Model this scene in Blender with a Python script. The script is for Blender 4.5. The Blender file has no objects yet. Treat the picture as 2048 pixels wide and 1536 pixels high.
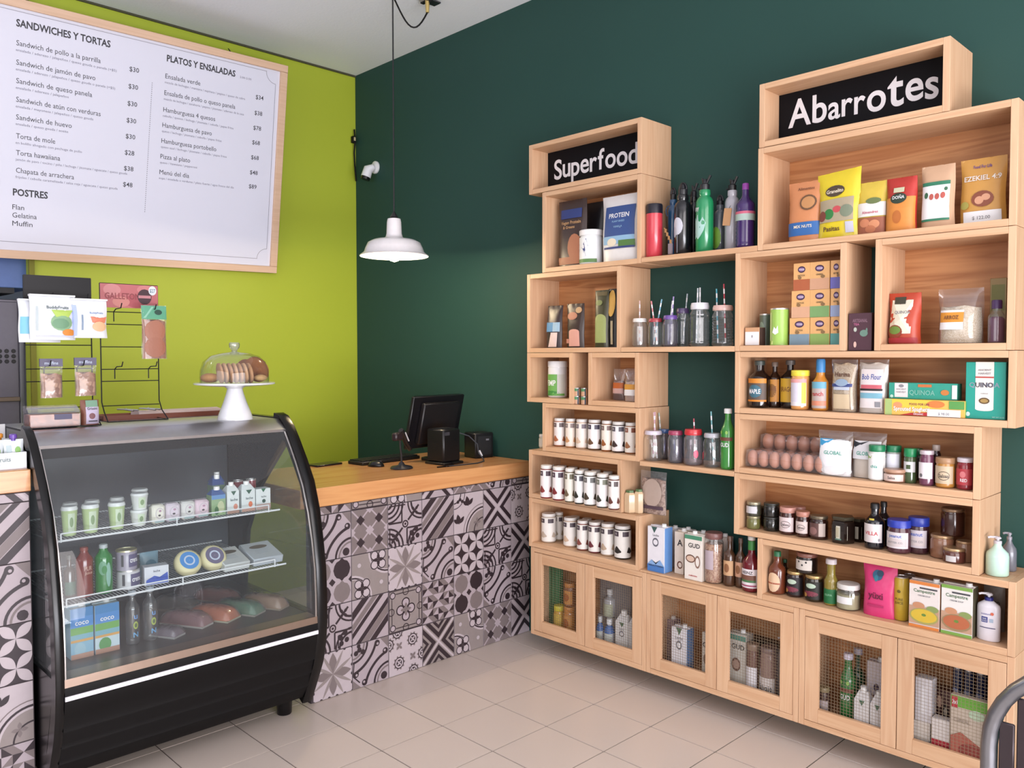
import bpy, math, random
from mathutils import Vector, Matrix
random.seed(7)
PI = math.pi
C = bpy.context.scene.collection
SC = bpy.context.scene

# ------------------------------------------------------------------ camera, world, lights, exposure
CAM = (5.0538, -3.3798, 1.6631)
YAW, PITCH, ROLL, FPX = 0.7954, 0.0351, -0.0012, 1643.35
cd = bpy.data.cameras.new('camera'); cam = bpy.data.objects.new('camera', cd); C.objects.link(cam)
Fw = Vector((-math.sin(YAW)*math.cos(PITCH), math.cos(YAW)*math.cos(PITCH), -math.sin(PITCH)))
r0 = Fw.cross(Vector((0, 0, 1))).normalized(); u0 = r0.cross(Fw)
Rt = r0*math.cos(ROLL)+u0*math.sin(ROLL); Up = -r0*math.sin(ROLL)+u0*math.cos(ROLL)
mw = Matrix((Rt, Up, -Fw)).transposed().to_4x4(); mw.translation = Vector(CAM)
cam.matrix_world = mw
cd.sensor_fit = 'HORIZONTAL'; cd.sensor_width = 36.0; cd.lens = 36.0*FPX/2048.0; cd.clip_start = 0.02
SC.camera = cam

w = bpy.data.worlds.new('daylight'); SC.world = w; w.use_nodes = True
bg = w.node_tree.nodes['Background']; bg.inputs[0].default_value = (0.80, 0.88, 1.0, 1); bg.inputs[1].default_value = 1.0

def area(name, loc, target, sx, sy, power, col):
    l = bpy.data.lights.new(name, 'AREA'); l.shape = 'RECTANGLE'; l.size = sx; l.size_y = sy
    l.energy = power; l.color = col
    o = bpy.data.objects.new(name, l); C.objects.link(o); o.location = loc
    o.rotation_euler = (Vector(target)-Vector(loc)).to_track_quat('-Z', 'Y').to_euler()
    return o
# daylight through the open shop front behind the photographer
area('shopfront_daylight', (7.3, -3.0, 1.75), (0, -2.0, 1.3), 4.6, 3.0, 225, (1.0, 0.92, 0.91))
area('ceiling_fill', (7.8, -3.0, 0.35), (2.5, -1.8, 3.6), 4.6, 0.9, 190, (0.88, 0.91, 1.0))  # added fill lamp brightening the ceiling, in place of bounced daylight
area('kitchen_fill', (-0.8, -3.6, 3.6), (-0.8, -3.2, 0.0), 0.9, 0.5, 45, (0.92, 0.94, 1.0))  # added unseen lamp that brightens the dark kitchen
area('side_window_daylight', (3.6, -6.2, 2.1), (2.6, 0, 1.5), 3.6, 2.2, 60, (1.0, 0.93, 0.90))

SC.view_settings.view_transform = 'Standard'; SC.view_settings.look = 'None'
SC.view_settings.exposure = 0.0; SC.view_settings.gamma = 1.0; SC.view_settings.use_curve_mapping = False
SC.cycles.max_bounces = 8; SC.cycles.transparent_max_bounces = 16
SC.cycles.diffuse_bounces = 4; SC.cycles.glossy_bounces = 4; SC.cycles.transmission_bounces = 8
SC.cycles.caustics_reflective = False; SC.cycles.caustics_refractive = False
SC.cycles.use_denoising = True

# ------------------------------------------------------------------ image-pixel placing helper: a pixel of the photograph onto a real plane
def solve(P, axis, px=None, py=None):
    """the coordinate `axis` of point P such that it is seen in column px (or row py)"""
    N = Rt - Fw*((px-1024)/FPX) if px is not None else Up - Fw*((768-py)/FPX)
    q = [P[0]-CAM[0], P[1]-CAM[1], P[2]-CAM[2]]; q[axis] = -CAM[axis]
    return -(N[0]*q[0]+N[1]*q[1]+N[2]*q[2])/N[axis]

# ------------------------------------------------------------------ materials
def lin(c):
    c = c/255.0
    return c/12.92 if c <= 0.04045 else ((c+0.055)/1.055)**2.4
_mats = {}
def M(rgb, rough=0.5, metal=0.0, spec=None, alpha=1.0, emit=0.0, coat=0.0, var=0.06):
    """plain surface: sRGB hex colour broken up by a little noise"""
    if isinstance(rgb, bpy.types.Material): return rgb
    if isinstance(rgb, str):
        rgb = tuple(int(rgb[i:i+2], 16) for i in (0, 2, 4))
    k = (rgb, rough, metal, spec, alpha, emit, coat, var)
    if k in _mats: return _mats[k]
    m = bpy.data.materials.new('surface_%02x%02x%02x' % rgb); m.use_nodes = True
    nt = m.node_tree; b = nt.nodes['Principled BSDF']
    k_ = 1.0 if (metal or emit) else 0.84
    col = (lin(rgb[0])*k_, lin(rgb[1])*k_, lin(rgb[2])*k_, 1)
    b.inputs['Base Color'].default_value = col
    if var:
        no = nt.nodes.new('ShaderNodeTexNoise'); no.inputs['Scale'].default_value = 35; no.inputs['Detail'].default_value = 3
        mx = nt.nodes.new('ShaderNodeMix'); mx.data_type = 'RGBA'
        mx.inputs[6].default_value = tuple(c*(1-var) for c in col[:3])+(1,)
        mx.inputs[7].default_value = tuple(min(1, c*(1+var)) for c in col[:3])+(1,)
        tc = nt.nodes.new('ShaderNodeTexCoord')
        nt.links.new(tc.outputs['Object'], no.inputs['Vector'])
        nt.links.new(no.outputs['Fac'], mx.inputs[0]); nt.links.new(mx.outputs[2], b.inputs['Base Color'])
    b.inputs['Roughness'].default_value = rough; b.inputs['Metallic'].default_value = metal
    b.inputs['Alpha'].default_value = alpha
    if spec is not None: b.inputs['Specular IOR Level'].default_value = spec
    if coat: b.inputs['Coat Weight'].default_value = coat; b.inputs['Coat Roughness'].default_value = 0.08
    if emit:
        b.inputs['Emission Color'].default_value = col; b.inputs['Emission Strength'].default_value = emit
    _mats[k] = m
    return m

def glassy(name, tint=(1, 1, 1), haze=0.0, refl=1.0, rough=0.02):
    """thin clear sheet: see-through with a fresnel reflection and, where haze is set, a little pale diffuse"""
    m = bpy.data.materials.new(name); m.use_nodes = True; nt = m.node_tree; nt.nodes.clear()
    out = nt.nodes.new('ShaderNodeOutputMaterial'); tr = nt.nodes.new('ShaderNodeBsdfTransparent')
    tr.inputs[0].default_value = (*tint, 1)
    gl = nt.nodes.new('ShaderNodeBsdfGlossy'); gl.inputs['Roughness'].default_value = rough
    lw = nt.nodes.new('ShaderNodeLayerWeight'); lw.inputs[0].default_value = 0.5
    pw = nt.nodes.new('ShaderNodeMath'); pw.operation = 'POWER'; pw.inputs[1].default_value = 3.5
    nt.links.new(lw.outputs['Facing'], pw.inputs[0])
    ml = nt.nodes.new('ShaderNodeMath'); ml.operation = 'MULTIPLY_ADD'; ml.use_clamp = True
    ml.inputs[1].default_value = 0.55*refl; ml.inputs[2].default_value = 0.045*refl
    nt.links.new(pw.outputs[0], ml.inputs[0])
    m1 = nt.nodes.new('ShaderNodeMixShader'); nt.links.new(ml.outputs[0], m1.inputs[0])
    src = tr
    if haze:
        df = nt.nodes.new('ShaderNodeBsdfDiffuse'); df.inputs[0].default_value = (0.8, 0.8, 0.85, 1)
        mh = nt.nodes.new('ShaderNodeMixShader'); mh.inputs[0].default_value = haze
        nt.links.new(tr.outputs[0], mh.inputs[1]); nt.links.new(df.outputs[0], mh.inputs[2]); src = mh
    nt.links.new(src.outputs[0], m1.inputs[1]); nt.links.new(gl.outputs[0], m1.inputs[2])
    nt.links.new(m1.outputs[0], out.inputs[0])
    return m

def wood(name, base, dark, axis='X', scale=9.0, rough=0.5, contrast=0.5):
    """planed pine: long grain along one axis, faint knots"""
    m = bpy.data.materials.new(name); m.use_nodes = True; nt = m.node_tree; b = nt.nodes['Principled BSDF']
    L = nt.links.new
    tc = nt.nodes.new('ShaderNodeTexCoord'); mp = nt.nodes.new('ShaderNodeMapping')
    s = {'X': (0.35, 6, 6), 'Y': (6, 0.35, 6), 'Z': (6, 6, 0.35)}[axis]
    mp.inputs['Scale'].default_value = s
    oi = nt.nodes.new('ShaderNodeObjectInfo'); ad = nt.nodes.new('ShaderNodeVectorMath'); ad.operation = 'ADD'
    sc = nt.nodes.new('ShaderNodeVectorMath'); sc.operation = 'SCALE'; sc.inputs[3].default_value = 37.0
    cb = nt.nodes.new('ShaderNodeCombineXYZ')
    for i in range(3): L(oi.outputs['Random'], cb.inputs[i])
    L(cb.outputs[0], sc.inputs[0]); L(tc.outputs['Object'], mp.inputs[0]); L(mp.outputs[0], ad.inputs[0]); L(sc.outputs[0], ad.inputs[1])
    n1 = nt.nodes.new('ShaderNodeTexNoise'); n1.inputs['Scale'].default_value = scale*0.35; n1.inputs['Detail'].default_value = 2; n1.inputs['Distortion'].default_value = 1.2
    wv = nt.nodes.new('ShaderNodeTexNoise'); wv.inputs['Scale'].default_value = scale; wv.inputs['Detail'].default_value = 6; wv.inputs['Distortion'].default_value = 0.4
    L(ad.outputs[0], n1.inputs[0]); L(ad.outputs[0], wv.inputs[0])
    mt = nt.nodes.new('ShaderNodeMath'); mt.operation = 'MULTIPLY_ADD'; mt.inputs[1].default_value = 7.0
    L(n1.outputs[0], mt.inputs[0]); L(wv.outputs[0], mt.inputs[2])
    fr = nt.nodes.new('ShaderNodeMath'); fr.operation = 'PINGPONG'; fr.inputs[1].default_value = 1.0
    L(mt.outputs[0], fr.inputs[0])
    mx = nt.nodes.new('ShaderNodeMix'); mx.data_type = 'RGBA'
    c1 = tuple(lin(v) for v in base); c2 = tuple(lin(v) for v in dark)
    c2 = tuple(a+(d-a)*contrast for a, d in zip(c1, c2))
    mx.inputs[6].default_value = (*c1, 1); mx.inputs[7].default_value = (*c2, 1)
    L(fr.outputs[0], mx.inputs[0])
    vr = nt.nodes.new('ShaderNodeMix'); vr.data_type = 'RGBA'; vr.blend_type = 'MULTIPLY'
    vr.inputs[0].default_value = 0.25; L(mx.outputs[2], vr.inputs[6])
    cr = nt.nodes.new('ShaderNodeValToRGB'); cr.color_ramp.elements[0].color = (0.75, 0.72, 0.70, 1); cr.color_ramp.elements[1].color = (1, 1, 1, 1)
    L(oi.outputs['Random'], cr.inputs[0]); L(cr.outputs[0], vr.inputs[7])
    L(vr.outputs[2], b.inputs['Base Color']); b.inputs['Roughness'].default_value = rough
    bp = nt.nodes.new('ShaderNodeBump'); bp.inputs['Strength'].default_value = 0.05; L(wv.outputs[0], bp.inputs['Height']); L(bp.outputs[0], b.inputs['Normal'])
    return m

def speckle(name, c1, c2, scale=160, rough=0.7):
    m = bpy.data.materials.new(name); m.use_nodes = True; nt = m.node_tree; b = nt.nodes['Principled BSDF']; L = nt.links.new
    tc = nt.nodes.new('ShaderNodeTexCoord'); v = nt.nodes.new('ShaderNodeTexVoronoi'); v.inputs['Scale'].default_value = scale
    L(tc.outputs['Object'], v.inputs['Vector']); sp = nt.nodes.new('ShaderNodeSeparateColor'); L(v.outputs['Color'], sp.inputs[0])
    mx = nt.nodes.new('ShaderNodeMix'); mx.data_type = 'RGBA'; mx.inputs[6].default_value = tuple(lin(q)*0.84 for q in c1)+(1,); mx.inputs[7].default_value = tuple(lin(q)*0.84 for q in c2)+(1,)
    L(sp.outputs[0], mx.inputs[0]); L(mx.outputs[2], b.inputs['Base Color']); b.inputs['Roughness'].default_value = rough
    return m

def plaster(name, c1, c2, rough=0.7, scale=1.2, bump=0.15, fine=120, spec=0.5):
    """rolled wall paint: slow tint drift and a fine orange-peel relief"""
    m = bpy.data.materials.new(name); m.use_nodes = True; nt = m.node_tree; b = nt.nodes['Principled BSDF']; L = nt.links.new
    tc = nt.nodes.new('ShaderNodeTexCoord')
    n = nt.nodes.new('ShaderNodeTexNoise'); n.inputs['Scale'].default_value = scale; n.inputs['Detail'].default_value = 6
    L(tc.outputs['Object'], n.inputs[0])
    mx = nt.nodes.new('ShaderNodeMix'); mx.data_type = 'RGBA'
    mx.inputs[6].default_value = tuple(lin(v) for v in c1)+(1,); mx.inputs[7].default_value = tuple(lin(v) for v in c2)+(1,)
    L(n.outputs[0], mx.inputs[0]); L(mx.outputs[2], b.inputs['Base Color']); b.inputs['Roughness'].default_value = rough
    f = nt.nodes.new('ShaderNodeTexNoise'); f.inputs['Scale'].default_value = fine; f.inputs['Detail'].default_value = 2
    L(tc.outputs['Object'], f.inputs[0])
    bp = nt.nodes.new('ShaderNodeBump'); bp.inputs['Strength'].default_value = bump; bp.inputs['Distance'].default_value = 0.002
    L(f.outputs[0], bp.inputs['Height']); L(bp.outputs[0], b.inputs['Normal'])
    b.inputs['Specular IOR Level'].default_value = spec
    return m

PINE_X = wood('pine_grain_x', (206, 168, 133), (182, 134, 96), 'X', contrast=0.42)
PINE_Z = wood('pine_grain_z', (208, 171, 137), (186, 138, 102), 'Z', contrast=0.42)
PINE_BACK = wood('pine_back_panel', (200, 144, 96), (160, 100, 58), 'X', 7, 0.55, 0.8)
COUNTER_WOOD = wood('counter_wood', (206, 152, 100), (180, 116, 70), 'Y', 7, 0.22, 0.6)
LIME = plaster('lime_paint', (160, 174, 44), (168, 182, 54), 0.55, 0.8, 0.1)
GREEN = plaster('dark_green_paint', (31, 63, 58), (36, 70, 64), 0.6, 0.9, 0.12, spec=0.28)
WHITE_CEIL = plaster('ceiling_paint', (226, 231, 240), (234, 238, 244), 0.85, 1.0, 0.5, 60)
FLOOR_TILE = plaster('floor_tile_glaze', (204, 190, 180), (212, 198, 188), 0.30, 3.0, 0.05, 200)
GROUT = M('5c524c', 0.9)
BLACK = M('0a090b', 0.25, spec=0.4); BLACKM = M('0a0809', 0.55, spec=0.22); STEEL = M('b9bbbd', 0.28, 1.0); CHROME = M('d8d8dc', 0.12, 1.0)
WHITE = M('ececee', 0.35); INK = M('2b2b30', 0.6, var=0)
CLEAR = glassy('clear_glass', (0.97, 0.98, 0.98), 0.0, 1.0)
JARGLASS = glassy('jar_glass', (0.95, 0.97, 0.97), 0.035, 2.0, 0.06)
PLASTIC = glassy('clear_film', (0.96, 0.96, 0.96), 0.06, 1.8, 0.12)
CASEGLASS = glassy('case_glass', (0.86, 0.90, 0.90), 0.035, 1.0, 0.015)

# ------------------------------------------------------------------ mesh builder
class MB:
    def __init__(s): s.v = []; s.f = []; s.mi = []; s.mats = []
    def _m(s, m):
        if m not in s.mats: s.mats.append(m)
        return s.mats.index(m)
    def face(s, pts, m):
        k = len(s.v); s.v += [tuple(p) for p in pts]; s.f.append(tuple(range(k, k+len(pts)))); s.mi.append(s._m(m)); return s
    def mesh(s, vs, fs, m):
        k = len(s.v); s.v += [tuple(p) for p in vs]; i = s._m(m)
        for f in fs: s.f.append(tuple(a+k for a in f)); s.mi.append(i)
        return s
    def box(s, x0, x1, y0, y1, z0, z1, m, bev=0.0):
        if bev > 0:
            b = bev
            vs = []; fs = []
            for sx, X in ((1, x0), (-1, x1)):
                for sy, Y in ((1, y0), (-1, y1)):
                    for sz, Z in ((1, z0), (-1, z1)):
                        vs += [(X, Y+sy*b, Z+sz*b), (X+sx*b, Y, Z+sz*b), (X+sx*b, Y+sy*b, Z)]
            I = lambda a, b_, c, k: ((a*2+b_)*2+c)*3+k
            q = lambda L: fs.append(tuple(L))
            q([I(0,0,0,0), I(0,0,1,0), I(0,1,1,0), I(0,1,0,0)]); q([I(1,0,0,0), I(1,1,0,0), I(1,1,1,0), I(1,0,1,0)])
            q([I(0,0,0,1), I(1,0,0,1), I(1,0,1,1), I(0,0,1,1)]); q([I(0,1,0,1), I(0,1,1,1), I(1,1,1,1), I(1,1,0,1)])
            q([I(0,0,0,2), I(0,1,0,2), I(1,1,0,2), I(1,0,0,2)]); q([I(0,0,1,2), I(1,0,1,2), I(1,1,1,2), I(0,1,1,2)])
            for c in (0, 1):
                for b_ in (0, 1): q([I(0,b_,c,1), I(1,b_,c,1), I(1,b_,c,2), I(0,b_,c,2)])
                for a in (0, 1): q([I(a,0,c,0), I(a,1,c,0), I(a,1,c,2), I(a,0,c,2)])
            for a in (0, 1):
                for b_ in (0, 1): q([I(a,b_,0,0), I(a,b_,1,0), I(a,b_,1,1), I(a,b_,0,1)])
            for a in (0, 1):
                for b_ in (0, 1):
                    for c in (0, 1): q([I(a,b_,c,0), I(a,b_,c,1), I(a,b_,c,2)])
            s.mesh(vs, fs, m); s.fixn = True
            return s
        vs = [(x, y, z) for x in (x0, x1) for y in (y0, y1) for z in (z0, z1)]
        s.mesh(vs, [(0,1,3,2), (4,6,7,5), (0,4,5,1), (2,3,7,6), (0,2,6,4), (1,5,7,3)], m); s.fixn = True
        return s
    def lathe(s, prof, m, seg=20, cx=0, cy=0, z0=0, a0=0, a1=2*PI, sx=1, sy=1, cap=True):
        full = abs(a1-a0-2*PI) < 1e-6; n = seg if full else seg+1
        vs = []; fs = []
        for r, z in prof:
            for i in range(n):
                a = a0+(a1-a0)*i/seg
                vs.append((cx+r*math.cos(a)*sx, cy+r*math.sin(a)*sy, z0+z))
        for j in range(len(prof)-1):
            for i in range(seg):
                i2 = (i+1) % n if full else i+1
                fs.append((j*n+i, j*n+i2, (j+1)*n+i2, (j+1)*n+i))
        if full and cap:
            if prof[0][0] > 1e-5: fs.append(tuple(range(n-1, -1, -1)))
            if prof[-1][0] > 1e-5: fs.append(tuple((len(prof)-1)*n+i for i in range(n)))
        return s.mesh(vs, fs, m)
    def tube(s, pts, r, m, seg=6, closed=False):
        P = [Vector(p) for p in pts]; n = len(P); vs = []; fs = []; prev = None
        for i, p in enumerate(P):
            if closed: t = (P[(i+1) % n]-P[i-1]).normalized()
            else: t = (P[min(i+1, n-1)]-P[max(i-1, 0)]).normalized()
            if prev is None:
                a = Vector((0, 0, 1)) if abs(t.z) < 0.9 else Vector((1, 0, 0))
                prev = t.cross(a).normalized()
            prev = (prev-t*prev.dot(t)).normalized(); b = t.cross(prev)
            rr = r[i] if isinstance(r, (list, tuple)) else r
            for k in range(seg):
                a = 2*PI*k/seg; vs.append(p+prev*math.cos(a)*rr+b*math.sin(a)*rr)
        for i in range(n if closed else n-1):
            j = (i+1) % n
            for k in range(seg): fs.append((i*seg+k, i*seg+(k+1) % seg, j*seg+(k+1) % seg, j*seg+k))
        if not closed: fs += [tuple(range(seg-1, -1, -1)), tuple((n-1)*seg+k for k in range(seg))]
        s.fixn = True
        return s.mesh([tuple(v) for v in vs], fs, m)
    def prism(s, poly, a0, a1, m, axis='y'):
        """poly of (p,q) pairs extruded along axis; y: (x,z), x: (y,z), z: (x,y)"""
        n = len(poly)
        def P(p, q, a): return {'y': (p, a, q), 'x': (a, p, q), 'z': (p, q, a)}[axis]
        vs = [P(p, q, a0) for p, q in poly]+[P(p, q, a1) for p, q in poly]
        fs = [tuple(range(n)), tuple(range(2*n-1, n-1, -1))]+[(i, i+n, (i+1) % n+n, (i+1) % n) for i in range(n)]
        s.fixn = True
        return s.mesh(vs, fs, m)
    def sphere(s, c, r, m, seg=14, rings=8, sc=(1, 1, 1)):
        prof = [(max(1e-4, r*math.sin(PI*i/rings)), -r*math.cos(PI*i/rings)) for i in range(rings+1)]
        k = len(s.v); s.lathe(prof, m, seg, 0, 0, 0, cap=False)
        s.v[k:] = [(c[0]+x*sc[0], c[1]+y*sc[1], c[2]+z*sc[2]) for x, y, z in s.v[k:]]
        return s
    def build(s, name, parent=None, loc=(0, 0, 0), rz=0.0, smooth=0.7, mesh=None):
        me = bpy.data.meshes.new(name); me.from_pydata(s.v, [], s.f)
        for m in s.mats: me.materials.append(m)
        me.polygons.foreach_set('material_index', s.mi)
        if getattr(s, 'fixn', False):
            import bmesh
            bm = bmesh.new(); bm.from_mesh(me); bmesh.ops.recalc_face_normals(bm, faces=bm.faces); bm.to_mesh(me); bm.free()
        if smooth:
            me.polygons.foreach_set('use_smooth', [True]*len(me.polygons)); me.set_sharp_from_angle(angle=smooth)
        me.update()
        o = bpy.data.objects.new(name, me); C.objects.link(o)
        o.location = loc; o.rotation_euler = (0, 0, rz)
        if parent: o.parent = parent
        return o

def inst(src, parent, loc, rot=(0, 0, 0)):
    o = src.copy(); C.objects.link(o); o.parent = parent; o.location = loc; o.rotation_euler = rot
    return o

def tag(o, label, cat, group=None):
    o['label'] = label; o['category'] = cat
    if group: o['group'] = group
    return o
def thing(name, label, cat, loc=(0, 0, 0), rz=0.0, group=None):
    o = bpy.data.objects.new(name, None); o.empty_display_size = 0.05; C.objects.link(o)
    o.location = loc; o.rotation_euler = (0, 0, rz)
    return tag(o, label, cat, group)
def struct(o): o['kind'] = 'structure'; return o

# text outlines -> triangles, cached
_txt = {}
def text_tris(s, bold=0.0, shear=0.0, res=2):
    k = (s, bold, shear, res)
    if k not in _txt:
        cu = bpy.data.curves.new('lettering', 'FONT'); cu.body = s; cu.size = 1.0; cu.offset = bold; cu.resolution_u = res; cu.shear = shear
        ob = bpy.data.objects.new('lettering', cu); me = ob.to_mesh()
        vs = [(v.co.x, v.co.y) for v in me.vertices]; fs = [tuple(p.vertices) for p in me.polygons]
        ob.to_mesh_clear(); bpy.data.objects.remove(ob); bpy.data.curves.remove(cu)
        _txt[k] = (vs, fs)
    return _txt[k]

# ------------------------------------------------------------------ flat print on a front surface given by S(u,v): u -1..1, v 0..1
def printed(S, marks, width, height, off0=0.0006, dense=1):
    """marks: ('r',u0,u1,v0,v1,mat) ('e',cu,cv,ru,rv,mat) ('t',text,cu,cv,h,mat[,maxw]) ('p',[(u,v)..],mat)"""
    mb = MB(); off = off0
    def put(u, v, o):
        p, n = S(u, v); return (p[0]+n[0]*o, p[1]+n[1]*o, p[2]+n[2]*o)
    for k in marks:
        if k[0] == 'r':
            _, a, b, c, d, m = k; nu = max(1, int(abs(b-a)*5*dense)); nv = max(1, int(abs(d-c)*6))
            vs = [put(a+(b-a)*i/nu, c+(d-c)*j/nv, off) for j in range(nv+1) for i in range(nu+1)]
            mb.mesh(vs, [(j*(nu+1)+i, j*(nu+1)+i+1, (j+1)*(nu+1)+i+1, (j+1)*(nu+1)+i) for j in range(nv) for i in range(nu)], m)
        elif k[0] == 'e':
            _, cu, cv, ru, rv, m = k; n = 16; vs = [put(cu, cv, off)]
            for q in (0.33, 0.67, 1.0): vs += [put(cu+ru*q*math.cos(2*PI*i/n), cv+rv*q*math.sin(2*PI*i/n), off) for i in range(n)]
            fs = [(0, 1+i, 1+(i+1) % n) for i in range(n)]+[(1+i+q*n, 1+n+i+q*n, 1+n+(i+1) % n+q*n, 1+(i+1) % n+q*n) for q in (0, 1) for i in range(n)]
            mb.mesh(vs, fs, m)
        elif k[0] == 'p':
            _, pts, m = k; cu = sum(p[0] for p in pts)/len(pts); cv = sum(p[1] for p in pts)/len(pts); n = len(pts)
            vs = [put(cu, cv, off)]
            for q in (0.5, 1.0): vs += [put(cu+(u-cu)*q, cv+(v-cv)*q, off) for u, v in pts]
            mb.mesh(vs, [(0, 1+i, 1+(i+1) % n) for i in range(n)]+[(1+i, 1+n+i, 1+n+(i+1) % n, 1+(i+1) % n) for i in range(n)], m)
        elif k[0] == 't':
            t, cu, cv, h, m = k[1:6]; maxw = k[6] if len(k) > 6 else 1.7
            vs, fs = text_tris(t, 0.018)
            if not vs: continue
            x0 = min(v[0] for v in vs); x1 = max(v[0] for v in vs)
            sc = h*height/0.72; W = (x1-x0)*sc; sq = min(1.0, maxw*width/2/W) if W > 0 else 1
            out = []
            for x, y in vs:
                u = cu+((x-(x0+x1)/2)*sc*sq)/(width/2); v = cv+(y-0.36)*sc/height
                out.append(put(u, v, off))
            mb.mesh(out, fs, m)
        off += 0.00025
    return mb

def flatS(w, h, y):
    return lambda u, v: ((u*w/2, y, v*h), (0, -1, 0))
def cylS(r, z0, z1, cy=0.0, ang=1.15):
    def S(u, v):
        a = u*ang; return ((r*math.sin(a), cy-r*math.cos(a), z0+(z1-z0)*v), (math.sin(a), -math.cos(a), 0))
    return S
def pouchS(w, h, t, neck=0.0, lean=0.0):
    sd_ = w*310+h*170
    def T(v):
        return 0.5*t*(min(1, (1.0-v)*1.9)**0.65 if v < 1 else 0)*(0.85+0.15*min(1, v*6))
    def S(u, v, side=-1):
        x = u*w/2*(1+0.022*math.sin(v*8+sd_+u)-0.02*math.sin(PI*v))*(1-neck*math.sin(PI*v)*0.5*(1 if abs(u) > 0.3 else abs(u)/0.3))
        e = max(0.0, 1-abs(u)**3.0)**0.55
        y = side*(T(v)*e+0.0008)+lean*v*v
        return ((x, y, v*h), (0, side, 0))
    return S

# ================================================================== ROOM
H = 3.7442; WY = 0.13; WX = -0.1946  # room, wall shelf and menu board coordinates scaled up about the camera, baked in
b = MB(); b.box(WX, 8.2, WY, WY+0.15, 0, H, GREEN); o = b.build('wall_back', smooth=0); struct(o)
b = MB(); b.box(WX-0.15, WX, -2.0507, WY+0.15, 0, H, LIME); o = b.build('wall_left', smooth=0); struct(o)
b = MB(); b.box(-1.7, 8.2, -6.6, WY, H, H+0.12, WHITE_CEIL); o = b.build('ceiling', smooth=0); struct(o)
KITCHEN = plaster('kitchen_wall_paint', (104, 110, 128), (120, 124, 140), 0.6)
b = MB(); b.box(-1.85, -1.7, -6.6, 0.15, 0, H, KITCHEN); struct(b.build('wall_kitchen', smooth=0))
SIDEW = plaster('side_wall_paint', (206, 204, 200), (214, 212, 208), 0.8)
b = MB(); b.box(-1.7, 1.6, -6.75, -6.6, 0, H, SIDEW); b.box(1.6, 5.6, -6.75, -6.6, 0, 0.9, SIDEW); b.box(1.6, 5.6, -6.75, -6.6, 3.2, H, SIDEW)
b.box(5.6, 8.2, -6.75, -6.6, 0, H, SIDEW); struct(b.build('wall_side', smooth=0))
b = MB(); b.box(8.05, 8.2, -6.6, WY, 3.3, H, SIDEW); b.box(8.05, 8.2, -6.6, -5.6, 0, 3.3, SIDEW); b.box(8.05, 8.2, -0.7, WY, 0, 3.3, SIDEW)
b.box(8.05, 8.2, -5.6, -0.7, 0, 0.12, SIDEW); struct(b.build('wall_front', smooth=0))
# floor: grout bed with single glazed tiles
b = MB(); b.box(-1.7, 8.2, -6.6, WY, -0.12, -0.004, GROUT); floor = struct(b.build('floor', smooth=0))
T = 0.33; g = 0.0030
b = MB(); b.box(g, T-g, g, T-g, -0.006, 0.0, FLOOR_TILE)
first = None
for i in range(-7, 25):
    for j in range(-20, 1):
        x = 1.9085+i*T; y = -1.391+(j+4)*T
        if x < -1.7 or x+T > 8.2 or y < -6.6 or y > -0.2: continue
        if x < 0.9 or x > 4.7 or y < -3.4: continue
        if first is None: first = b.build('floor_tile', floor, (x, y, 0), smooth=0)
        else: inst(first, floor, (x, y, random.uniform(-0.0004, 0.0)))
cut = MB(); cut.box(g, T-g, g, WY+1.391-4*T-0.0005, -0.006, 0.0, FLOOR_TILE); c0 = None
for i in range(-7, 10):      # cut row against the green wall
    x = 1.9085+i*T
    if x < -0.15 or x+T > 4.9: continue
    if c0 is None: c0 = cut.build('floor_tile', floor, (x, -1.391+4*T, 0), smooth=0)
    else: inst(c0, floor, (x, -1.391+4*T, 0))
rest = MB()
for i in range(-11, 20):
    for j in range(-20, 5):
        x = 1.9085+i*T; y = -1.391+j*T
        if 0.9 <= x <= 4.7 and y >= -3.4: continue
        if x < -1.7 or x+T > 8.2 or y < -6.6 or y > -0.3: continue
        rest.box(x+g, x+T-g, y+g, y+T-g, -0.006, 0.0, FLOOR_TILE)
o = rest.build('far_floor_tiles', floor, smooth=0); o['kind'] = 'stuff'

# thin dark seam strips where the two paints and the ceiling meet
b = MB(); b.box(WX, WX+0.012, -2.0507, WY, H-0.012, H, M('4a4a34', 0.8)); struct(b.build('trim_1', smooth=0))
b = MB(); b.box(WX, WX+0.02, -2.0663, -2.0383, 0, H, M('7a7a14', 0.6)); struct(b.build('trim_2', smooth=0))

# ================================================================== WOODEN CRATES OF THE WALL SHELF
D = 0.249; BT = 0.0254
def crate(label, x0, x1, z0, z1, name='wooden_crate', back=True, top=True, bottom=True, left=True, right=True, depth=D, group='pine crates of the wall shelf', cat='crate'):
    t = thing(name, label, cat, (x0, WY-0.001, z0), 0, group)
    W = x1-x0; Hh = z1-z0
    e = 0.0004
    if left: MB().box(e, BT, -depth, 0, e, Hh-e, PINE_Z, 0.0012).build('side_board', t)
    if right: MB().box(W-BT, W-e, -depth, 0, e, Hh-e, PINE_Z, 0.0012).build('side_board', t)
    a = BT if left else 0; c = W-BT if right else W
    if top: MB().box(a, c, -depth, 0, Hh-BT, Hh-e, PINE_X, 0.0012).build('top_board', t)
    if bottom: MB().box(a, c, -depth, 0, e, BT, PINE_X, 0.0012).build('bottom_board', t)
    if back: MB().box(a, c, -0.012, -0.001, BT if bottom else 0, Hh-BT if top else Hh, PINE_BACK).build('back_board', t)
    return t
def plank(label, x0, x1, z0, z1):
    o = MB().box(0, x1-x0, -D, 0, 0.0004, z1-z0-0.0004, PINE_X, 0.0012).build('shelf_plank', None, (x0, WY-0.001, z0))
    return tag(o, label, 'shelf', 'planks bridging the two crate towers')

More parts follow.
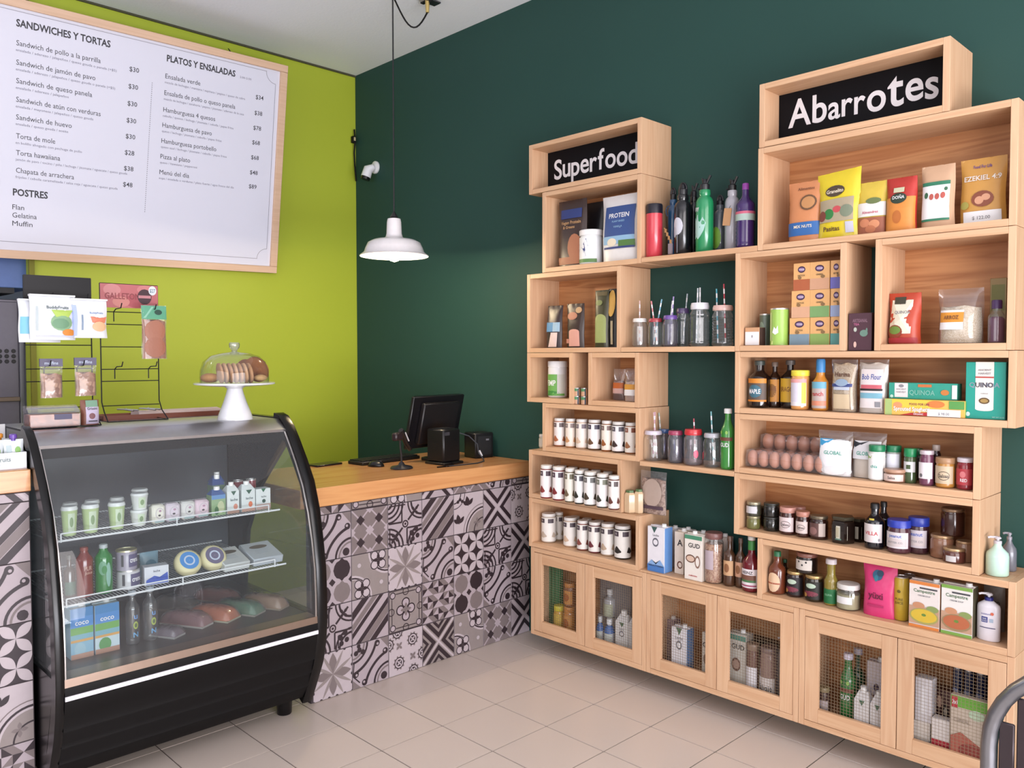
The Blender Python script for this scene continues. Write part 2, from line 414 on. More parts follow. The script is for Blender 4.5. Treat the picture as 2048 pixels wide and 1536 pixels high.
ct1 = crate('pine crate holding the black Superfoods board, top of the left tower', 1.8627, 2.626, 2.5447, 2.8147)
crate('pine crate with the protein powders, right under the Superfoods sign crate', 1.9634, 2.626, 2.1096, 2.5436)
crate('square pine crate holding four dark snack bags, beside the mason jars', 1.8471, 2.5024, 1.6765, 2.1085)
crate('small pine crate around the white and green powder canister', 1.8471, 2.1846, 1.4034, 1.6755)
crate('small pine crate with two orange-banded bags in its right corner', 2.2906, 2.6156, 1.4034, 1.6755)
crate('pine crate holding the top row of seven white-labelled spice jars', 1.9645, 2.6218, 1.1386, 1.4023)
crate('pine crate holding the middle row of seven white-labelled spice jars', 1.8606, 2.5097, 0.8706, 1.1375)
crate('pine crate holding the lowest row of spice jars, just above the cabinets', 1.8606, 2.625, 0.5965, 0.8696)
ct2 = crate('pine crate holding the black Abarrotes board, top of the right tower', 3.2481, 4.0082, 2.552, 2.823)
crate('wide tall pine crate with the row of snack bags under the Abarrotes sign', 3.2449, 4.2315, 2.1127, 2.5509)
crate('pine crate with the wall of stacked tea boxes', 3.139, 3.6354, 1.6786, 2.1116)
crate('square pine crate with the red bag and the bag of rice', 3.7486, 4.2315, 1.6786, 2.1116)
crate('long low pine crate with syrup bottles, grain bags and the teal quinoa box', 3.1411, 4.2398, 1.4044, 1.6775)
crate('long pine crate holding the egg cartons and green-lidded jars', 3.1421, 4.1339, 1.1396, 1.4034)
crate('long pine crate holding honey and jam jars and blue-lidded butters', 3.1421, 4.1339, 0.8644, 1.1386)
crate('long low pine crate with soup boxes, pink pouch and hot sauce', 3.2584, 4.2533, 0.5965, 0.8634)
plank('long pine plank carrying the row of drinking flasks', 2.627, 3.2439, 2.1116, 2.1366)
plank('pine plank carrying the straw-topped jars at eye level', 2.5035, 3.138, 1.6775, 1.7025)
plank('pine plank carrying the red-lidded jar and the green soda bottle', 2.6229, 3.1411, 1.1199, 1.1437)
b = MB()
b.box(0, 0.6314, -D, 0, 0.0004, 0.0108, PINE_X, 0.0012); o = b.build('shelf_plank', None, (2.6265, WY-0.001, 0.5965)); tag(o, 'pine board under the milk cartons between the two lowest crates', 'shelf', 'planks bridging the two crate towers')

# black chalkboard signs
def sign(par_x0, x1, z0, z1, text, label, tx, th, letters, y=0.005, ln='chalk_sign'):
    t = thing(ln, label, 'sign', (par_x0, y, z0))
    w_, h_ = x1-par_x0, z1-z0
    MB().box(0, w_, 0, 0.008, 0, h_, M('0b0a0f', 0.6, spec=0.15), 0.001).build('board', t)
    mb = MB()
    for ch, x, z, hh, sq in letters:
        vs, fs = text_tris(ch, 0.016, 0, 6)
        x0 = min(v[0] for v in vs); xx = max(v[0] for v in vs)
        sc = hh/0.72
        mb.mesh([(x+(vx-x0)*sc*sq, -0.0015, z+vy*sc) for vx, vy in vs], fs, M('e9e6ea', 0.7, var=0))
    mb.build('lettering', t, smooth=0)
    return t
def letters(word, x0, x1, z, h, jit, sizes=None):
    ws = []
    for i, ch in enumerate(word):
        vs, _ = text_tris(ch, 0.016, 0, 6); ws.append((max(v[0] for v in vs)-min(v[0] for v in vs))*(sizes[i] if sizes else 1))
    gap = 0.045; tot = sum(ws)+gap*(len(word)-1); sc = h/0.72; sq = (x1-x0)/(tot*sc); out = []; x = x0
    for i, ch in enumerate(word):
        k = sizes[i] if sizes else 1
        out.append((ch, x, z+jit[i], h*k, sq)); x += (ws[i]+gap)*sc*sq
    return out
sign(1.8887, 2.599, 2.5706, 2.7887, '', 'black hand-lettered Superfoods board inside the left sign crate', 0, 0,
     letters('Superfoods', 0.050, 0.675, 0.064, 0.108, [0, 0.004, 0.002, 0.006, 0.004, 0.006, 0.004, 0.002, 0.0, 0.0]))
sign(3.274, 3.9823, 2.5779, 2.797, '', 'black hand-lettered Abarrotes board inside the right sign crate', 0, 0,
     letters('Abarrotes', 0.045, 0.655, 0.070, 0.110, [0.0, 0.0, 0.0, 0.002, 0.0, -0.004, 0.0, 0.006, 0.0], [1.08, 1.08, 0.92, 0.95, 0.95, 1.1, 1.3, 1.15, 1.1]))

# ================================================================== BASE CABINETS WITH WIRE-MESH DOORS
WIRE = M('8c7c66', 0.5, 0.3)
def cabinet(x0, x1, label):
    z0, z1 = 0.1042, 0.5954; Hh = z1-z0; W = x1-x0
    t = thing('wall_cabinet', label, 'cabinet', (x0, WY-0.001, z0), 0, 'base cabinets with wire mesh doors')
    e = 0.0004; d = D-0.004
    MB().box(e, BT, -d, 0, e, Hh-e, PINE_Z, 0.0012).build('side_board', t)
    MB().box(W-BT, W-e, -d, 0, e, Hh-e, PINE_Z, 0.0012).build('side_board', t)
    MB().box(BT, W-BT, -d, 0, Hh-0.026, Hh-e, PINE_X, 0.0012).build('top_board', t)
    MB().box(BT, W-BT, -d, 0, e, BT, PINE_X, 0.0012).build('bottom_board', t)
    MB().box(BT, W-BT, -0.012, -0.001, BT, Hh-0.026, PINE_BACK).build('back_board', t)
    dw = (W-2*BT)/2; dz0 = BT; dz1 = Hh-0.027; g_ = 0.0015
    for k in (0, 1):
        xa = BT+k*dw+g_; xb = BT+(k+1)*dw-g_; za = dz0+g_; zb = dz1-g_; s_ = 0.058; y0 = -d-0.0005; y1 = -d+0.018
        fr = MB(); dh = zb-za
        fr.box(0, s_, y0, y1, 0, dh, PINE_Z, 0.001); fr.box(xb-xa-s_, xb-xa, y0, y1, 0, dh, PINE_Z, 0.001)
        fr.box(s_, xb-xa-s_, y0+0.0006, y1, 0, s_, PINE_X, 0.001); fr.box(s_, xb-xa-s_, y0+0.0006, y1, dh-s_, dh, PINE_X, 0.001)
        dr = fr.build('door', t, (xa, 0, za))
        wm = MB(); yw = y1-0.004; n = int((xb-xa-2*s_)/0.0127); step = (xb-xa-2*s_)/n; r_ = 0.0005
        for i in range(1, n): x = s_+i*step; wm.box(x-r_, x+r_, yw-r_, yw+r_, s_-0.004, dh-s_+0.004, WIRE)
        n2 = int((dh-2*s_)/0.0127); st2 = (dh-2*s_)/n2
        for i in range(1, n2): z = s_+i*st2; wm.box(s_-0.004, xb-xa-s_+0.004, yw-r_, yw+r_, z-r_, z+r_, WIRE)
        o = wm.build('wire_mesh', dr, smooth=0); o['kind'] = 'stuff'
    return t
cabinet(1.872, 2.6629, 'base cabinet nearest the counter, blue-capped bottles behind its mesh')
cabinet(2.6634, 3.4521, 'middle base cabinet with a white milk carton behind its left mesh door')
cabinet(3.4526, 4.2533, 'right base cabinet with stacked white boxes behind its last mesh door')

# ================================================================== COUNTERS WITH PATTERNED TILES
TW = M('aea1a7', 0.45); TDK = M('30242a', 0.45); TG = M('7c7070', 0.45); TT = M('918684', 0.45); TL = M('bdb1b6', 0.45)
S_ = 0.2205; Zt = 0.2245
def patt(kind):
    """one printed tile in unit square, list of (polygon, mat)"""
    P = []
    def poly(pts, m): P.append((pts, m))
    def rect(a, b_, c, d, m): poly([(a, c), (b_, c), (b_, d), (a, d)], m)
    def circ(x, y, r, m, n=18, a0=0, a1=2*PI):
        pts = [(x+r*math.cos(a0+(a1-a0)*i/n), y+r*math.sin(a0+(a1-a0)*i/n)) for i in range(n if a1-a0 > 6.28 else n+1)]
        if a1-a0 < 6.28: pts.append((x, y))
        poly(pts, m)
    def ring(x, y, r0_, r1_, m, a0=0, a1=2*PI, n=16):
        for i in range(n):
            t0 = a0+(a1-a0)*i/n; t1 = a0+(a1-a0)*(i+1)/n
            poly([(x+r0_*math.cos(t0), y+r0_*math.sin(t0)), (x+r1_*math.cos(t0), y+r1_*math.sin(t0)), (x+r1_*math.cos(t1), y+r1_*math.sin(t1)), (x+r0_*math.cos(t1), y+r0_*math.sin(t1))], m)
    def stroke(pts, wd, m):
        for (xa, ya), (xb, yb) in zip(pts, pts[1:]):
            L_ = math.hypot(xb-xa, yb-ya) or 1; nx = -(yb-ya)/L_*wd/2; ny = (xb-xa)/L_*wd/2
            poly([(xa+nx, ya+ny), (xa-nx, ya-ny), (xb-nx, yb-ny), (xb+nx, yb+ny)], m)
    def petal(x, y, L_, wd, ang, m):
        pts = []
        for i in range(9): s = i/8; pts.append((s*L_, wd*math.sin(PI*s)))
        for i in range(7, 0, -1): s = i/8; pts.append((s*L_, -wd*math.sin(PI*s)))
        ca, sa = math.cos(ang), math.sin(ang); poly([(x+p*ca-q*sa, y+p*sa+q*ca) for p, q in pts], m)
    H_ = PI/2
    if kind == 'stripes':
        rect(0, 1, 0, 1, TW)
        for c, wd, m in ((-0.62, 0.2, TDK), (-0.36, 0.16, TG), (-0.18, 0.12, TDK), (0.16, 0.14, TDK), (0.34, 0.2, TG), (0.55, 0.18, TDK)):
            stroke([(-0.3+c, -0.3), (1.3+c, 1.3)], wd*0.72, m)
    elif kind == 'argyle':
        rect(0, 1, 0, 1, TG)
        for i in range(-2, 4):
            stroke([(i*0.5-0.5, -0.5), (i*0.5+1.5, 1.5)], 0.035, TW); stroke([(i*0.5+1.5, -0.5), (i*0.5-0.5, 1.5)], 0.035, TW)
        for x, y, m in ((0.5, 0.5, TW), (0.5, 1, TW), (0.5, 0, TW), (0.25, 0.25, TDK), (0.75, 0.75, TDK), (0.25, 0.75, TDK), (0.75, 0.25, TDK), (0, 0.5, TW), (1, 0.5, TW)):
            r = 0.115; poly([(x-r, y), (x, y-r), (x+r, y), (x, y+r)], m)
    elif kind == 'petals':
        rect(0, 1, 0, 1, TDK)
        for x in (0, 0.5, 1):
            for y in (0, 0.5, 1):
                for k in range(4): petal(x, y, 0.353, 0.085, PI/4+k*H_, TL)
    elif kind in ('cross', 'crossb'):
        rect(0, 1, 0, 1, TW if kind == 'cross' else TG)
        for k in range(4):
            ca, sa = math.cos(k*H_), math.sin(k*H_)
            R_ = lambda p, q: (0.5+p*ca-q*sa, 0.5+p*sa+q*ca)
            poly([R_(-0.5, -0.5), R_(0.5, -0.5), R_(0, 0)], TW if kind == 'cross' else TT)
            poly([R_(-0.42, -0.5), R_(-0.28, -0.5), R_(0, -0.22), R_(0.28, -0.5), R_(0.42, -0.5), R_(0, -0.08)], TDK)
            if kind == 'crossb': poly([R_(-0.2, -0.5), R_(-0.1, -0.5), R_(0, -0.4), R_(0.1, -0.5), R_(0.2, -0.5), R_(0, -0.3)], TDK)
        stroke([(0.02, 0.02), (0.98, 0.98)], 0.05, TL); stroke([(0.02, 0.98), (0.98, 0.02)], 0.05, TL)
    elif kind == 'flower':
        rect(0, 1, 0, 1, TL)
        for k in range(4): petal(0.5, 0.5, 0.47, 0.10, k*H_, TG)
        for k in range(4):
            for d in (-0.28, 0.28): petal(0.5, 0.5, 0.56, 0.035, PI/4+k*H_+d, TT)
        for k in range(6):
            for p in ((k/5, 0), (k/5, 1), (0, k/5), (1, k/5)): circ(p[0], p[1], 0.04, TDK, 8)
    elif kind == 'bone':
        rect(0, 1, 0, 1, TW); poly([(0.75, 1), (1, 1), (1, 0.72)], TG); poly([(0, 0.22), (0, 0), (0.24, 0)], TG)
        stroke([(0.05, 0.62), (0.02, 0.3), (0.2, 0.12)], 0.03, TDK)
        for sg in (1, -1):
            pts = []
            for i in range(13):
                s = -1+i/6; off = 0.10+0.10*abs(s)**2.2; q = s*0.40
                pts.append((0.5+(q-sg*off)*0.72, 0.5+(q+sg*off)*0.72))
            stroke(pts, 0.065, TDK)
            for p_ in pts: circ(p_[0], p_[1], 0.0325, TDK, 8)
            for e_, d_ in ((pts[0], 1), (pts[-1], -1)): circ(e_[0]+0.03*sg, e_[1]-0.03*sg, 0.075, TDK, 12); circ(e_[0]+0.045*sg, e_[1]-0.045*sg, 0.03, TW, 8)
        for cx, cy, a in ((1, 0, H_), (0, 1, -H_)):
            ring(cx, cy, 0.30, 0.34, TG, a, a+H_, 8); ring(cx, cy, 0.38, 0.43, TDK, a, a+H_, 8)
        for k in range(3): circ(0.10+0.09*k, 0.86-0.06*abs(k-1), 0.06, TDK, 10)
        circ(0.17, 0.95, 0.05, TDK, 10); circ(0.86, 0.12, 0.09, TDK, 10)
    elif kind == 'ornate':
        rect(0, 1, 0, 1, TW)
        for cx, cy, a in ((0, 1, -H_), (1, 0, H_), (1, 1, PI), (0, 0, 0)):
            for r in ((0.08, 0.13), (0.19, 0.24), (0.30, 0.35), (0.41, 0.455)) if (cx, cy) in ((0, 1), (0, 0)) else ((0.30, 0.35), (0.40, 0.44)): ring(cx, cy, r[0], r[1], TDK, a, a+H_, 8)
        circ(0.5, 0.5, 0.09, TDK, 14); circ(0.5, 0.5, 0.055, TW, 14); circ(0.5, 0.5, 0.03, TDK, 10)
        stroke([(0.1, 0.1), (0.42, 0.42)], 0.05, TDK); stroke([(0.58, 0.58), (0.9, 0.9)], 0.05, TDK); stroke([(0.55, 0.03), (0.55, 0.4), (0.97, 0.4)], 0.04, TDK); stroke([(0.64, 0.03), (0.64, 0.31), (0.97, 0.31)], 0.03, TDK)
        stroke([(0.03, 0.55), (0.4, 0.55), (0.4, 0.97)], 0.04, TDK)
        for k in range(4): petal(0.78, 0.78, 0.15, 0.035, PI/4+k*H_, TDK); petal(0.2, 0.22, 0.15, 0.04, PI/4+k*H_, TDK)
        for x, y in ((0.7, 0.25), (0.82, 0.35), (0.86, 0.18), (0.72, 0.12)): circ(x, y, 0.06, TDK, 10)
        stroke([(0.03, 0.95), (0.5, 0.95)], 0.03, TDK); stroke([(0.05, 0.03), (0.05, 0.45)], 0.03, TDK)
    elif kind == 'lantern':
        rect(0, 1, 0, 1, TW)
        def lan(x, y, m):
            poly([(x, y+0.26), (x+0.06, y+0.20), (x+0.14, y+0.17), (x+0.19, y+0.1), (x+0.22, y), (x+0.19, y-0.1), (x+0.14, y-0.17), (x+0.06, y-0.20), (x, y-0.26),
                  (x-0.06, y-0.20), (x-0.14, y-0.17), (x-0.19, y-0.1), (x-0.22, y), (x-0.19, y+0.1), (x-0.14, y+0.17), (x-0.06, y+0.20)], m)
        lan(0.25, 0.75, TG); lan(0.75, 0.75, TDK); lan(0.25, 0.25, TDK); lan(0.75, 0.25, TG)
        for p in ((0.5, 0.5), (0.5, 1), (0.5, 0), (0, 0.5), (1, 0.5)): circ(p[0], p[1], 0.085, TDK, 4)
    elif kind == 'stars':
        rect(0, 1, 0, 1, TG)
        for i in range(3):
            for j in range(3):
                x, y = (i+0.5)/3, (j+0.5)/3; r = 1/6
                if (i+j) % 2 == 0:
                    poly([(x-r, y-r), (x+r, y-r), (x, y)], TW); poly([(x-r, y+r), (x+r, y+r), (x, y)], TW)
                    poly([(x-r, y-r), (x, y), (x-r, y)], TDK); poly([(x+r, y+r), (x, y), (x+r, y)], TDK)
                else:
                    poly([(x-r, y), (x, y-r), (x+r, y), (x, y+r)], TW); poly([(x, y), (x+r, y), (x, y+r)], TDK); poly([(x, y), (x-r, y), (x, y-r)], TDK)
    elif kind == 'gears':
        rect(0, 1, 0, 1, TL)
        for x, y in ((0.3, 0.28), (0.7, 0.75), (0, 0.75), (1, 0.35), (0.72, 0), (0.25, 1)):
            for k in range(10): circ(x+0.15*math.cos(k*PI/5), y+0.15*math.sin(k*PI/5), 0.026, TG, 6)
            ring(x, y, 0.115, 0.14, TDK); circ(x, y, 0.08, TDK, 14)
            for k in range(4): petal(x, y, 0.075, 0.02, PI/4+k*H_, TL)
        for x, y in ((0.3, 0.68), (0.7, 0.35)):
            for k in range(4): petal(x, y, 0.11, 0.03, PI/4+k*H_, TG)
    elif kind == 'medallion':
        rect(0, 1, 0, 1, TT)
        for s in (0.02, 0.10):
            stroke([(s, s), (1-s, s), (1-s, 1-s), (s, 1-s), (s, s)], 0.022, TDK)
        for k in range(4):
            ca, sa = math.cos(k*H_), math.sin(k*H_)
            circ(0.5+0.16*ca, 0.5+0.16*sa, 0.11, TW, 14); ring(0.5+0.16*ca, 0.5+0.16*sa, 0.09, 0.12, TDK)
            ring(0.5+0.42*ca, 0.5+0.42*sa, 0.07, 0.09, TDK); circ(0.5+0.38*(ca-sa), 0.5+0.38*(sa+ca), 0.09, TW, 12); ring(0.5+0.38*(ca-sa), 0.5+0.38*(sa+ca), 0.06, 0.085, TDK)
        for k in range(4): petal(0.5, 0.5, 0.16, 0.04, k*H_, TG)
    elif kind == 'knot':
        rect(0, 1, 0, 1, TT)
        for cx, cy, a in ((0, 0, 0), (1, 1, PI)):
            ring(cx, cy, 0.45, 0.55, TL, a, a+H_, 8); ring(cx, cy, 0.47, 0.505, TDK, a, a+H_, 8)
        for cx, cy in ((0.28, 0.22), (0.72, 0.80)):
            for k in range(4):
                px_, py_ = cx+0.15*math.cos(k*H_+PI/4), cy+0.15*math.sin(k*H_+PI/4)
                circ(px_, py_, 0.115, TL, 14); ring(px_, py_, 0.085, 0.11, TDK)
            for k in range(4): petal(cx, cy, 0.15, 0.04, k*H_, TDK)
        circ(0.2, 0.75, 0.05, TL, 10); circ(0.8, 0.28, 0.05, TL, 10)
    elif kind == 'tulip':
        rect(0, 1, 0, 1, TL); circ(1, 0, 0.52, TT, 12, H_, PI)
        for r in ((0.30, 0.33), (0.56, 0.60), (0.66, 0.68)): ring(1, 0, r[0], r[1], TG if r[0] > 0.6 else TDK, H_, PI, 10)
        for r in ((0.22, 0.25), (0.36, 0.38)): ring(0, 1, r[0], r[1], TDK, -H_, 0, 8)
        for cx, cy in ((0.5, 0.78), (0.2, 0.36)):
            petal(cx-0.02, cy-0.12, 0.26, 0.07, H_+0.2, TDK); petal(cx, cy-0.1, 0.22, 0.05, H_-0.7, TDK); petal(cx-0.02, cy-0.1, 0.22, 0.05, H_+1.0, TDK)
        for k in range(3): circ(0.14+0.07*k, 0.80+0.05*(k == 1), 0.045, TDK, 8)
        for k in range(4): petal(0.78, 0.22, 0.13, 0.035, k*H_, TG)
    return P
def clip(poly, ax, lim, keep_less):
    out = []
    for i in range(len(poly)):
        a, c = poly[i], poly[(i+1) % len(poly)]
        ia = a[ax] <= lim+1e-9 if keep_less else a[ax] >= lim-1e-9; ic = c[ax] <= lim+1e-9 if keep_less else c[ax] >= lim-1e-9
        if ia: out.append(a)
        if ia != ic:
            t = (lim-a[ax])/(c[ax]-a[ax]); out.append((a[0]+t*(c[0]-a[0]), a[1]+t*(c[1]-a[1])))
    return out
def tile_mesh(kind, u0=0, u1=1, v0=0, v1=1):
    mb = MB(); th = 0.006; gp = 0.011
    mb.box(0, th, (u0+gp)*S_, (u1-gp)*S_, (v0+gp)*Zt, (v1-gp)*Zt, TW)
    for i, (pl, m) in enumerate(patt(kind)):
        for ax, lim, kl in ((0, u1-gp, True), (0, u0+gp, False), (1, v1-gp, True), (1, v0+gp, False)):
            if len(pl) < 3: break
            pl = clip(pl, ax, lim, kl)
        if len(pl) < 3: continue
        x = th+0.0001+0.000012*i
        # fan from the first corner keeps concave outlines tolerable; star-shaped about centre for rings of points
        if len(pl) <= 4: mb.face([(x, u*S_, v*Zt) for u, v in pl], m)
        else:
            from mathutils.geometry import tessellate_polygon
            tri = tessellate_polygon([[Vector((u, v, 0)) for u, v in pl]])
            mb.mesh([(x, u*S_, v*Zt) for u, v in pl], [tuple(t_) for t_ in tri], m)
    mb.fixn = False
    return mb
SEAM = M('3a2f33', 0.7)
def tiled_front(root, xf, cols, y_right, rows_z0, layout, yl=None, ztop=0.94):
    """columns counted from the right seam to the left"""
    cache = {}
    for ci, col in enumerate(layout):
        y1 = y_right-ci*S_; y0 = y1-S_
        u0 = 0 if yl is None else max(0, (yl-y0)/S_); u1 = min(1.0, (WY-0.003-y0)/S_)
        if u0 > 0.97: continue
        for ri, kind in enumerate(col):
            z0 = rows_z0+ri*Zt; v1 = min(1, (ztop-z0)/Zt)
            if v1 <= 0.03: continue
            key = (kind, round(u0, 3), round(u1, 3), round(v1, 3))
            if key in cache: inst(cache[key], root, (xf, y0, z0))
            else: cache[key] = tile_mesh(*((kind,)+(u0, u1, 0, v1))).build('tile', root, (xf, y0, z0), smooth=0)
# right counter (against the green wall)
cr = thing('service_counter', 'tiled counter with thick wooden top running to the green wall', 'counter', (0, 0, 0))
XF = 1.619
MB().box(XF-0.03, XF, -1.36, WY-0.002, 0, 0.94, SEAM).build('front_panel', cr, smooth=0)
MB().box(0.87, XF-0.03, WY-0.03, WY-0.002, 0.0, 0.94, M('6a4a34', 0.6)).build('side_panel', cr, smooth=0)
MB().box(0.86, 1.632, -1.412, WY-0.002, 0.94, 1.031, COUNTER_WOOD, 0.003).build('counter_top', cr)
YS = -0.028
# columns from the green wall towards the showcase, rows from the floor upwards
LAY = [['cross', 'ornate', 'cross', 'gears', 'medallion'],
       ['argyle', 'bone', 'ornate', 'cross', 'bone'],
       ['knot', 'lantern', 'petals', 'tulip', 'argyle'],
       ['crossb', 'stars', 'bone', 'stripes', 'cross'],
       ['gears', 'medallion', 'flower', 'ornate', 'knot'],
       ['bone', 'stripes', 'knot', 'argyle', 'medallion'],
       ['flower', 'ornate', 'lantern', 'bone', 'stars']]
tiled_front(cr, XF, 7, YS+S_, 0.0, LAY, ztop=0.938)
# left counter (higher)
cl = thing('service_counter', 'taller tiled counter end left of the glass showcase', 'counter', (0, 0, 0))
MB().box(XF-0.03, XF, -3.7, -2.532, 0, 1.16, SEAM).build('front_panel', cl, smooth=0)
MB().box(0.9, XF-0.03, -2.56, -2.532, 0, 1.16, SEAM).build('side_panel', cl, smooth=0)
MB().box(0.88, 1.632, -3.7, -2.529, 1.16, 1.242, COUNTER_WOOD, 0.003).build('counter_top', cl)
LAYL = [['stars', 'tulip', 'petals', 'bone', 'stripes', 'cross'], ['medallion', 'ornate', 'flower', 'lantern', 'gears', 'knot'], ['argyle', 'gears', 'bone', 'cross', 'stars', 'flower'],
        ['petals', 'knot', 'stripes', 'ornate', 'tulip', 'bone'], ['stripes', 'bone', 'medallion', 'argyle', 'cross', 'stars']]
tiled_front(cl, XF, 5, -2.534, 0.0, LAYL, ztop=1.158)

# ================================================================== GLASS SHOWCASE
Y0, Y1 = -2.526, -1.42
PF = [(1.50, 1.392), (1.55, 1.379), (1.60, 1.338), (1.65, 1.278), (1.715, 1.19), (1.777, 1.095), (1.822, 0.97), (1.848, 0.84), (1.868, 0.72), (1.874, 0.60), (1.875, 0.47), (1.862, 0.37), (1.838, 0.28), (1.80, 0.20), (1.735, 0.07)]
def inset(P, d):
    out = []
    for i, p in enumerate(P):
        a = Vector(P[max(0, i-1)]); c = Vector(P[min(len(P)-1, i+1)]); t = (c-a).normalized(); n = Vector((t.y, -t.x))
        if n.x > 0 or (abs(n.x) < .3 and n.y > 0): n = -n
        out.append((p[0]+n.x*d, p[1]+n.y*d))
    return out
case = thing('refrigerated_showcase', 'black curved-glass refrigerated showcase between the two counters', 'showcase', (1.4, -2.0, 0))
CL = (-1.4, 2.0, 0)
def cp(mb, name, par=None, **k): return mb.build(name, par or case, CL if par is None else (0, 0, 0), **k)
XB = 0.97
for ya, yb in ((Y0, Y0+0.03), (Y1-0.05, Y1)):
    inn = inset(PF, 0.052)
    rim = MB(); n = len(PF); vs = []; fs = []
    for (x, z), (xi, zi) in zip(PF, inn):
        bb = 0.008
        vs += [(x-0.004, ya, z), (x, ya+bb, z), (x, yb-bb, z), (x-0.004, yb, z), (xi, yb, zi), (xi, ya, zi)]
    for i in range(n-1):
        for k in range(6): fs.append((i*6+k, i*6+(k+1) % 6, (i+1)*6+(k+1) % 6, (i+1)*6+k))
    fs += [tuple(range(6)), tuple((n-1)*6+k for k in range(5, -1, -1))]
    rim.mesh(vs, fs, BLACK); rim.fixn = True; cp(rim, 'side_rim')
    lo = [(XB, 0.10), (XB, 0.50)]+[p for p in reversed(inn) if p[1] < 0.50][::-1]
    lo = [(XB, 0.10), (XB, 0.50), (1.822, 0.50)]+[(x+0.002, z) for x, z in inn if 0.09 < z < 0.5]+[(1.70, 0.10)]
    cp(MB().prism(lo, ya+0.004, yb-0.004, BLACK), 'side_panel')
    up = [(XB, 1.372), (1.50, 1.372), (1.49, 1.33), (1.56, 1.26), (1.30, 1.02), (1.16, 0.78), (1.12, 0.5), (XB, 0.5)]
    cp(MB().prism(up, ya+0.004, yb-0.004, BLACK), 'side_panel')
    ga = [(1.13, 0.50), (1.17, 0.78), (1.31, 1.02), (1.57, 1.265)]+[(x+0.003, z) for x, z in inn if 0.5 < z < 1.25]+[(1.82, 0.50)]
    o = MB().prism(ga, (ya+yb)/2-0.002, (ya+yb)/2+0.002, CASEGLASS); cp(o, 'side_glass', smooth=0)
ya, yb = Y0+0.03, Y1-0.05
cp(MB().prism([(XB, 1.345), (XB, 1.367), (1.540, 1.367), (1.606, 1.322), (1.602, 1.310), (1.53, 1.345)], ya, yb, M('c4c4c8', 0.33, 1.0)), 'top_panel')
cp(MB().box(XB, XB+0.03, ya, yb, 0.1, 1.33, M('3a3f48', 0.35)), 'back_panel')
cp(MB().box(XB+0.031, 1.80, ya, yb, 0.46, 0.50, M('5b5a5c', 0.35, 0.6)), 'display_deck')
cp(MB().prism([(1.602, 1.309), (1.598, 1.27), (1.57, 1.27), (1.57, 1.32)], ya, yb, BLACKM), 'top_rail')
GL = [(1.603, 1.310), (1.655, 1.24), (1.70, 1.175), (1.760, 1.075), (1.804, 0.96), (1.834, 0.84), (1.854, 0.72), (1.861, 0.60), (1.862, 0.505)]
gm = MB()
gm.mesh([(x, y, z) for x, z in GL for y in (ya+0.001, yb-0.001)], [(2*i, 2*i+1, 2*i+3, 2*i+2) for i in range(len(GL)-1)], CASEGLASS)
cp(gm, 'front_glass')
for y in (ya+0.004, yb-0.004):
    cp(MB().tube([(x+0.003, y, z) for x, z in GL], 0.0045, M('b9b4b2', 0.25, 0.9)), 'glass_edge_strip')
cp(MB().prism([(1.78, 0.475), (1.78, 0.505), (1.868, 0.505), (1.870, 0.475)], ya, yb, M('a08a7c', 0.3, 0.8)), 'steel_sill')  # bronze tone of a reflection put into the steel colour
lp = [(1.70, 0.475), (1.868, 0.475), (1.872, 0.45), (1.866, 0.40), (1.858, 0.37)]
for z in (0.325, 0.255, 0.185):
    xx = 1.735+(z-0.07)*0.42; lp += [(xx+0.004, z), (xx+0.004, z-0.018), (xx-0.010, z-0.022), (xx-0.010, z-0.030)]
lp += [(1.735, 0.10), (1.60, 0.10)]
cp(MB().prism(lp, ya, yb, BLACKM), 'lower_front_panel')
cp(MB().box(1.866, 1.876, ya, yb, 0.428, 0.444, M('f2ecf6', 0.3)), 'white_bumper_strip')
cp(MB().box(XB, 1.66, ya, yb, 0.10, 0.46, BLACKM), 'machine_housing')
for y in (-2.46, -1.50):
    for x in (1.10, 1.62):
        cp(MB().lathe([(0.032, 0), (0.034, 0.004), (0.036, 0.06), (0.044, 0.075), (0.044, 0.10)], BLACK, 20, x, y), 'foot')
for z in (0.24, 0.17): cp(MB().sphere((1.80 if z > .2 else 1.774, Y1-0.075, z+0.01), 0.004, CHROME), 'screw')
def wire_shelf(z, xf, xb, ya=-2.492):
    sh = MB(); WS = M('e2e6ea', 0.35)
    yb = -1.575
    sh.tube([(xf, ya+0.02, z), (xf, yb, z)], 0.0040, WS)
    sh.tube([(xb, ya+0.02, z), (xb, yb, z)], 0.0035, WS)
    sh.tube([(xf+0.004, ya+0.03, z+0.028), (xf+0.004, yb-0.055, z+0.028)], 0.0028, WS)
    y = ya+0.03
    n_ = 64
    for i in range(n_+1):
        yy = ya+0.025+(yb-ya-0.06)*i/n_; sh.tube([(xb, yy, z+0.003), (xf, yy, z+0.003)], 0.0014, WS, 4)
    for yy in (ya+0.03, (ya+yb)/2, yb-0.055): sh.tube([(xf+0.004, yy, z-0.004), (xf+0.004, yy, z+0.028)], 0.0028, WS)
    cp(sh, 'wire_shelf')
    for yy in (ya+0.015, yb-0.02): cp(MB().tube([(XB+0.032, yy, z-0.05), (xf-0.12, yy, z-0.006)], 0.003, WS), 'bracket')
wire_shelf(0.978, 1.735, 1.22)
wire_shelf(0.745, 1.785, 1.15)

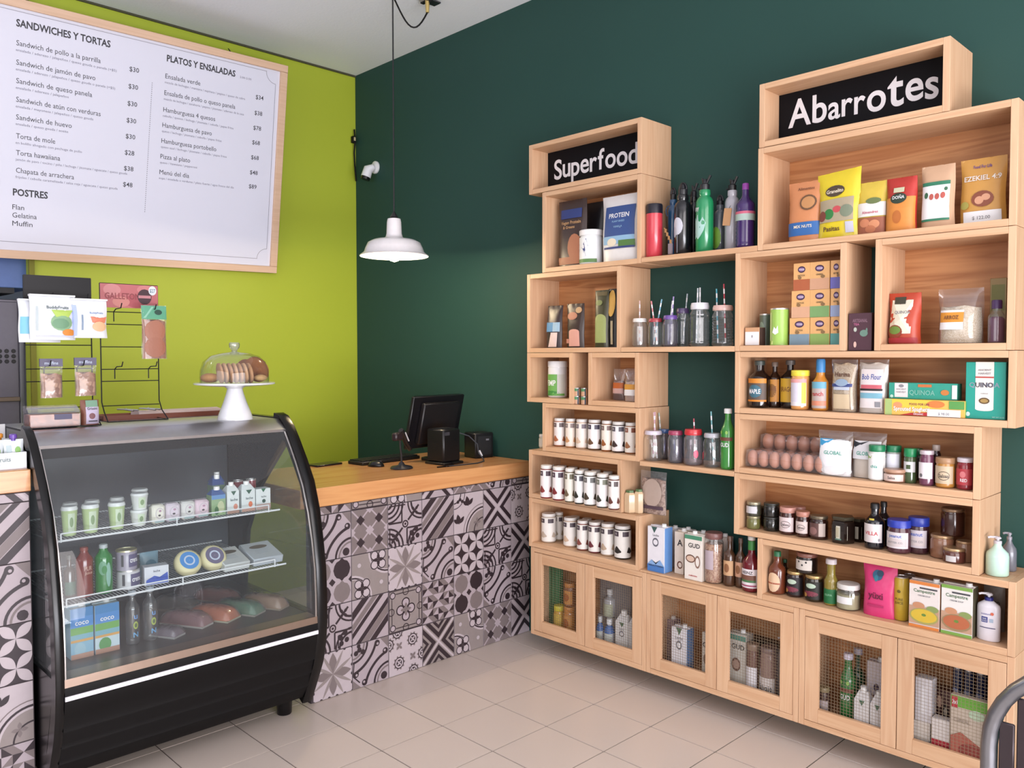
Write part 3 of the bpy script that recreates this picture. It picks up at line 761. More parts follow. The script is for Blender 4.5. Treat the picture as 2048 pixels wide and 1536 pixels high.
# ================================================================== MENU BOARD
mt = math.atan2(0.22, 1.292)
board = thing('menu_board', 'white menu board in a pale wooden frame, hung on the lime wall', 'menu board', (0, 0, 0))
al = math.radians(1.0)
up_ = Vector((math.sin(mt), 0, math.cos(mt))); uu = Vector((0, 1, 0)); u_ = uu*math.cos(al)+up_*math.sin(al); v_ = -uu*math.sin(al)+up_*math.cos(al); n_ = u_.cross(v_)
mbm = Matrix((u_, v_, n_)).transposed().to_4x4(); mbm = mbm @ Matrix.Scale(1.0385, 4); mbm.translation = Vector((-0.1406, -0.5802, 2.229))  # board enlarged by the same scaling about the camera
board.matrix_world = mbm
FR = wood('board_frame_wood', (216, 184, 158), (196, 160, 130), 'X', 8, 0.5, 0.4)
WL = -2.44
PAPER = M('e4e6f6', 0.5, var=0.0)
MB().box(WL+0.02, -0.01, 0.02, 1.29, -0.006, 0.006, PAPER).build('panel', board, smooth=0)
for a in ((WL, 0.012, 1.268, 1.312), (WL, 0.012, 0.0, 0.044)): MB().box(a[0], a[1], a[2], a[3], -0.012, 0.02, FR, 0.002).build('frame_board', board)
for a in ((-0.036, 0.012, 0.0442, 1.2678), (WL, WL+0.045, 0.0442, 1.2678)): MB().box(a[0], a[1], a[2], a[3], -0.012, 0.02, FR, 0.002).build('frame_board', board)
for px_ in (-0.35, -1.9): MB().tube([(px_, 1.30, 0.0), (px_, 1.34, -0.06)], 0.003, BLACKM).build('hanger', board)
tx = MB(); GREYL = M('9a9aa8', 0.6, var=0); DK = M('3c3c44', 0.6, var=0); MD = M('3e3e48', 0.6, var=0); SB = M('74748a', 0.6, var=0)
def wr(s, u, v, h, m, w_=None, bold=0.0, right=False):
    vs, fs = text_tris(s, bold); x0 = min(p[0] for p in vs); x1 = max(p[0] for p in vs); sc = h/0.72; sx = sc if w_ is None else w_/(x1-x0)
    ox = u-(x1-x0)*sx if right else u
    tx.mesh([(ox+(x-x0)*sx, v+y*sc, 0.0066) for x, y in vs], fs, m)
wr('SANDWICHES Y TORTAS', -1.504, 1.179, 0.036, DK, 0.455, 0.028)
wr('PLATOS Y ENSALADAS', -0.743, 1.176, 0.036, DK, 0.414, 0.028)
wr('2:00-5:00', -0.300, 1.176, 0.012, SB, 0.075)
wr('POSTRES', -1.517, 0.331, 0.036, DK, 0.166, 0.028)
L1 = [('Sandwich de pollo a la parrilla', 'ensalada / aderezo / jalapeños / queso gouda o panela (+$5)', 0.405, 0.49, '$30'),
      ('Sandwich de jamón de pavo', 'ensalada / aderezo / jalapeños / queso gouda o panela (+$5)', 0.38, 0.485, '$30'),
      ('Sandwich de queso panela', 'ensalada / aderezo / jalapeños', 0.365, 0.25, '$30'),
      ('Sandwich de atún con verduras', 'ensalada / mayonesa / jalapeños / queso gouda', 0.41, 0.375, '$30'),
      ('Sandwich de huevo', 'ensalada / queso gouda / aceite', 0.265, 0.25, '$30'),
      ('Torta de mole', 'en bolillo ahogado con pechuga de pollo', 0.185, 0.32, '$28'),
      ('Torta hawaiiana', 'jamón de pavo / tocino / piña / lechuga / jitomate / aguacate / queso gouda', 0.21, 0.56, '$38'),
      ('Chapata de arrachera', 'frijoles / cebolla caramelizada / salsa roja / aguacate / queso gouda', 0.28, 0.51, '$48')]
v1 = [1.086, 0.991, 0.900, 0.807, 0.719, 0.624, 0.539, 0.449]; vp = [1.078, 0.985, 0.892, 0.800, 0.712, 0.622, 0.534, 0.444]
for (a, s, w1, w2, p), v, q in zip(L1, v1, vp):
    wr(a, -1.503, v, 0.027, MD, w1); wr(s, -1.505, v-0.028, 0.013, SB, w2, 0.0); wr(p, -0.947-(1.08-v)*0.03, q, 0.026, MD, 0.052, 0.006)
L2 = [('Ensalada verde', 'mezcla de lechugas / manzana / espinaca / pepino / queso de cabra', 0.205, 0.49, '$34'),
      ('Ensalada de pollo o queso panela', 'mezcla de lechugas / zanahoria / pepino / jitomate / aderezo de la casa', 0.43, 0.49, '$38'),
      ('Hamburguesa 4 quesos', 'cebolla / quesos / lechuga / jitomate / cebolla / papas fritas', 0.31, 0.43, '$78'),
      ('Hamburguesa de pavo', 'queso / lechuga / jitomate / cebolla / papas fritas', 0.295, 0.36, '$68'),
      ('Hamburguesa portobello', 'queso azul / lechuga / jitomate / cebolla / papas fritas', 0.33, 0.40, '$68'),
      ('Pizza al plato', 'queso / hawaiana / pepperoni', 0.175, 0.22, '$48'),
      ('Menú del día', 'sopa / ensalada o verduras / plato fuerte / agua fresca del día', 0.175, 0.46, '$89')]
v2 = [1.081, 0.988, 0.894, 0.807, 0.718, 0.629, 0.539]; vq = [1.073, 0.978, 0.887, 0.798, 0.706, 0.613, 0.526]
for (a, s, w1, w2, p), v, q in zip(L2, v2, vq):
    wr(a, -0.748-(1.08-v)*0.03, v, 0.027, MD, w1); wr(s, -0.75-(1.08-v)*0.03, v-0.028, 0.013, SB, w2, 0.0); wr(p, -0.191-(1.07-v)*0.03, q, 0.026, MD, 0.052, 0.006)
for i, s in enumerate(('Flan', 'Gelatina', 'Muffin')): wr(s, -1.519, (0.258, 0.216, 0.173)[i], 0.027, MD, (0.055, 0.115, 0.095)[i])
tx.build('lettering', board, smooth=0)
ln = MB()
def bar(u0_, v0_, u1_, v1_, wd=0.003):
    d = Vector((u1_-u0_, v1_-v0_)).normalized(); q = (-d.y*wd/2, d.x*wd/2)
    ln.face([(u0_+q[0], v0_+q[1], 0.0066), (u0_-q[0], v0_-q[1], 0.0066), (u1_-q[0], v1_-q[1], 0.0066), (u1_+q[0], v1_+q[1], 0.0066)], GREYL)
bar(-0.062, 0.155, -0.062, 1.185); bar(-2.35, 1.252, -0.125, 1.252); bar(-2.35, 0.088, -0.125, 0.088)
for cx, cy, a0 in ((-0.062, 1.252, PI), (-0.062, 0.088, PI/2)):
    for i in range(8):
        a = a0+PI/2*i/8; b_ = a0+PI/2*(i+1)/8
        bar(cx+0.066*math.cos(a), cy+0.066*math.sin(a), cx+0.066*math.cos(b_), cy+0.066*math.sin(b_))
for k in range(64):
    v = 1.042-k*0.0115; u = -0.821-(1.042-v)*0.028; bar(u, v, u, v-0.006, 0.004)
    bar(-1.59, v, -1.59, v-0.006, 0.004)
ln.build('printed_border', board, smooth=0)

# ================================================================== PRODUCTS
def K(*a): return M(*a)
def place(spec_kind, L, R, top, z, desc, name, cat, group=None, front=-0.0932, axis='y', **kw):
    """L,R,top: outline in the photograph; z: the board it stands on; front: the plane of its front face.
    axis 'y': stands on the wall shelf facing the room; axis 'x': stands in the showcase or on a counter facing +x."""
    ax = 0 if axis == 'y' else 1
    def pt(px, dep, zz):
        P = [0, dep, zz] if axis == 'y' else [dep, 0, zz]
        P[ax] = solve(P, ax, px=px); return P
    rnd = spec_kind in ROUND
    zc = z+0.08
    if rnd:
        r = 0.03
        for _ in range(4):
            dep = front+r if axis == 'y' else front-r
            P = pt((L+R)/2, dep, zc); d = Vector(P)-Vector(CAM); fz = d.dot(Fw); c_ = fz/math.hypot(d.dot(Rt), fz)
            r = (R-L)/2*fz*c_/FPX
        hh = kw.pop('h', None) or solve(P, 2, py=top)-z
        loc = (P[0], P[1], z); rz = 0 if axis == 'y' else PI/2
        parts = dict(r=r, h=hh)
    else:
        A = pt(L, front, zc); B = pt(R, front, zc); wd = abs(B[ax]-A[ax]); mid = [(p+q)/2 for p, q in zip(A, B)]
        hh = kw.pop('h', None) or solve(mid, 2, py=top)-z
        dpt = kw.pop('d', 0.05)
        loc = (mid[0], mid[1]+dpt/2, z) if axis == 'y' else (mid[0]-dpt/2, mid[1], z); rz = 0 if axis == 'y' else PI/2
        parts = dict(w=wd, h=hh, d=dpt)
    rz += kw.pop('turn', 0.0)
    t = thing(name, desc, cat, loc, rz, group)
    BUILD[spec_kind](t, **parts, **kw)
    return t

def b_box(t, w, h, d, col='cccccc', side=None, marks=(), topcol=None, rough=0.45, bev=0.0012):
    mb = MB(); mb.box(-w/2, w/2, -d/2, d/2, 0, h, M(col, rough), bev); 
    mb.build('carton', t)
    if side:
        s = MB(); s.box(w/2, w/2+0.0006, -d/2+0.001, d/2-0.001, 0.001, h-0.001, M(side, rough)); s.build('side_panel', t, smooth=0)
    if topcol: MB().box(-w/2+.001, w/2-.001, -d/2+.001, d/2-.001, h, h+0.0006, M(topcol, rough)).build('top_panel', t, smooth=0)
    if marks: printed(flatS(w, h, -d/2), marks, w, h).build('print', t, smooth=0)
def b_milk(t, w, h, d, col='f0f0f2', side='8fb4e0', capc='f4f4f4', marks=(), capx=0.15, sidemarks=()):
    b_box(t, w, h*0.955, d, col, side, marks)
    MB().lathe([(0.013, 0), (0.013, 0.004), (0.011, 0.006), (0.011, h*0.045+0.004)], M(capc, 0.4), 16, w*capx, 0, h*0.955).build('cap', t)
    MB().box(-w/2, w/2, -d/2+d*0.45, -d/2+d*0.5, h*0.955, h*0.955+0.003, M(col)).build('seam', t)
def b_gable(t, w, h, d, col='e8eef0', marks=(), capc='f4f4f4', topc=None):
    hb = h*0.72; mb = MB(); m = M(col, 0.4)
    mb.box(-w/2, w/2, -d/2, d/2, 0, hb, m)
    mt_ = M(topc or col, 0.4)
    q = w*0.30; mb.mesh([(-w/2, -d/2, hb), (w/2, -d/2, hb), (w/2, d/2, hb), (-w/2, d/2, hb), (-q, -0.004, h*0.9), (q, -0.004, h*0.9), (q, 0.004, h*0.9), (-q, 0.004, h*0.9)],
                 [(0, 1, 5, 4), (1, 2, 6, 5), (2, 3, 7, 6), (3, 0, 4, 7), (4, 5, 6, 7)], mt_)
    mb.build('carton', t, smooth=0)
    MB().lathe([(w*0.2, 0), (w*0.2, h*0.12)], M(capc, 0.4), 14, 0, -0.006, h*0.88).build('cap', t)
    if marks: printed(flatS(w, hb, -d/2), marks, w, hb).build('print', t, smooth=0)
def b_pouch(t, w, h, d, col='222222', marks=(), neck=0.0, rough=0.35, lean=0.0, top=None, clear=False, fill=None, ziptop=0.9, skew=0.0, tag_=None):
    S = pouchS(w, h, d, neck, lean); nu, nv = 12, 14
    def sheet(sd, v0, v1, m, mb, jit=0.0):
        vs = []
        for j in range(nv+1):
            for i in range(nu+1):
                v = v0+(v1-v0)*j/nv; p, n = S(-1+2*i/nu, v, sd)
                wob = 0.0016*math.sin(i*1.7+j*2.3+h*90)*(0.4+v)*(1 if 0 < i < nu else 0)
                vs.append((p[0], p[1]+wob*sd, p[2]+skew*v*(-1+2*i/nu)*w))
        mb.mesh(vs, [(j*(nu+1)+i, j*(nu+1)+i+1, (j+1)*(nu+1)+i+1, (j+1)*(nu+1)+i) for j in range(nv) for i in range(nu)], m)
    base = PLASTIC if clear else M(col, rough)
    mb = MB(); vt = top[0] if top else 1.0
    for sd in (-1, 1):
        sheet(sd, 0, vt, base, mb)
        if top: sheet(sd, vt, 1.0, top[1] if not isinstance(top[1], str) else M(top[1], rough), mb)
    # bottom gusset
    n = nu; vs = [S(-1+2*i/n, 0, -1)[0] for i in range(n+1)]+[S(-1+2*i/n, 0, 1)[0] for i in range(n+1)]
    mb.mesh(vs, [(i, i+1, n+1+i+1, n+1+i) for i in range(n)], base)
    mb.build('bag', t, smooth=1.2)
    if fill:
        fh, fc = fill; F = MB(); S2 = pouchS(w*0.93, h, d*0.88, neck, lean)
        vs = []; fs = []
        ring_ = [(-1+2*i/nu, -1) for i in range(nu+1)]+[(1-2*i/nu, 1) for i in range(1, nu)]
        for j in range(7):
            for u, sd in ring_:
                p, _ = S2(u, 0.01+(fh-0.01)*j/6, sd); vs.append((p[0], p[1], p[2]+(0.004*math.sin(u*5) if j == 6 else 0)))
        N = len(ring_)
        for j in range(6):
            for i in range(N): fs.append((j*N+i, j*N+(i+1) % N, (j+1)*N+(i+1) % N, (j+1)*N+i))
        fs += [tuple(range(N-1, -1, -1)), tuple(6*N+i for i in range(N))]
        F.mesh(vs, fs, M(fc, 0.7)); F.build('contents', t, smooth=1.2)
    if marks:
        def SS(u, v):
            p, n_ = S(u, v, -1); return ((p[0], p[1], p[2]+skew*v*u*w), (0, -1, 0))
        printed(SS, marks, w, h, 0.0034, 3).build('print', t, smooth=0)
def b_jar(t, r, h, col='4a2a1c', lid='c9a86a', lidh=0.2, label=None, marks=(), neck=0.92, clear=False, fill=1.0, hexa=False, lidr=0.95, ang=1.15, rough=0.15, lidrough=0.35, lidmetal=0.0, neckh=0.06, lv=(0.12, 0.68)):
    hb = h*(1-lidh); seg = 6 if hexa else 24
    prof = [(r*0.86, 0), (r*0.98, h*0.03), (r, h*0.07), (r, hb-h*neckh*2.0), (r*0.97, hb-h*neckh*1.2), (r*neck, hb-h*neckh*0.3), (r*neck, hb)]
    mb = MB(); mb.lathe(prof, JARGLASS if clear else M(col, rough, coat=0.4), seg)
    mb.build('glass_body', t, smooth=0.35 if hexa else 0.9)
    if clear and fill:
        MB().lathe([(r*0.82, 0.003), (r*0.93, h*0.05), (r*0.93, hb*fill*0.93)], M(col, 0.6), seg).build('contents', t, smooth=0.9)
    rl = r*lidr
    MB().lathe([(rl, 0), (rl*1.02, 0.001), (rl*1.02, h*lidh-0.004), (rl*0.97, h*lidh-0.0008), (rl*0.5, h*lidh)], M(lid, lidrough, lidmetal), seg if hexa else 24, 0, 0, hb).build('lid', t)
    z0, z1 = h*lv[0], h*lv[1]
    if label:
        S = cylS(r*(0.87 if hexa else 1.0)+0.0004, z0, z1, 0, ang)
        mm = [('r', -1, 1, 0, 1, M(label, 0.5))]+list(marks)
        o = printed(S, mm, 2*r*ang, z1-z0, 0.0005, 2).build('label', t, smooth=0.9)
        if hexa: o.rotation_euler = (0, 0, 0)
def b_spice(t, r, h, lab='f0ece8', pile='7a4028', stripe='4a4448', lid='e9e6e2', foot='8a4a3a'):
    hb = h*0.90
    MB().lathe([(r*0.9, 0), (r, h*0.02), (r, hb-h*0.05), (r*0.88, hb)], M(foot, 0.25, coat=0.4), 22).build('glass_body', t, smooth=0.9)
    MB().lathe([(r*0.93, 0), (r*0.95, 0.001), (r*0.95, h*0.10-0.003), (r*0.9, h*0.10)], M(lid, 0.4), 22, 0, 0, hb).build('lid', t)
    z0, z1 = h*0.05, h*0.87; S = cylS(r+0.0003, z0, z1, 0, 2.9)
    pm = M(pile, 0.6); sm = M(stripe, 0.5)
    mk = [('r', -1, 1, 0, 1, M(lab, 0.45)), ('r', -0.22, 0.05, 0.78, 0.96, sm), ('r', 0.22, 0.50, 0.78, 0.96, sm), ('r', -0.75, -0.40, 0.78, 0.96, sm),
          ('t', 'TÉ', -0.09, 0.87, 0.06, M('d8d0d0')), ('p', [(-0.19, 0.21), (-0.15, 0.31), (-0.08, 0.40), (-0.04, 0.42), (0.0, 0.40), (0.08, 0.32), (0.17, 0.24), (0.16, 0.20), (0.0, 0.15), (-0.14, 0.17)], pm),
          ('p', [(0.40, 0.20), (0.46, 0.36), (0.50, 0.40), (0.60, 0.30), (0.68, 0.22), (0.55, 0.15)], pm)]
    printed(S, mk, 2*r*2.9, z1-z0, 0.0005, 4).build('label', t, smooth=0.9)
def b_bottle(t, r, h, col='2a1510', cap='e8e8e8', capr=0.4, caph=0.1, neckr=0.36, sh=0.62, nk=0.75, label=None, marks=(), lv=(0.15, 0.5), ang=1.15, rough=0.15, extra=None, clear=False, ribs=0, capname='cap', waist=0.0, fillc=None):
    hb = h*(1-caph)
    prof = [(r*0.85, 0), (r*0.98, h*0.02), (r, h*0.05)]
    if ribs:
        for i in range(ribs):
            zz = h*(0.07+(sh-0.12)*i/ribs); q = h*(sh-0.12)/ribs
            if lv[0]*h-0.004 < zz < lv[1]*h: prof.append((r, zz)); continue
            prof += [(r, zz), (r*0.955, zz+q*0.5)]
    if waist: prof += [(r, h*0.2), (r*(1-waist), h*0.36), (r, h*0.5)]
    for i in range(7):
        s = i/6; k = (1-math.cos(PI*s))/2; prof.append((r+(r*neckr-r)*k, h*(sh+(nk-sh)*s)))
    prof.append((r*neckr, hb))
    MB().lathe(prof, JARGLASS if clear else M(col, rough, coat=0.4), 24).build('body', t, smooth=0.9)
    if fillc: MB().lathe([(r*0.9, 0.003), (r*0.93, h*sh*0.9), (r*0.6, h*sh*1.02)], M(fillc, 0.4), 20).build('contents', t, smooth=0.9)
    cr = r*capr
    MB().lathe([(cr, 0), (cr*1.0, h*caph*0.85), (cr*0.85, h*caph)], M(cap, 0.4), 18, 0, 0, hb).build(capname, t)
    if label:
        z0, z1 = h*lv[0], h*lv[1]; S = cylS(r+0.0004, z0, z1, 0, ang)
        printed(S, [('r', -1, 1, 0, 1, M(label, 0.5))]+list(marks), 2*r*ang, z1-z0, 0.0005, 3).build('label', t, smooth=0.9)
    elif marks:
        S = cylS(r+0.0004, 0, h*sh, 0, ang); printed(S, marks, 2*r*ang, h*sh, 0.0004).build('print', t, smooth=0.9)
    if extra: extra(t, r, h)
def b_can(t, r, h, col='b8d070', rim='c8c8c8', marks=(), top='d0d0d0', ang=1.2, taper=False):
    if taper: prof = [(r*0.8, 0), (r, h*0.03), (r, h*0.93), (r*0.86, h*0.975)]
    else: prof = [(r*1.01, 0), (r*1.01, 0.004), (r, 0.005), (r, h-0.006)]
    MB().lathe(prof, M(col, 0.35, coat=0.3), 24).build('body', t, smooth=0.9)
    zt = h*0.975 if taper else h-0.006; rt = r*0.86 if taper else r*1.01
    MB().lathe([(rt, 0), (rt, h-zt), (rt*0.9, h-zt), (rt*0.88, h-zt-0.002), (0.001, h-zt-0.002)], M(rim, 0.3, 0.8), 24, 0, 0, zt).build('lid', t)
    if marks: printed(cylS(r+0.0003, h*0.03, h*0.93, 0, ang), marks, 2*r*ang, h*0.9, 0.0004).build('print', t, smooth=0.9)
def b_mason(t, r, h, lid='e8e8ea', straws=(), tint=None, hob=False, hl=0.13, sticker=None, pearls=True):
    hb = h*(1-hl)
    prof = [(r*0.80, 0), (r*0.96, h*0.03), (r, h*0.08)]
    if hob:
        n = 9
        for i in range(n): zz = h*(0.1+0.62*i/n); prof += [(r, zz), (r*0.93, zz+h*0.03)]
    prof += [(r, h*0.70), (r*0.97, h*0.76), (r*0.82, hb-h*0.03), (r*0.82, hb)]
    g_ = glassy_t(tint) if tint else JARGLASS
    MB().lathe(prof, g_, 22, cap=False).build('glass_body', t, smooth=0.9)
    MB().lathe([(0.001, 0), (r*0.78, 0.0), (r*0.8, 0.005), (0.001, 0.006)], g_, 22).build('glass_base', t)
    MB().lathe([(r*0.90, 0), (r*0.92, 0.002), (r*0.92, h*hl*0.55), (r*0.84, h*hl), (r*0.15, h*hl*1.02), (r*0.12, h*hl*0.9)], M(lid, 0.3, coat=0.3), 22, 0, 0, hb).build('lid', t)
    for dx, topx, topz, c1 in straws:
        s = MB(); x0, z0 = dx*r, h*0.08; x1, z1 = topx, h+topz
        n = 12
        for i in range(n):
            a = i/n; b_ = (i+1)/n
            s.tube([(x0+(x1-x0)*a, 0, z0+(z1-z0)*a), (x0+(x1-x0)*b_, 0, z0+(z1-z0)*b_)], 0.0034, M(c1 if i % 2 else 'e6e6ea', 0.4), 8)
        s.build('straw', t)
    if sticker:
        printed(cylS(r+0.0008, h*0.2, h*0.45), [('e', sticker[1], 0.5, 0.22, 0.45, M(sticker[0], 0.4))], 2*r*1.15, h*0.25).build('label', t, smooth=0.9)
_gt = {}
def glassy_t(tint):
    if tint not in _gt: _gt[tint] = glassy('tinted_glass', tuple(lin(int(tint[i:i+2], 16)) for i in (0, 2, 4)), 0.10, 2.0, 0.08)
    return _gt[tint]
def b_flask(t, r, h, col='c8303c', cap='1c1c22', style='plain', marks=(), loop=True, capc2=None, tagc=None, ring=None):
    if style == 'plain':
        hb = h*0.82; MB().lathe([(r*0.9, 0), (r, 0.004), (r, hb)], M(col, 0.3, coat=0.4), 24).build('body', t, smooth=0.9)
        MB().lathe([(r*1.02, 0), (r*1.02, h*0.15), (r*0.95, h*0.18)], M(cap, 0.35), 24, 0, 0, hb).build('cap', t)
    else:
        hb = h*0.80
        prof = [(r*0.9, 0), (r, 0.005), (r, h*0.62), (r*0.98, h*0.66), (r*0.86, h*0.70), (r*0.62, h*0.725), (r*0.60, h*0.735), (r*0.66, h*0.745), (r*0.66, hb), (r*0.60, hb+0.004)]
        MB().lathe(prof, M(col, 0.25, coat=0.5), 24).build('body', t, smooth=0.9)
        c = MB(); c.lathe([(r*0.52, 0), (r*0.54, 0.002), (r*0.54, h*0.07), (r*0.3, h*0.085), (r*0.26, h*0.13), (r*0.2, h*0.14)], M(cap, 0.4), 20, 0, 0, hb+0.004)
        if style == 'spout':
            c.tube([(r*0.25, 0, hb+h*0.10), (r*0.75, 0, hb+h*0.19)], 0.006, M(cap, 0.4)); c.tube([(-r*0.2, 0, hb+h*0.1), (-r*0.35, 0, hb+h*0.17)], 0.004, M(cap, 0.4)); c.box(-r*0.9, -r*0.4, -0.006, 0.006, hb+h*0.03, hb+h*0.05, M(cap, 0.4))
        else:
            c.tube([(r*0.5*math.cos(a*PI/10), 0, hb+h*0.08+h*0.09*math.sin(a*PI/10)) for a in range(11)], 0.005, M(cap, 0.4))
        c.build('cap', t)
    if marks: printed(cylS(r+0.0004, 0, h*0.62), marks, 2*r*1.15, h*0.62, 0.0005).build('print', t, smooth=0.9)
    if ring:
        MB().tube([(-r*0.7+0.018*math.cos(a*PI/8), -r*0.3, h*0.66+0.026*math.sin(a*PI/8)) for a in range(16)], 0.0022, M(ring, 0.3), closed=True).build('carabiner', t)
    if tagc:
        g_ = MB(); g_.box(-r*1.25, -r*0.1, -r*1.12, -r*1.08, h*0.33, h*0.56, M(tagc, 0.6)); g_.tube([(-r*0.5, -r*1.09, h*0.56), (-r*0.3, -r*0.5, h*0.70)], 0.001, M('202020')); o = g_.build('paper_tag', t); o.rotation_euler = (0, 0.12, 0)
def b_pump(t, r, h, col='dfe6e2', body='b7dccb', cap='d8d8da', collar=None, flat=False, marks=()):
    sy = 0.55 if flat else 1.0; hb = h*0.80 if flat else h*0.62
    prof = [(r*0.9, 0), (r, h*0.02), (r, hb*0.86), (r*0.93, hb*0.93), (r*0.55, hb), (r*0.36, hb+h*0.03)] if flat else \
           [(r*0.92, 0), (r, h*0.02), (r, h*0.42), (r*0.93, h*0.50), (r*0.5, h*0.60), (r*0.34, h*0.66), (r*0.34, h*0.70)]
    MB().lathe(prof, M(body, 0.3, coat=0.4), 28, sy=sy).build('body', t, smooth=0.9)
    zt = prof[-1][1]; cc = M(collar or cap, 0.35)
    MB().lathe([(r*0.36, 0), (r*0.36, h*0.06), (r*0.2, h*0.07)], cc, 18, 0, 0, zt).build('collar', t)
    p = MB(); p.lathe([(0.005, 0), (0.005, h*0.06)], M(cap, 0.35), 10, 0, 0, zt+h*0.06)
    zz = zt+h*0.12; p.lathe([(r*0.30, 0), (r*0.32, h*0.02), (r*0.22, h*0.045)], M(cap, 0.35), 16, 0, 0, zz-0.002); p.tube([(0, 0, zz+h*0.02), (-r*0.55, -r*0.3, zz+h*0.02), (-r*0.75, -r*0.45, zz+h*0.005)], 0.004, M(cap, 0.35))
    p.build('pump', t)
    if marks:
        def S(u, v):
            a = u*1.1; return ((r*math.sin(a), -r*sy*math.cos(a)-0.0004, h*0.08+hb*0.8*v), (0, -1, 0))
        printed(S, marks, 2*r*1.1, hb*0.8, 0.0004).build('print', t, smooth=0.9)
def b_cup(t, r, h, col='b9cf96', lid='dfe4e4', dome=False):
    MB().lathe([(r*0.74, 0), (r*0.76, 0.003), (r*0.95, h*0.86), (r*0.97, h*0.87)], M(col, 0.4), 22).build('cup', t, smooth=0.9)
    MB().lathe([(r, 0), (r, h*0.05), (r*0.9, h*0.13), (r*0.2, h*0.13)], M(lid, 0.25), 22, 0, 0, h*0.87).build('lid', t)
    printed(lambda u, v: ((r*(0.78+0.17*v)*math.sin(u), -r*(0.78+0.17*v)*math.cos(u), h*0.86*v), (math.sin(u), -math.cos(u), 0)),
            [('r', -0.45, 0.45, 0.15, 0.9, M('c8d8bc', 0.5)), ('e', 0, 0.55, 0.25, 0.2, M('7f9a6a'))], 2*r, h*0.86, 0.0005).build('label', t, smooth=0.9)
ROUND = {'jar', 'spice', 'bottle', 'can', 'mason', 'flask', 'pump', 'cup'}
BUILD = dict(box=b_box, milk=b_milk, gable=b_gable, pouch=b_pouch, jar=b_jar, spice=b_spice, bottle=b_bottle, can=b_can, mason=b_mason, flask=b_flask, pump=b_pump, cup=b_cup)

W_ = M('eeeef0', 0.5, var=0); Kk = M('2a2426', 0.6, var=0); NV = M('2c3c78', 0.5, var=0); RD = M('b8303a', 0.5, var=0); GN = M('2f7a4c', 0.5, var=0); OR = M('d8813c', 0.5, var=0); YL = M('e4c23c', 0.5, var=0); BR = M('7a4a30', 0.6, var=0); CR = M('e8dcc4', 0.55, var=0); TN = M('c49a6c', 0.6, var=0); BLU = M('3f78b8', 0.5, var=0); GY = M('8a8a90', 0.6, var=0); TE = M('2a9c8c', 0.5, var=0); PK = M('d8487c', 0.5, var=0); LG = M('8fbf5a', 0.5, var=0); LB = M('8fb8d8', 0.5, var=0); DG = M('1f5a3c', 0.5, var=0)

# ---- protein crate (board top z = 2.118)
z = 2.1355
place('pouch', 1113, 1168, 399, z, 'dark brown protein pouch with a chocolate scoop picture, left in the protein crate', 'snack_pouch', 'pouch', d=0.05, col='3a2a26', front=-0.0828,
      marks=[('r', -0.75, 0.75, 0.72, 0.86, NV), ('t', 'Vegan Protein', 0, 0.66, 0.05, TN, 1.5), ('t', '& Greens', -0.1, 0.59, 0.045, TN, 1.2), ('e', 0.35, 0.28, 0.5, 0.2, M('a4694c')), ('r', -0.9, 0.9, 0.03, 0.14, M('a4694c'))])
place('pouch', 1163, 1203, 404, z, 'plain black pouch standing behind the white protein tub', 'snack_pouch', 'pouch', d=0.045, col='16151a', front=0.0159)
place('jar', 1159, 1207, 461, z, 'white protein tub with a navy label and green foot band', 'protein_tub', 'tub', front=-0.1004, col='eceff2', lid='f0f0f2', lidh=0.17, neckh=0.04, lidr=1.0, label='e8ecf0', lv=(0.04, 0.78), marks=[('p', [(-1, 0.95), (0.2, 0.95), (0.35, 0.65), (0.1, 0.45), (0.2, 0.25), (-1, 0.3)], NV), ('r', -1, 1, 0.02, 0.16, M('5f8a4c')), ('t', 'PROTEIN', -0.4, 0.62, 0.11, W_, 0.9)])
place('pouch', 1197, 1272, 388, z, 'big white protein pouch with a blue front label reading PROTEIN', 'snack_pouch', 'pouch', d=0.075, col='e6e4e4', front=-0.088,
      marks=[('r', -0.72, 0.86, 0.38, 0.83, M('34508c')), ('t', 'PROTEIN', 0.05, 0.69, 0.07, W_, 1.3), ('t', 'PLANT BASED', 0.05, 0.60, 0.028, LB, 1.2), ('t', 'VANILLA', 0.05, 0.52, 0.03, LB, 1.0), ('r', -0.74, 0.86, 0.26, 0.38, LB), ('r', 0.1, 0.88, 0.2, 0.31, M('4f7a3c')), ('e', -0.25, 0.29, 0.25, 0.06, CR), ('r', -0.7, 0.86, 0.19, 0.22, NV)])
# ---- flasks on the long plank
z = 2.1371
place('flask', 1292, 1325, 409, z, 'red steel flask with a black screw lid, leftmost of the flasks', 'drinking_flask', 'bottle', front=-0.1004, col='cf3f4c', cap='1d1a26')
place('flask', 1335, 1357, 372, z, 'slim blue flask with black loop cap, half hidden behind the wooden-tag chain', 'drinking_flask', 'bottle', front=0.0263, col='2a5a86', style='loop', ring='3a6aa0')
place('flask', 1348, 1383, 362, z, 'black flask with a white splash print and loop cap', 'drinking_flask', 'bottle', front=-0.0776, col='14151b', style='loop', marks=[('e', -0.1, 0.62, 0.62, 0.19, M('c8c8d4')), ('e', -0.45, 0.5, 0.3, 0.12, M('b4b4c4')), ('r', -0.1, -0.02, 0.05, 0.45, M('9a9aa8'))])
place('flask', 1376, 1398, 366, z, 'all-black flask squeezed behind the splash-print flask', 'drinking_flask', 'bottle', front=0.0159, col='0e0f12', style='spout')
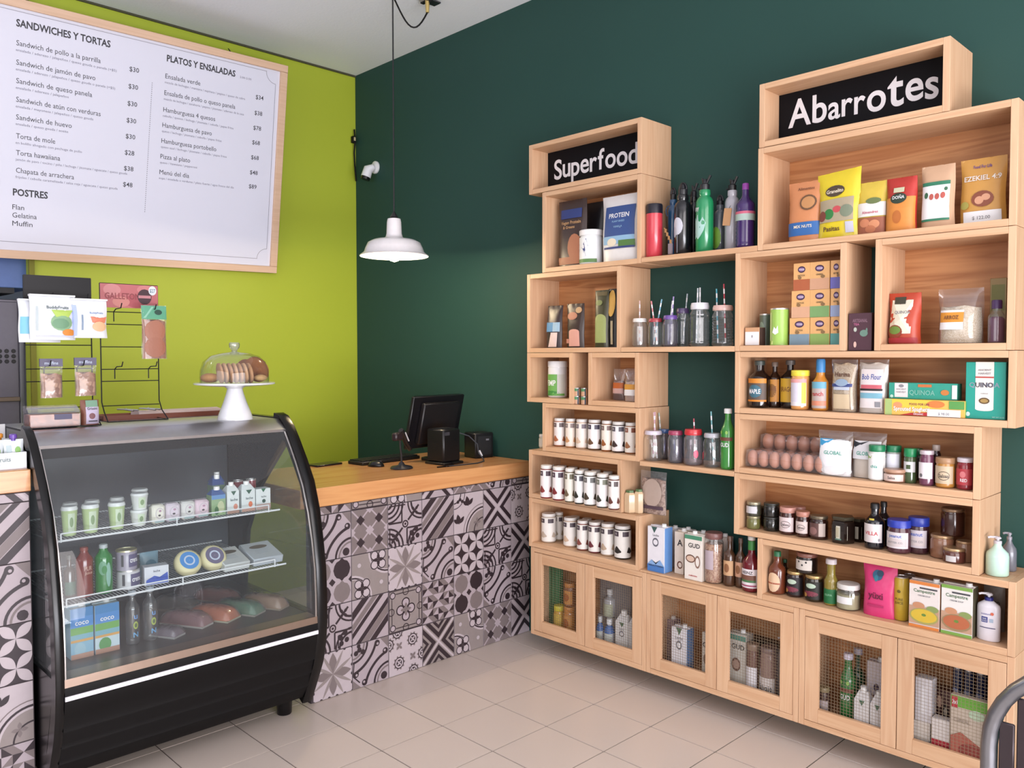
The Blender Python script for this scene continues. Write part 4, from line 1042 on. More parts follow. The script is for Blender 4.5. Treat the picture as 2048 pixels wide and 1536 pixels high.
place('flask', 1391, 1427, 351, z, 'bright green flask with a pale blot print and black spout cap', 'drinking_flask', 'bottle', front=-0.0932, col='1f8a56', style='spout', marks=[('p', [(-0.9, 0.72), (-0.3, 0.78), (0.3, 0.72), (0.6, 0.6), (0.4, 0.45), (0.1, 0.34), (-0.2, 0.27), (-0.5, 0.33), (-0.8, 0.28), (-0.95, 0.4)], M('a9cfc8')), ('t', 'ippy', -0.45, 0.92, 0.09, W_, 0.7)])
place('flask', 1427, 1453, 388, z, 'grey flask with a green leaf print, right of the green flask', 'drinking_flask', 'bottle', front=0.0055, col='5c626a', style='loop', marks=[('e', -0.2, 0.42, 0.8, 0.3, M('7aa83c'))])
place('flask', 1449, 1479, 353, z, 'silver flask with black loop cap and a brown paper tag', 'drinking_flask', 'bottle', front=-0.0464, col='aaa8b0', style='spout', cap='141418', tagc='c8976c')
place('bottle', 1471, 1510, 367, z, 'purple ribbed drinking bottle with a magenta cap, last before the tall crate', 'drinking_flask', 'bottle', front=-0.0932, col='3c2360', cap='8a3a98', capr=0.36, caph=0.10, neckr=0.36, sh=0.66, nk=0.82, label='a8bcb4', lv=(0.42, 0.56), ang=2.6, marks=[('r', -1, 1, 0.72, 1, M('c8607c'))], ribs=9)
# wooden bead chain hanging between the first flasks
x_ = solve([0, -0.08, 2.2], 0, px=1334)
t = thing('wooden_tag', 'small wooden toggle tag hanging beside the red flask', 'tag', (x_, -0.08, 2.1739), 0)
mb = MB()
for k in range(4): mb.box(-0.012+k*0.0095, -0.005+k*0.0095, -0.004, 0.004, 0.075-k*0.018, 0.093-k*0.018, M('a87c50', 0.6))
mb.tube([(-0.016, 0, 0.098), (0.026, 0, 0.02)], 0.003, M('a87c50', 0.6)); mb.box(0.01, 0.03, -0.006, 0.004, -0.03, 0.02, M('8a7c84')); mb.build('toggle', t)

# ---- Abarrotes crate
z = 2.1384
place('pouch', 1573, 1640, 362, z, 'terracotta paper pouch with a blue band, leftmost under the Abarrotes board', 'snack_pouch', 'pouch', d=0.05, col='d08a5c', front=-0.0828, marks=[('r', -0.98, 0.98, 0.10, 0.32, M('2f66a8')), ('t', 'MIX NUTS', 0, 0.25, 0.05, CR, 1.3), ('e', 0.28, 0.64, 0.5, 0.13, M('6a4a30')), ('e', 0.28, 0.64, 0.4, 0.10, M('c08a58')), ('t', 'Alimentos', 0.1, 0.88, 0.05, BR, 1.3)])
place('pouch', 1629, 1717, 340, z, 'yellow bag with a clear window full of green and red sweets', 'snack_pouch', 'pouch', d=0.06, col='dcc62a', front=-0.09, rough=0.2, neck=0.12, skew=0.04, marks=[('e', -0.1, 0.70, 0.46, 0.085, M('4a3a2c')), ('t', 'Granelito', -0.1, 0.70, 0.055, CR, 0.8), ('r', -0.85, 0.8, 0.24, 0.58, M('a89a80')), ('e', -0.35, 0.36, 0.25, 0.08, M('2f7a3c')), ('e', 0.05, 0.42, 0.2, 0.05, M('c04a50')), ('e', -0.7, 0.34, 0.2, 0.08, M('7a3a30')), ('e', 0.5, 0.38, 0.3, 0.09, M('76806a')), ('t', 'Pasitas', -0.2, 0.14, 0.07, M('5a3c22'), 1.1), ('r', 0.45, 0.8, 0.06, 0.22, M('b8b8c8'))])
place('pouch', 1710, 1771, 362, z, 'half yellow half white almond pouch beside the yellow window bag', 'snack_pouch', 'pouch', d=0.05, col='d8bc48', front=-0.0776, marks=[('r', -0.95, 0.95, 0.34, 0.60, M('e8e4e0')), ('t', 'Almendras', 0, 0.42, 0.05, M('c86a80'), 1.4), ('e', 0.2, 0.63, 0.5, 0.06, M('6a7a4a')), ('r', -0.95, 0.95, 0.02, 0.32, M('9c5a40')), ('e', -0.35, 0.22, 0.35, 0.08, M('c8805c')), ('e', 0.3, 0.19, 0.35, 0.08, M('d08c64')), ('e', 0.05, 0.1, 0.35, 0.07, M('b8704c'))])
place('pouch', 1767, 1828, 352, z, 'red-topped orange pouch with an oval green emblem', 'snack_pouch', 'pouch', d=0.07, col='b8342c', front=-0.0932, marks=[('r', -0.97, 0.97, 0.0, 0.62, M('d88a3c')), ('e', -0.05, 0.60, 0.55, 0.10, M('2a3a2c')), ('t', 'DOÑA', -0.05, 0.62, 0.06, W_, 0.8), ('r', -0.4, 0.3, 0.71, 0.80, M('c8c8a8')), ('e', -0.1, 0.26, 0.3, 0.12, M('b86a2c'))])
place('pouch', 1838, 1905, 328, z, 'kraft paper bag with a white label edged in green', 'snack_pouch', 'pouch', d=0.06, col='cfa888', front=-0.0776, rough=0.7, marks=[('r', -0.9, 0.8, 0.14, 0.68, W_), ('r', -0.9, 0.8, 0.67, 0.73, M('2f7a5c')), ('r', -0.9, 0.8, 0.11, 0.145, M('2f7a5c')), ('e', -0.6, 0.52, 0.13, 0.05, M('3a6a4c')), ('e', -0.25, 0.49, 0.14, 0.05, M('b85a50')), ('e', 0.1, 0.49, 0.14, 0.05, M('b85a50')), ('e', 0.45, 0.5, 0.14, 0.05, M('b85a50')), ('e', 0.6, 0.6, 0.1, 0.03, M('3a6a4c'))])
place('pouch', 1918, 2010, 314, z, 'broad mustard cereal bag with white lettering and price strip, rightmost on its shelf', 'snack_pouch', 'pouch', d=0.04, col='d09a4c', front=-0.0464, marks=[('t', 'EZEKIEL 4:9', 0, 0.70, 0.075, M('e8e0d8'), 1.7), ('t', 'Food For Life', 0, 0.87, 0.05, M('6a4a8a'), 0.8), ('e', 0.05, 0.38, 0.5, 0.12, M('8a4a34')), ('e', -0.1, 0.36, 0.2, 0.06, M('d8a080')), ('e', 0.2, 0.40, 0.2, 0.05, M('d8a080')), ('e', -0.75, 0.30, 0.2, 0.06, M('a8a050')), ('r', -0.8, 0.85, 0.04, 0.20, W_), ('t', '$ 122.00', 0.0, 0.1, 0.05, GY, 0.9)])

# ---- square crate, dark snack bags
z = 1.7027
place('pouch', 1089, 1119, 611, z, 'slim dark bag with a pale blue label, leftmost snack bag by the wall end', 'snack_pouch', 'pouch', d=0.04, col='2c1c20', front=-0.088, lean=0.01, marks=[('r', -0.8, 0.9, 0.38, 0.60, M('4a86b4')), ('r', 0.1, 0.9, 0.38, 0.60, M('9ab8cc')), ('p', [(-0.5, 0.02), (-0.1, 0.36), (0.7, 0.36), (0.6, 0.02)], M('e0c8c0'))])
place('pouch', 1130, 1164, 607, z, 'brown bag with pink patches, second snack bag from the wall end', 'snack_pouch', 'pouch', d=0.04, col='33221c', front=-0.088, marks=[('e', -0.2, 0.72, 0.6, 0.09, M('b87a60')), ('e', 0.5, 0.85, 0.35, 0.07, M('c09a70')), ('r', -0.5, 0.7, 0.03, 0.36, M('d8a090')), ('e', 0.1, 0.36, 0.6, 0.06, M('d8a090')), ('r', -0.9, -0.5, 0.1, 0.2, M('c88a78'))])
place('pouch', 1186, 1213, 580, z, 'tall olive green bag, third snack bag in the square crate', 'snack_pouch', 'pouch', d=0.04, col='3c3a20', front=-0.0932, marks=[('r', -0.7, 0.85, 0.08, 0.5, M('9aa464')), ('e', 0.1, 0.5, 0.75, 0.08, M('9aa464')), ('e', -0.2, 0.78, 0.5, 0.05, M('7a8450')), ('r', -0.6, 0.9, 0.9, 0.97, M('5c5030'))])
place('pouch', 1212, 1234, 577, z, 'tall black bag with a mustard oval, against the crate side by the mason jars', 'snack_pouch', 'pouch', d=0.04, col='17120f', front=-0.0776, marks=[('e', -0.1, 0.75, 0.7, 0.23, M('d0a24c')), ('r', -0.1, 0.3, 0.05, 0.45, M('b0a080'))])

# ---- mason jars, eye level
z = 1.7031
def stw(px0, py0, px1, py1, P):  # straw tip offset from the jar rim, metres
    return None
MJ = 'jars with straws on the eye-level plank'
place('mason', 1264, 1295, 637, z, 'small clear mug jar with a white lid and one upright white straw', 'straw_jar', 'jar', MJ, front=-0.1004, lid='e4e0dc', straws=[(0.0, -0.001, 0.088, 'd8b8b0')])
place('mason', 1296, 1326, 637, z, 'small clear jar with a red lid and a pink straw leaning left', 'straw_jar', 'jar', MJ, front=-0.1004, lid='a83a44', straws=[(0.3, -0.026, 0.086, 'd88a90'), (-0.3, 0.036, 0.092, '7ab0c8')])
place('mason', 1325, 1356, 631, z, 'small purple glass jar with a violet lid and leaning striped straw', 'straw_jar', 'jar', MJ, front=-0.1004, lid='6a4a98', tint='8a80b0', straws=[(0.0, 0.018, 0.090, '9a8ac0'), (-0.3, 0.012, 0.07, 'b8b8c8')])
place('mason', 1351, 1380, 617, z, 'tall dimpled jar with a purple rim, behind the violet-lidded small jar', 'straw_jar', 'jar', MJ, front=-0.0257, lid='54426c', hob=True, straws=[(0.0, 0.025, 0.07, 'a8b4c0')])
place('mason', 1379, 1420, 606, z, 'tall dimpled glass tumbler with a domed white lid', 'straw_jar', 'jar', MJ, front=-0.1004, lid='dcdce4', hob=True, hl=0.15, straws=[(0.0, 0.0, 0.072, 'c8c8cc'), (-0.4, -0.012, 0.07, 'b8c0c8')])
place('mason', 1423, 1468, 611, z, 'tall dimpled glass tumbler with teal and red straws, rightmost on the plank', 'straw_jar', 'jar', MJ, front=-0.1004, lid='d8b4ac', hob=True, straws=[(-0.5, -0.034, 0.078, '3a9ab0'), (0.3, 0.004, 0.098, 'b02c44')])

# ---- small crates
place('jar', 1096, 1135, 722, 1.4291, 'white and green hemp powder canister in the small left crate', 'powder_canister', 'canister', front=-0.0776, col='e8e8ea', lid='f0f0f2', lidh=0.16, lidr=1.0, neckh=0.02, neck=1.0, label='6fae54', lv=(0.06, 0.64), ang=1.5, marks=[('t', 'HEMP', -0.15, 0.60, 0.26, W_, 1.0), ('r', 0.45, 1, 0.1, 1, M('d0d0c8')), ('e', -0.2, 0.12, 0.8, 0.12, M('3c8a3c'))])
for i, (a, b_, ro) in enumerate(((1147, 1161, 'left'), (1162, 1175, 'right'))):
    for j, (tp, zz, rn) in enumerate(((768, 1.4476, 'upper'), (790, 1.4036, 'lower'))):
        place('can', a, b_, tp, zz, '%s %s green-banded mini tin in the narrow slot' % (rn, ro), 'mini_tin', 'tin', 'mini tins stacked in the narrow slot', front=-0.1035, h=0.042, col='c89a78', marks=[('r', -1, 1, 0.62, 1, M('4f8a5c')), ('r', 0.7, 1, 0, 1, M('30485c'))])
place('pouch', 1223, 1246, 738, 1.4291, 'clear bag with an orange band, left one of two in the small right crate', 'snack_pouch', 'pouch', d=0.04, clear=True, fill=(0.6, 'a88a84'), front=-0.0153, marks=[('r', -0.95, 0.95, 0.38, 0.56, M('c86a30')), ('r', -0.95, 0.95, 0.22, 0.38, M('d8b0a8')), ('r', -0.8, 0.8, 0.02, 0.2, M('6a5450'))])
place('pouch', 1245, 1270, 737, 1.4291, 'clear crinkled bag with a yellow band, right one in the small right crate', 'snack_pouch', 'pouch', d=0.05, clear=True, fill=(0.6, 'c0a498'), front=-0.0672, marks=[('r', -0.95, 0.95, 0.36, 0.52, M('d89a3c')), ('r', -0.95, 0.95, 0.18, 0.36, W_)])

# ---- spice jars
ORD = ['leftmost', 'second from left', 'third from left', 'middle', 'third from right', 'second from right', 'rightmost']
SP = {'top': (1.1647, [(1108, 1131, 836, 'b06a44', '6a5c5c', 'f0e8e4'), (1131, 1152, 837, 'c89468', '8a7a78', 'ece0d4'), (1152, 1176, 838, 'd8bca4', '7a7078', 'ece4dc'), (1176, 1203, 839, '6a4c34', '4a4658', 'f2eeee'), (1203, 1225, 841, '96582c', '7a6460', 'eee6da'), (1224, 1251, 843, '3c2c2a', '54505c', 'f2eeee'), (1250, 1275, 845, 'a06a48', '8a5444', 'ece6de')]),
      'middle': (0.8968, [(1081, 1105, 930, '8a3c38', '4a3844', 'f2ecec'), (1105, 1130, 933, '802c30', '4a3848', 'f2ecec'), (1130, 1150, 936, '6c5c44', '6a6450', 'e8e4d8'), (1149, 1169, 940, '2c2c22', '44404a', 'eeecea'), (1168, 1194, 943, '4a3c2c', '6a6a68', 'eeecea'), (1193, 1218, 947, '3a382c', '7c8070', 'f0ecec'), (1217, 1239, 951, '6a3c34', '5a5050', 'eee8e4')])}
for row, (zz, js) in SP.items():
    for i, (a, b_, tp, pc, sc, lc) in enumerate(js):
        place('spice', a, b_, tp, zz, '%s of seven white-labelled spice jars, %s row' % (ORD[i].capitalize(), row), 'spice_jar', 'jar', 'spice jars in the left tower', front=-0.0776 if row == 'top' else -0.205, lab=lc, pile=pc, stripe=sc, foot=pc)
lowr = [(1083, 1112, 1026, 'c0b0a0', 'front left spice jar with a pale powder picture, lowest row', -0.0828), (1110, 1127, 1024, 'b0a088', 'dim beige spice jar behind the front left one, lowest row', 0.0055), (1127, 1155, 1034, 'd0b49c', 'spice jar with a sand-coloured powder picture, lowest row', -0.0724), (1154, 1178, 1040, '8a4a40', 'spice jar with a brick red powder picture, lowest row left of the dark red one', -0.0828),
        (1177, 1203, 1043, '703038', 'spice jar with a dark wine red powder picture, lowest row', -0.0828), (1202, 1230, 1046, 'c0a890', 'spice jar with a beige powder picture beside the black-powder one', -0.0828), (1229, 1262, 1050, '26201c', 'spice jar with a black powder picture, rightmost of the lowest row', -0.088)]
for a, b_, tp, pc, lb_, fr in lowr: place('spice', a, b_, tp, 0.6226, lb_, 'spice_jar', 'jar', 'spice jars in the left tower', front=fr, lab='ece8e2', pile=pc, stripe='4c4048', foot=pc)
k_ = 0
for zz, xs in ((1.1647, (1120, 1143, 1166, 1190, 1214, 1238, 1260)), (0.8968, (1100, 1124, 1146, 1168, 1192, 1216)), (0.6226, (1150, 1174, 1198, 1222, 1246))):
    for px_ in xs:
        place('spice', px_-10, px_+10, 0, zz, 'spice jar half hidden in the second rank behind a front spice jar', 'spice_jar', 'jar', 'second rank of spice jars', front=0.0263, h=0.145, lab='dcd6d0', pile='5a4438', stripe='3c3438', foot='4a382c')
place('jar', 1078, 1093, 868, 1.138, 'tiny white-lidded bottle standing outside the left end of the spice crates', 'small_bottle', 'bottle', front=-0.0257, col='c8c0a8', lid='e0dcd8', label='d8d4c8')

# ---- red-lidded jars plank
z = 1.1443
place('mason', 1287, 1326, 861, z, 'clear mug jar with purple lid and two crossed white straws', 'straw_jar', 'jar', 'jars with straws on the lower plank', front=-0.1004, lid='d4ccd8', straws=[(0.0, 0.010, 0.092, 'c8a0b0'), (0.5, 0.002, 0.09, 'd8b8c0')])
place('mason', 1315, 1340, 858, z, 'small jar with a blue lid and pale straw, tucked behind the crossed-straw jar', 'straw_jar', 'jar', 'jars with straws on the lower plank', front=-0.0049, lid='3a5a8c', tint='b0a8a0', straws=[(-0.2, -0.03, 0.08, 'a8c0b8')])
place('mason', 1335, 1367, 861, z, 'smoky blue jar with a pink rim, between clear and red-lidded jars', 'straw_jar', 'jar', 'jars with straws on the lower plank', front=-0.088, lid='a03c5c', tint='9494b4')
place('mason', 1367, 1406, 858, z, 'clear jar with a bright red lid and a pink sticker', 'straw_jar', 'jar', 'jars with straws on the lower plank', front=-0.1004, lid='c8303a', tint='d8c8d0', hl=0.16, sticker=('e8607c', 0.75), straws=[(0.3, 0.002, 0.05, 'b05060')])
place('mason', 1406, 1443, 866, z, 'clear jar with a grey lid and teal striped straw, left of the green bottle', 'straw_jar', 'jar', 'jars with straws on the lower plank', front=-0.1004, lid='b4b4bc', sticker=('e8505c', -0.75), straws=[(0.2, -0.008, 0.10, '7ab4bc')])
def gudlab(t, r, h):
    printed(cylS(r+0.001, h*0.06, h*0.62), [('t', 'GUD', 0, 0.62, 0.12, W_, 1.1), ('e', -0.45, 0.98, 0.16, 0.05, LG), ('e', 0.3, 0.98, 0.16, 0.05, LG), ('r', -1, 1, 0.74, 0.84, M('6a3c2c'))], 2*r*1.15, h*0.56).build('print', t, smooth=0.9)
place('bottle', 1441, 1470, 817, z, 'green soda bottle with white lettering and cap on the lower plank', 'soda_bottle', 'bottle', front=-0.1004, col='3c8a3c', cap='e8e8ea', capr=0.55, caph=0.08, neckr=0.42, sh=0.6, nk=0.84, extra=gudlab)

# ---- almond pouch and twin jars on the lowest spice crate
z = 0.87
place('pouch', 1278, 1330, 943, z, 'grey-brown pouch of almonds on top of the lowest spice crate', 'snack_pouch', 'pouch', d=0.03, clear=True, fill=(0.82, speckle('almonds', (130, 96, 80), (190, 162, 146), 110)), front=-0.0308, marks=[('e', 0.0, 0.5, 0.75, 0.33, M('b8a498')), ('r', -0.85, 0.85, 0.12, 0.2, M('54404c'))])
place('jar', 1248, 1272, 980, z, 'left of two square cream jars with green lids beside the almond pouch', 'square_jar', 'jar', 'cream jars with green lids', front=-0.1035, col='dcc09c', lid='5c7a50', lidh=0.1, neck=0.8, lidr=0.7, hexa=True)
place('jar', 1268, 1288, 978, z, 'right of two square cream jars with green lids beside the almond pouch', 'square_jar', 'jar', 'cream jars with green lids', front=-0.0776, col='dcc09c', lid='5c7a50', lidh=0.1, neck=0.8, lidr=0.7, hexa=True)

# ---- cartons and bottles in the gap between the two towers
z = 0.6079
place('milk', 1295, 1329, 1050, z, 'white and blue milk carton, leftmost between the two towers', 'drink_carton', 'carton', front=-0.1035, d=0.065, col='eceaf0', side='6a9ad8', capx=0.25, marks=[('p', [(-0.55, 1), (-0.2, 0.86), (0.15, 1)], M('3c5a54')), ('e', -0.05, 0.66, 0.36, 0.1, M('6a6a74')), ('e', -0.05, 0.66, 0.26, 0.06, M('eceaf0')), ('t', 'Leche', 0, 0.82, 0.05, GY, 1.1), ('r', -0.98, 0.98, 0.0, 0.15, M('4a7cc0')), ('p', [(-0.98, 0.15), (-0.5, 0.26), (0, 0.17), (0.5, 0.28), (0.98, 0.15)], M('8ab0e0')), ('t', 'DESLACTOSADA', 0, 0.14, 0.04, INK, 1.7)])
place('milk', 1349, 1367, 1060, z, 'cream carton printed with a brown almond, second carton in the tower gap', 'drink_carton', 'carton', front=-0.0568, d=0.065, col='e4d4c4', side='d8c8b8', marks=[('t', 'A', 0.2, 0.75, 0.15, Kk, 1.4), ('e', 0.2, 0.22, 0.6, 0.09, M('6a3c2c')), ('e', 0.25, 0.22, 0.4, 0.06, M('e4d4c4'))])
place('milk', 1369, 1404, 1066, z, 'cream carton with bold black lettering and almond drawing in the tower gap', 'drink_carton', 'carton', front=-0.1035, d=0.06, col='eae4dc', side='d8ccc0', capx=-0.1, marks=[('r', -0.98, 0.98, 0.90, 0.99, M('4a8a6c')), ('t', 'GUD', 0.1, 0.77, 0.1, Kk, 1.5), ('e', -0.3, 0.47, 0.55, 0.09, M('6a4a3c')), ('e', -0.3, 0.47, 0.44, 0.065, M('d8bca8')), ('e', 0.5, 0.42, 0.3, 0.14, M('8a6a5c')), ('e', 0.5, 0.42, 0.2, 0.1, M('eae4dc')), ('t', 'ALMENDRA', 0, 0.1, 0.03, RD, 1.2)])
for px_, fr, cc in ((1340, 0.0263, 'd8d0d0'), (1366, 0.0418, 'd0c8c4'), (1396, 0.0263, 'd4c8bc'), (1420, 0.0367, 'dcccc0'), (1440, 0.0367, 'cfc0b8')):
    place('milk', px_-13, px_+13, 0, z, 'drink carton in the back rank between the towers, only its capped top showing', 'drink_carton', 'carton', 'back rank of drink cartons', front=fr, d=0.06, h=0.20, col=cc, side='c8bcb8')
place('jar', 1408, 1447, 1064, z, 'tall clear jar of brown granola between the towers', 'granola_jar', 'jar', front=-0.1004, col=speckle('granola', (150, 92, 68), (206, 168, 138)), clear=True, fill=0.95, lid='7a5450', lidh=0.12, lidr=0.9, neck=0.86, neckh=0.05, label='b8a8b0', ang=0.5, lv=(0.28, 0.66))
place('bottle', 1447, 1471, 1072, z, 'left of two small brown dressing bottles with tan labels by the ketchup', 'dressing_bottle', 'bottle', front=-0.0828, col='4a3020', cap='5a4034', capr=0.42, caph=0.1, sh=0.60, nk=0.76, label='c8a078', lv=(0.22, 0.52), marks=[('e', 0, 0.5, 0.4, 0.3, M('8a5c3c'))])
place('bottle', 1470, 1492, 1076, z, 'right of two small brown dressing bottles, touching the ketchup bottle', 'dressing_bottle', 'bottle', front=-0.0672, col='4a3020', cap='5a4034', capr=0.42, caph=0.1, sh=0.60, nk=0.76, label='c8987c', lv=(0.22, 0.52), marks=[('e', 0, 0.5, 0.4, 0.3, M('8a5c3c'))])
place('bottle', 1484, 1522, 1072, z, 'dark red ketchup bottle with a green neck and white label', 'ketchup_bottle', 'bottle', front=-0.1004, col='6c1420', cap='e4e4e0', capr=0.42, caph=0.07, neckr=0.38, sh=0.5, nk=0.70, label='e8e0e4', lv=(0.08, 0.42), marks=[('r', -0.85, 0.85, 0.3, 0.68, M('7a5040')), ('t', 'HEINZ', 0, 0.82, 0.16, Kk, 1.1), ('r', -0.85, 0.85, 0.3, 0.42, M('4a7a4c')), ('r', -0.9, 0.9, 0.08, 0.16, M('a85070'))],
      extra=lambda t, r, h: MB().lathe([(r*0.40, 0), (r*0.40, h*0.17)], M('3f8a44', 0.4), 18, 0, 0, h*0.75).build('neck_band', t))

# ---- tea box crate
z = 1.7047
place('box', 1490, 1519, 655, z, 'small tin box with a plain white label, left of the green can', 'small_tin', 'tin', front=-0.088, d=0.05, col='cfa078', side='5a4640', marks=[('r', -0.95, 0.95, 0.02, 0.76, W_), ('e', 0, 0.5, 0.08, 0.08, GY)])
place('can', 1519, 1543, 628, z, 'grey-green can half behind the bright green can', 'drink_can', 'can', front=-0.0257, col='5c6c5c', marks=[('e', -0.2, 0.5, 0.5, 0.3, M('8aa08c'))])
place('can', 1540, 1578, 617, z, 'bright green shiny can with a white leaf print beside the tea boxes', 'drink_can', 'can', front=-0.1004, col='9cc458', marks=[('p', [(-0.3, 0.35), (-0.1, 0.52), (0.1, 0.44), (0.25, 0.56), (0.3, 0.34), (0, 0.28)], W_), ('r', -0.65, -0.35, 0.1, 0.95, M('c4dc90'))])
TBc = {(0, 0): '7c94a4', (0, 1): '8aa85c', (0, 2): '5c9c98', (1, 0): 'd8a888', (1, 1): '7ca468', (1, 2): '98a8cc', (2, 0): 'b0603c', (2, 1): 'd0a080', (2, 2): '6a68b4'}
ROWN = ['bottom', 'middle', 'top']; COLN = ['left', 'centre', 'right']
for r_i, zz in enumerate((1.7047, 1.8198, 1.9349)):
    for c_i, (a, b_) in enumerate(((1579, 1619), (1620, 1659), (1661, 1684))):
        off = (0, 4, 8)[r_i] if c_i == 0 else 0
        c_ = TBc[(r_i, c_i)]
        place('box', a+off, b_+ (1 if off else 0), 0, zz, 'tea box with a dark oval emblem, %s row, %s column of the stack' % (ROWN[r_i], COLN[c_i]), 'tea_box', 'tea box', 'stacked tea boxes', front=-0.0724, h=0.1148, d=0.07, col='e4b074', side='d09c60',
              marks=[('r', -0.99, 0.99, 0.0, 0.40, M(c_)), ('e', 0, 0.76, 0.46, 0.12, M('3c2444')), ('e', 0, 0.76, 0.36, 0.07, M('8a6a98')), ('t', 'YOGI', 0, 0.76, 0.06, W_, 0.6), ('t', ['DETOX', 'GREEN', 'BEDTIME'][c_i], 0, 0.54, 0.06, M('6a5a3c'), 0.9), ('e', 0.35 if c_i else -0.2, 0.46, 0.22, 0.06, M('8a6a44'))])
place('box', 1697, 1743, 626, 1.68, 'dark plum box with small leaf prints, standing in the narrow slot', 'tea_box', 'tea box', front=-0.1035, d=0.08, col='4c2c38', side='3c2028', marks=[('t', 'ARTISANAL', 0, 0.80, 0.09, M('8a6a78'), 1.3), ('t', 'TEA', -0.3, 0.70, 0.06, M('c06a90'), 0.9), ('e', -0.4, 0.56, 0.14, 0.06, M('b8c0b4')), ('e', 0.35, 0.46, 0.35, 0.09, M('6a8a7c')), ('e', 0.6, 0.54, 0.08, 0.06, M('6a8a7c')), ('e', -0.4, 0.16, 0.13, 0.08, M('d8b4a8'))])
# ---- red bag, rice
place('pouch', 1772, 1836, 585, 1.7047, 'red bag with a white panel and bowl picture, left in the square right crate', 'snack_pouch', 'pouch', d=0.07, col='b8442c', front=-0.0776, marks=[('p', [(-0.85, 0.3), (-0.7, 0.86), (0.6, 0.86), (0.55, 0.2), (-0.1, 0.2)], M('e0dcc8')), ('r', -0.55, 0.15, 0.78, 0.92, M('3a3a2c')), ('t', 'QUINOA', 0, 0.62, 0.06, GY, 1.0), ('e', -0.45, 0.24, 0.5, 0.13, M('8a3a24')), ('e', -0.45, 0.27, 0.4, 0.08, M('6a8a3c')), ('r', -0.9, 0.9, 0.02, 0.12, M('a82c34'))])
place('pouch', 1866, 1958, 575, 1.7047, 'large clear bag of white rice with an orange and white label', 'snack_pouch', 'pouch', d=0.12, clear=True, fill=(0.66, speckle('rice', (200, 180, 150), (232, 220, 200), 300)), front=-0.0828, marks=[('r', -0.75, 0.35, 0.38, 0.56, M('dc9434')), ('r', -0.75, 0.35, 0.25, 0.38, W_), ('r', -0.75, 0.35, 0.56, 0.60, W_), ('t', 'ARROZ', -0.2, 0.47, 0.07, BR, 0.7)])
place('bottle', 1975, 2012, 600, 1.7047, 'clear bottle with purple cap and purple foot by the right crate side', 'small_bottle', 'bottle', front=-0.0672, clear=True, cap='4a3060', capr=0.6, caph=0.2, sh=0.6, nk=0.78, neckr=0.5, fillc='6a2c50', col='c8b0a0')
place('box', 1979, 2012, 556, 1.7047, 'olive printed packet standing behind the purple-capped bottle', 'snack_packet', 'packet', front=0.047, d=0.02, col='9c8450', marks=[('r', -0.8, 0.8, 0.5, 0.9, M('7a7a3c'))])

# ---- long low crate
z = 1.4306
SYR = [('r', -1, 1, 0.8, 1, M('d8882c')), ('e', 0, 0.45, 0.6, 0.28, M('3c6a7c')), ('t', 'MAPLE', 0, 0.45, 0.2, W_, 1.0), ('r', -1, 1, 0, 0.08, M('d8882c'))]
place('bottle', 1497, 1541, 721, z, 'big dark syrup bottle with an orange and teal label, leftmost in its crate', 'syrup_bottle', 'bottle', front=-0.0932, col='1c0f0c', cap='3c4440', capr=0.5, caph=0.1, neckr=0.42, sh=0.62, nk=0.80, label='5a4a40', lv=(0.13, 0.62), marks=SYR)
place('bottle', 1536, 1563, 724, z, 'narrow dark syrup bottle with orange label, between two bigger ones', 'syrup_bottle', 'bottle', front=-0.036, col='2c1810', cap='7a6a60', capr=0.5, caph=0.1, sh=0.62, nk=0.80, label='c88a3c', lv=(0.13, 0.62), marks=[('e', 0, 0.5, 0.6, 0.3, M('8a5c24')), ('t', 'AGAVE', 0, 0.6, 0.2, BR, 1.2)])
place('bottle', 1561, 1600, 720, z, 'dark syrup bottle with a bright yellow label, behind the yellow-lidded jar', 'syrup_bottle', 'bottle', front=-0.0412, col='1c0f0c', cap='5c5450', capr=0.5, caph=0.1, sh=0.62, nk=0.80, label='dcae34', lv=(0.13, 0.62), marks=[('t', 'BRAGG', 0, 0.55, 0.2, BR, 1.2)])
place('jar', 1582, 1619, 740, z, 'yellow-lidded jar with a white label in the syrup row', 'honey_jar', 'jar', front=-0.1004, col='d89c5c', lid='e8d848', lidh=0.15, lidr=1.0, neckh=0.02, neck=0.95, label='e8e4ec', lv=(0.10, 0.78), marks=[('r', -0.8, 0.2, 0.15, 0.9, M('d8d4e4')), ('r', 0.5, 0.95, 0.1, 0.9, M('c8d04c')), ('r', -1, 1, 0.86, 1, M('e0a0a0'))])
place('bottle', 1624, 1658, 718, z, 'amber squeeze bottle with a tall blue cap', 'dressing_bottle', 'bottle', front=-0.0932, col='c88434', cap='3c84c0', capr=0.56, caph=0.26, neckr=0.5, sh=0.52, nk=0.70, label='b8a8a4', lv=(0.05, 0.56), marks=[('r', -1, 1, 0.75, 1, M('6aa8c0')), ('r', -1, 1, 0.1, 0.28, M('d88a70')), ('t', 'ranch', 0, 0.55, 0.16, RD, 1.3)])
place('pouch', 1657, 1709, 719, z, 'crinkled clear bag of tan grain with a blue-grey arched label', 'snack_pouch', 'pouch', d=0.06, clear=True, fill=(0.92, speckle('grain', (176, 150, 116), (206, 186, 156), 260)), front=-0.088, marks=[('r', -0.62, 0.62, 0.42, 0.56, M('b8c0d0')), ('r', -0.8, 0.8, 0.48, 0.54, NV), ('t', 'Harina', 0, 0.72, 0.09, M('5c3c2c'), 1.2), ('e', 0, 0.56, 0.5, 0.07, M('8ea4bc')), ('r', -0.62, 0.62, 0.06, 0.34, M('cdb898'))])
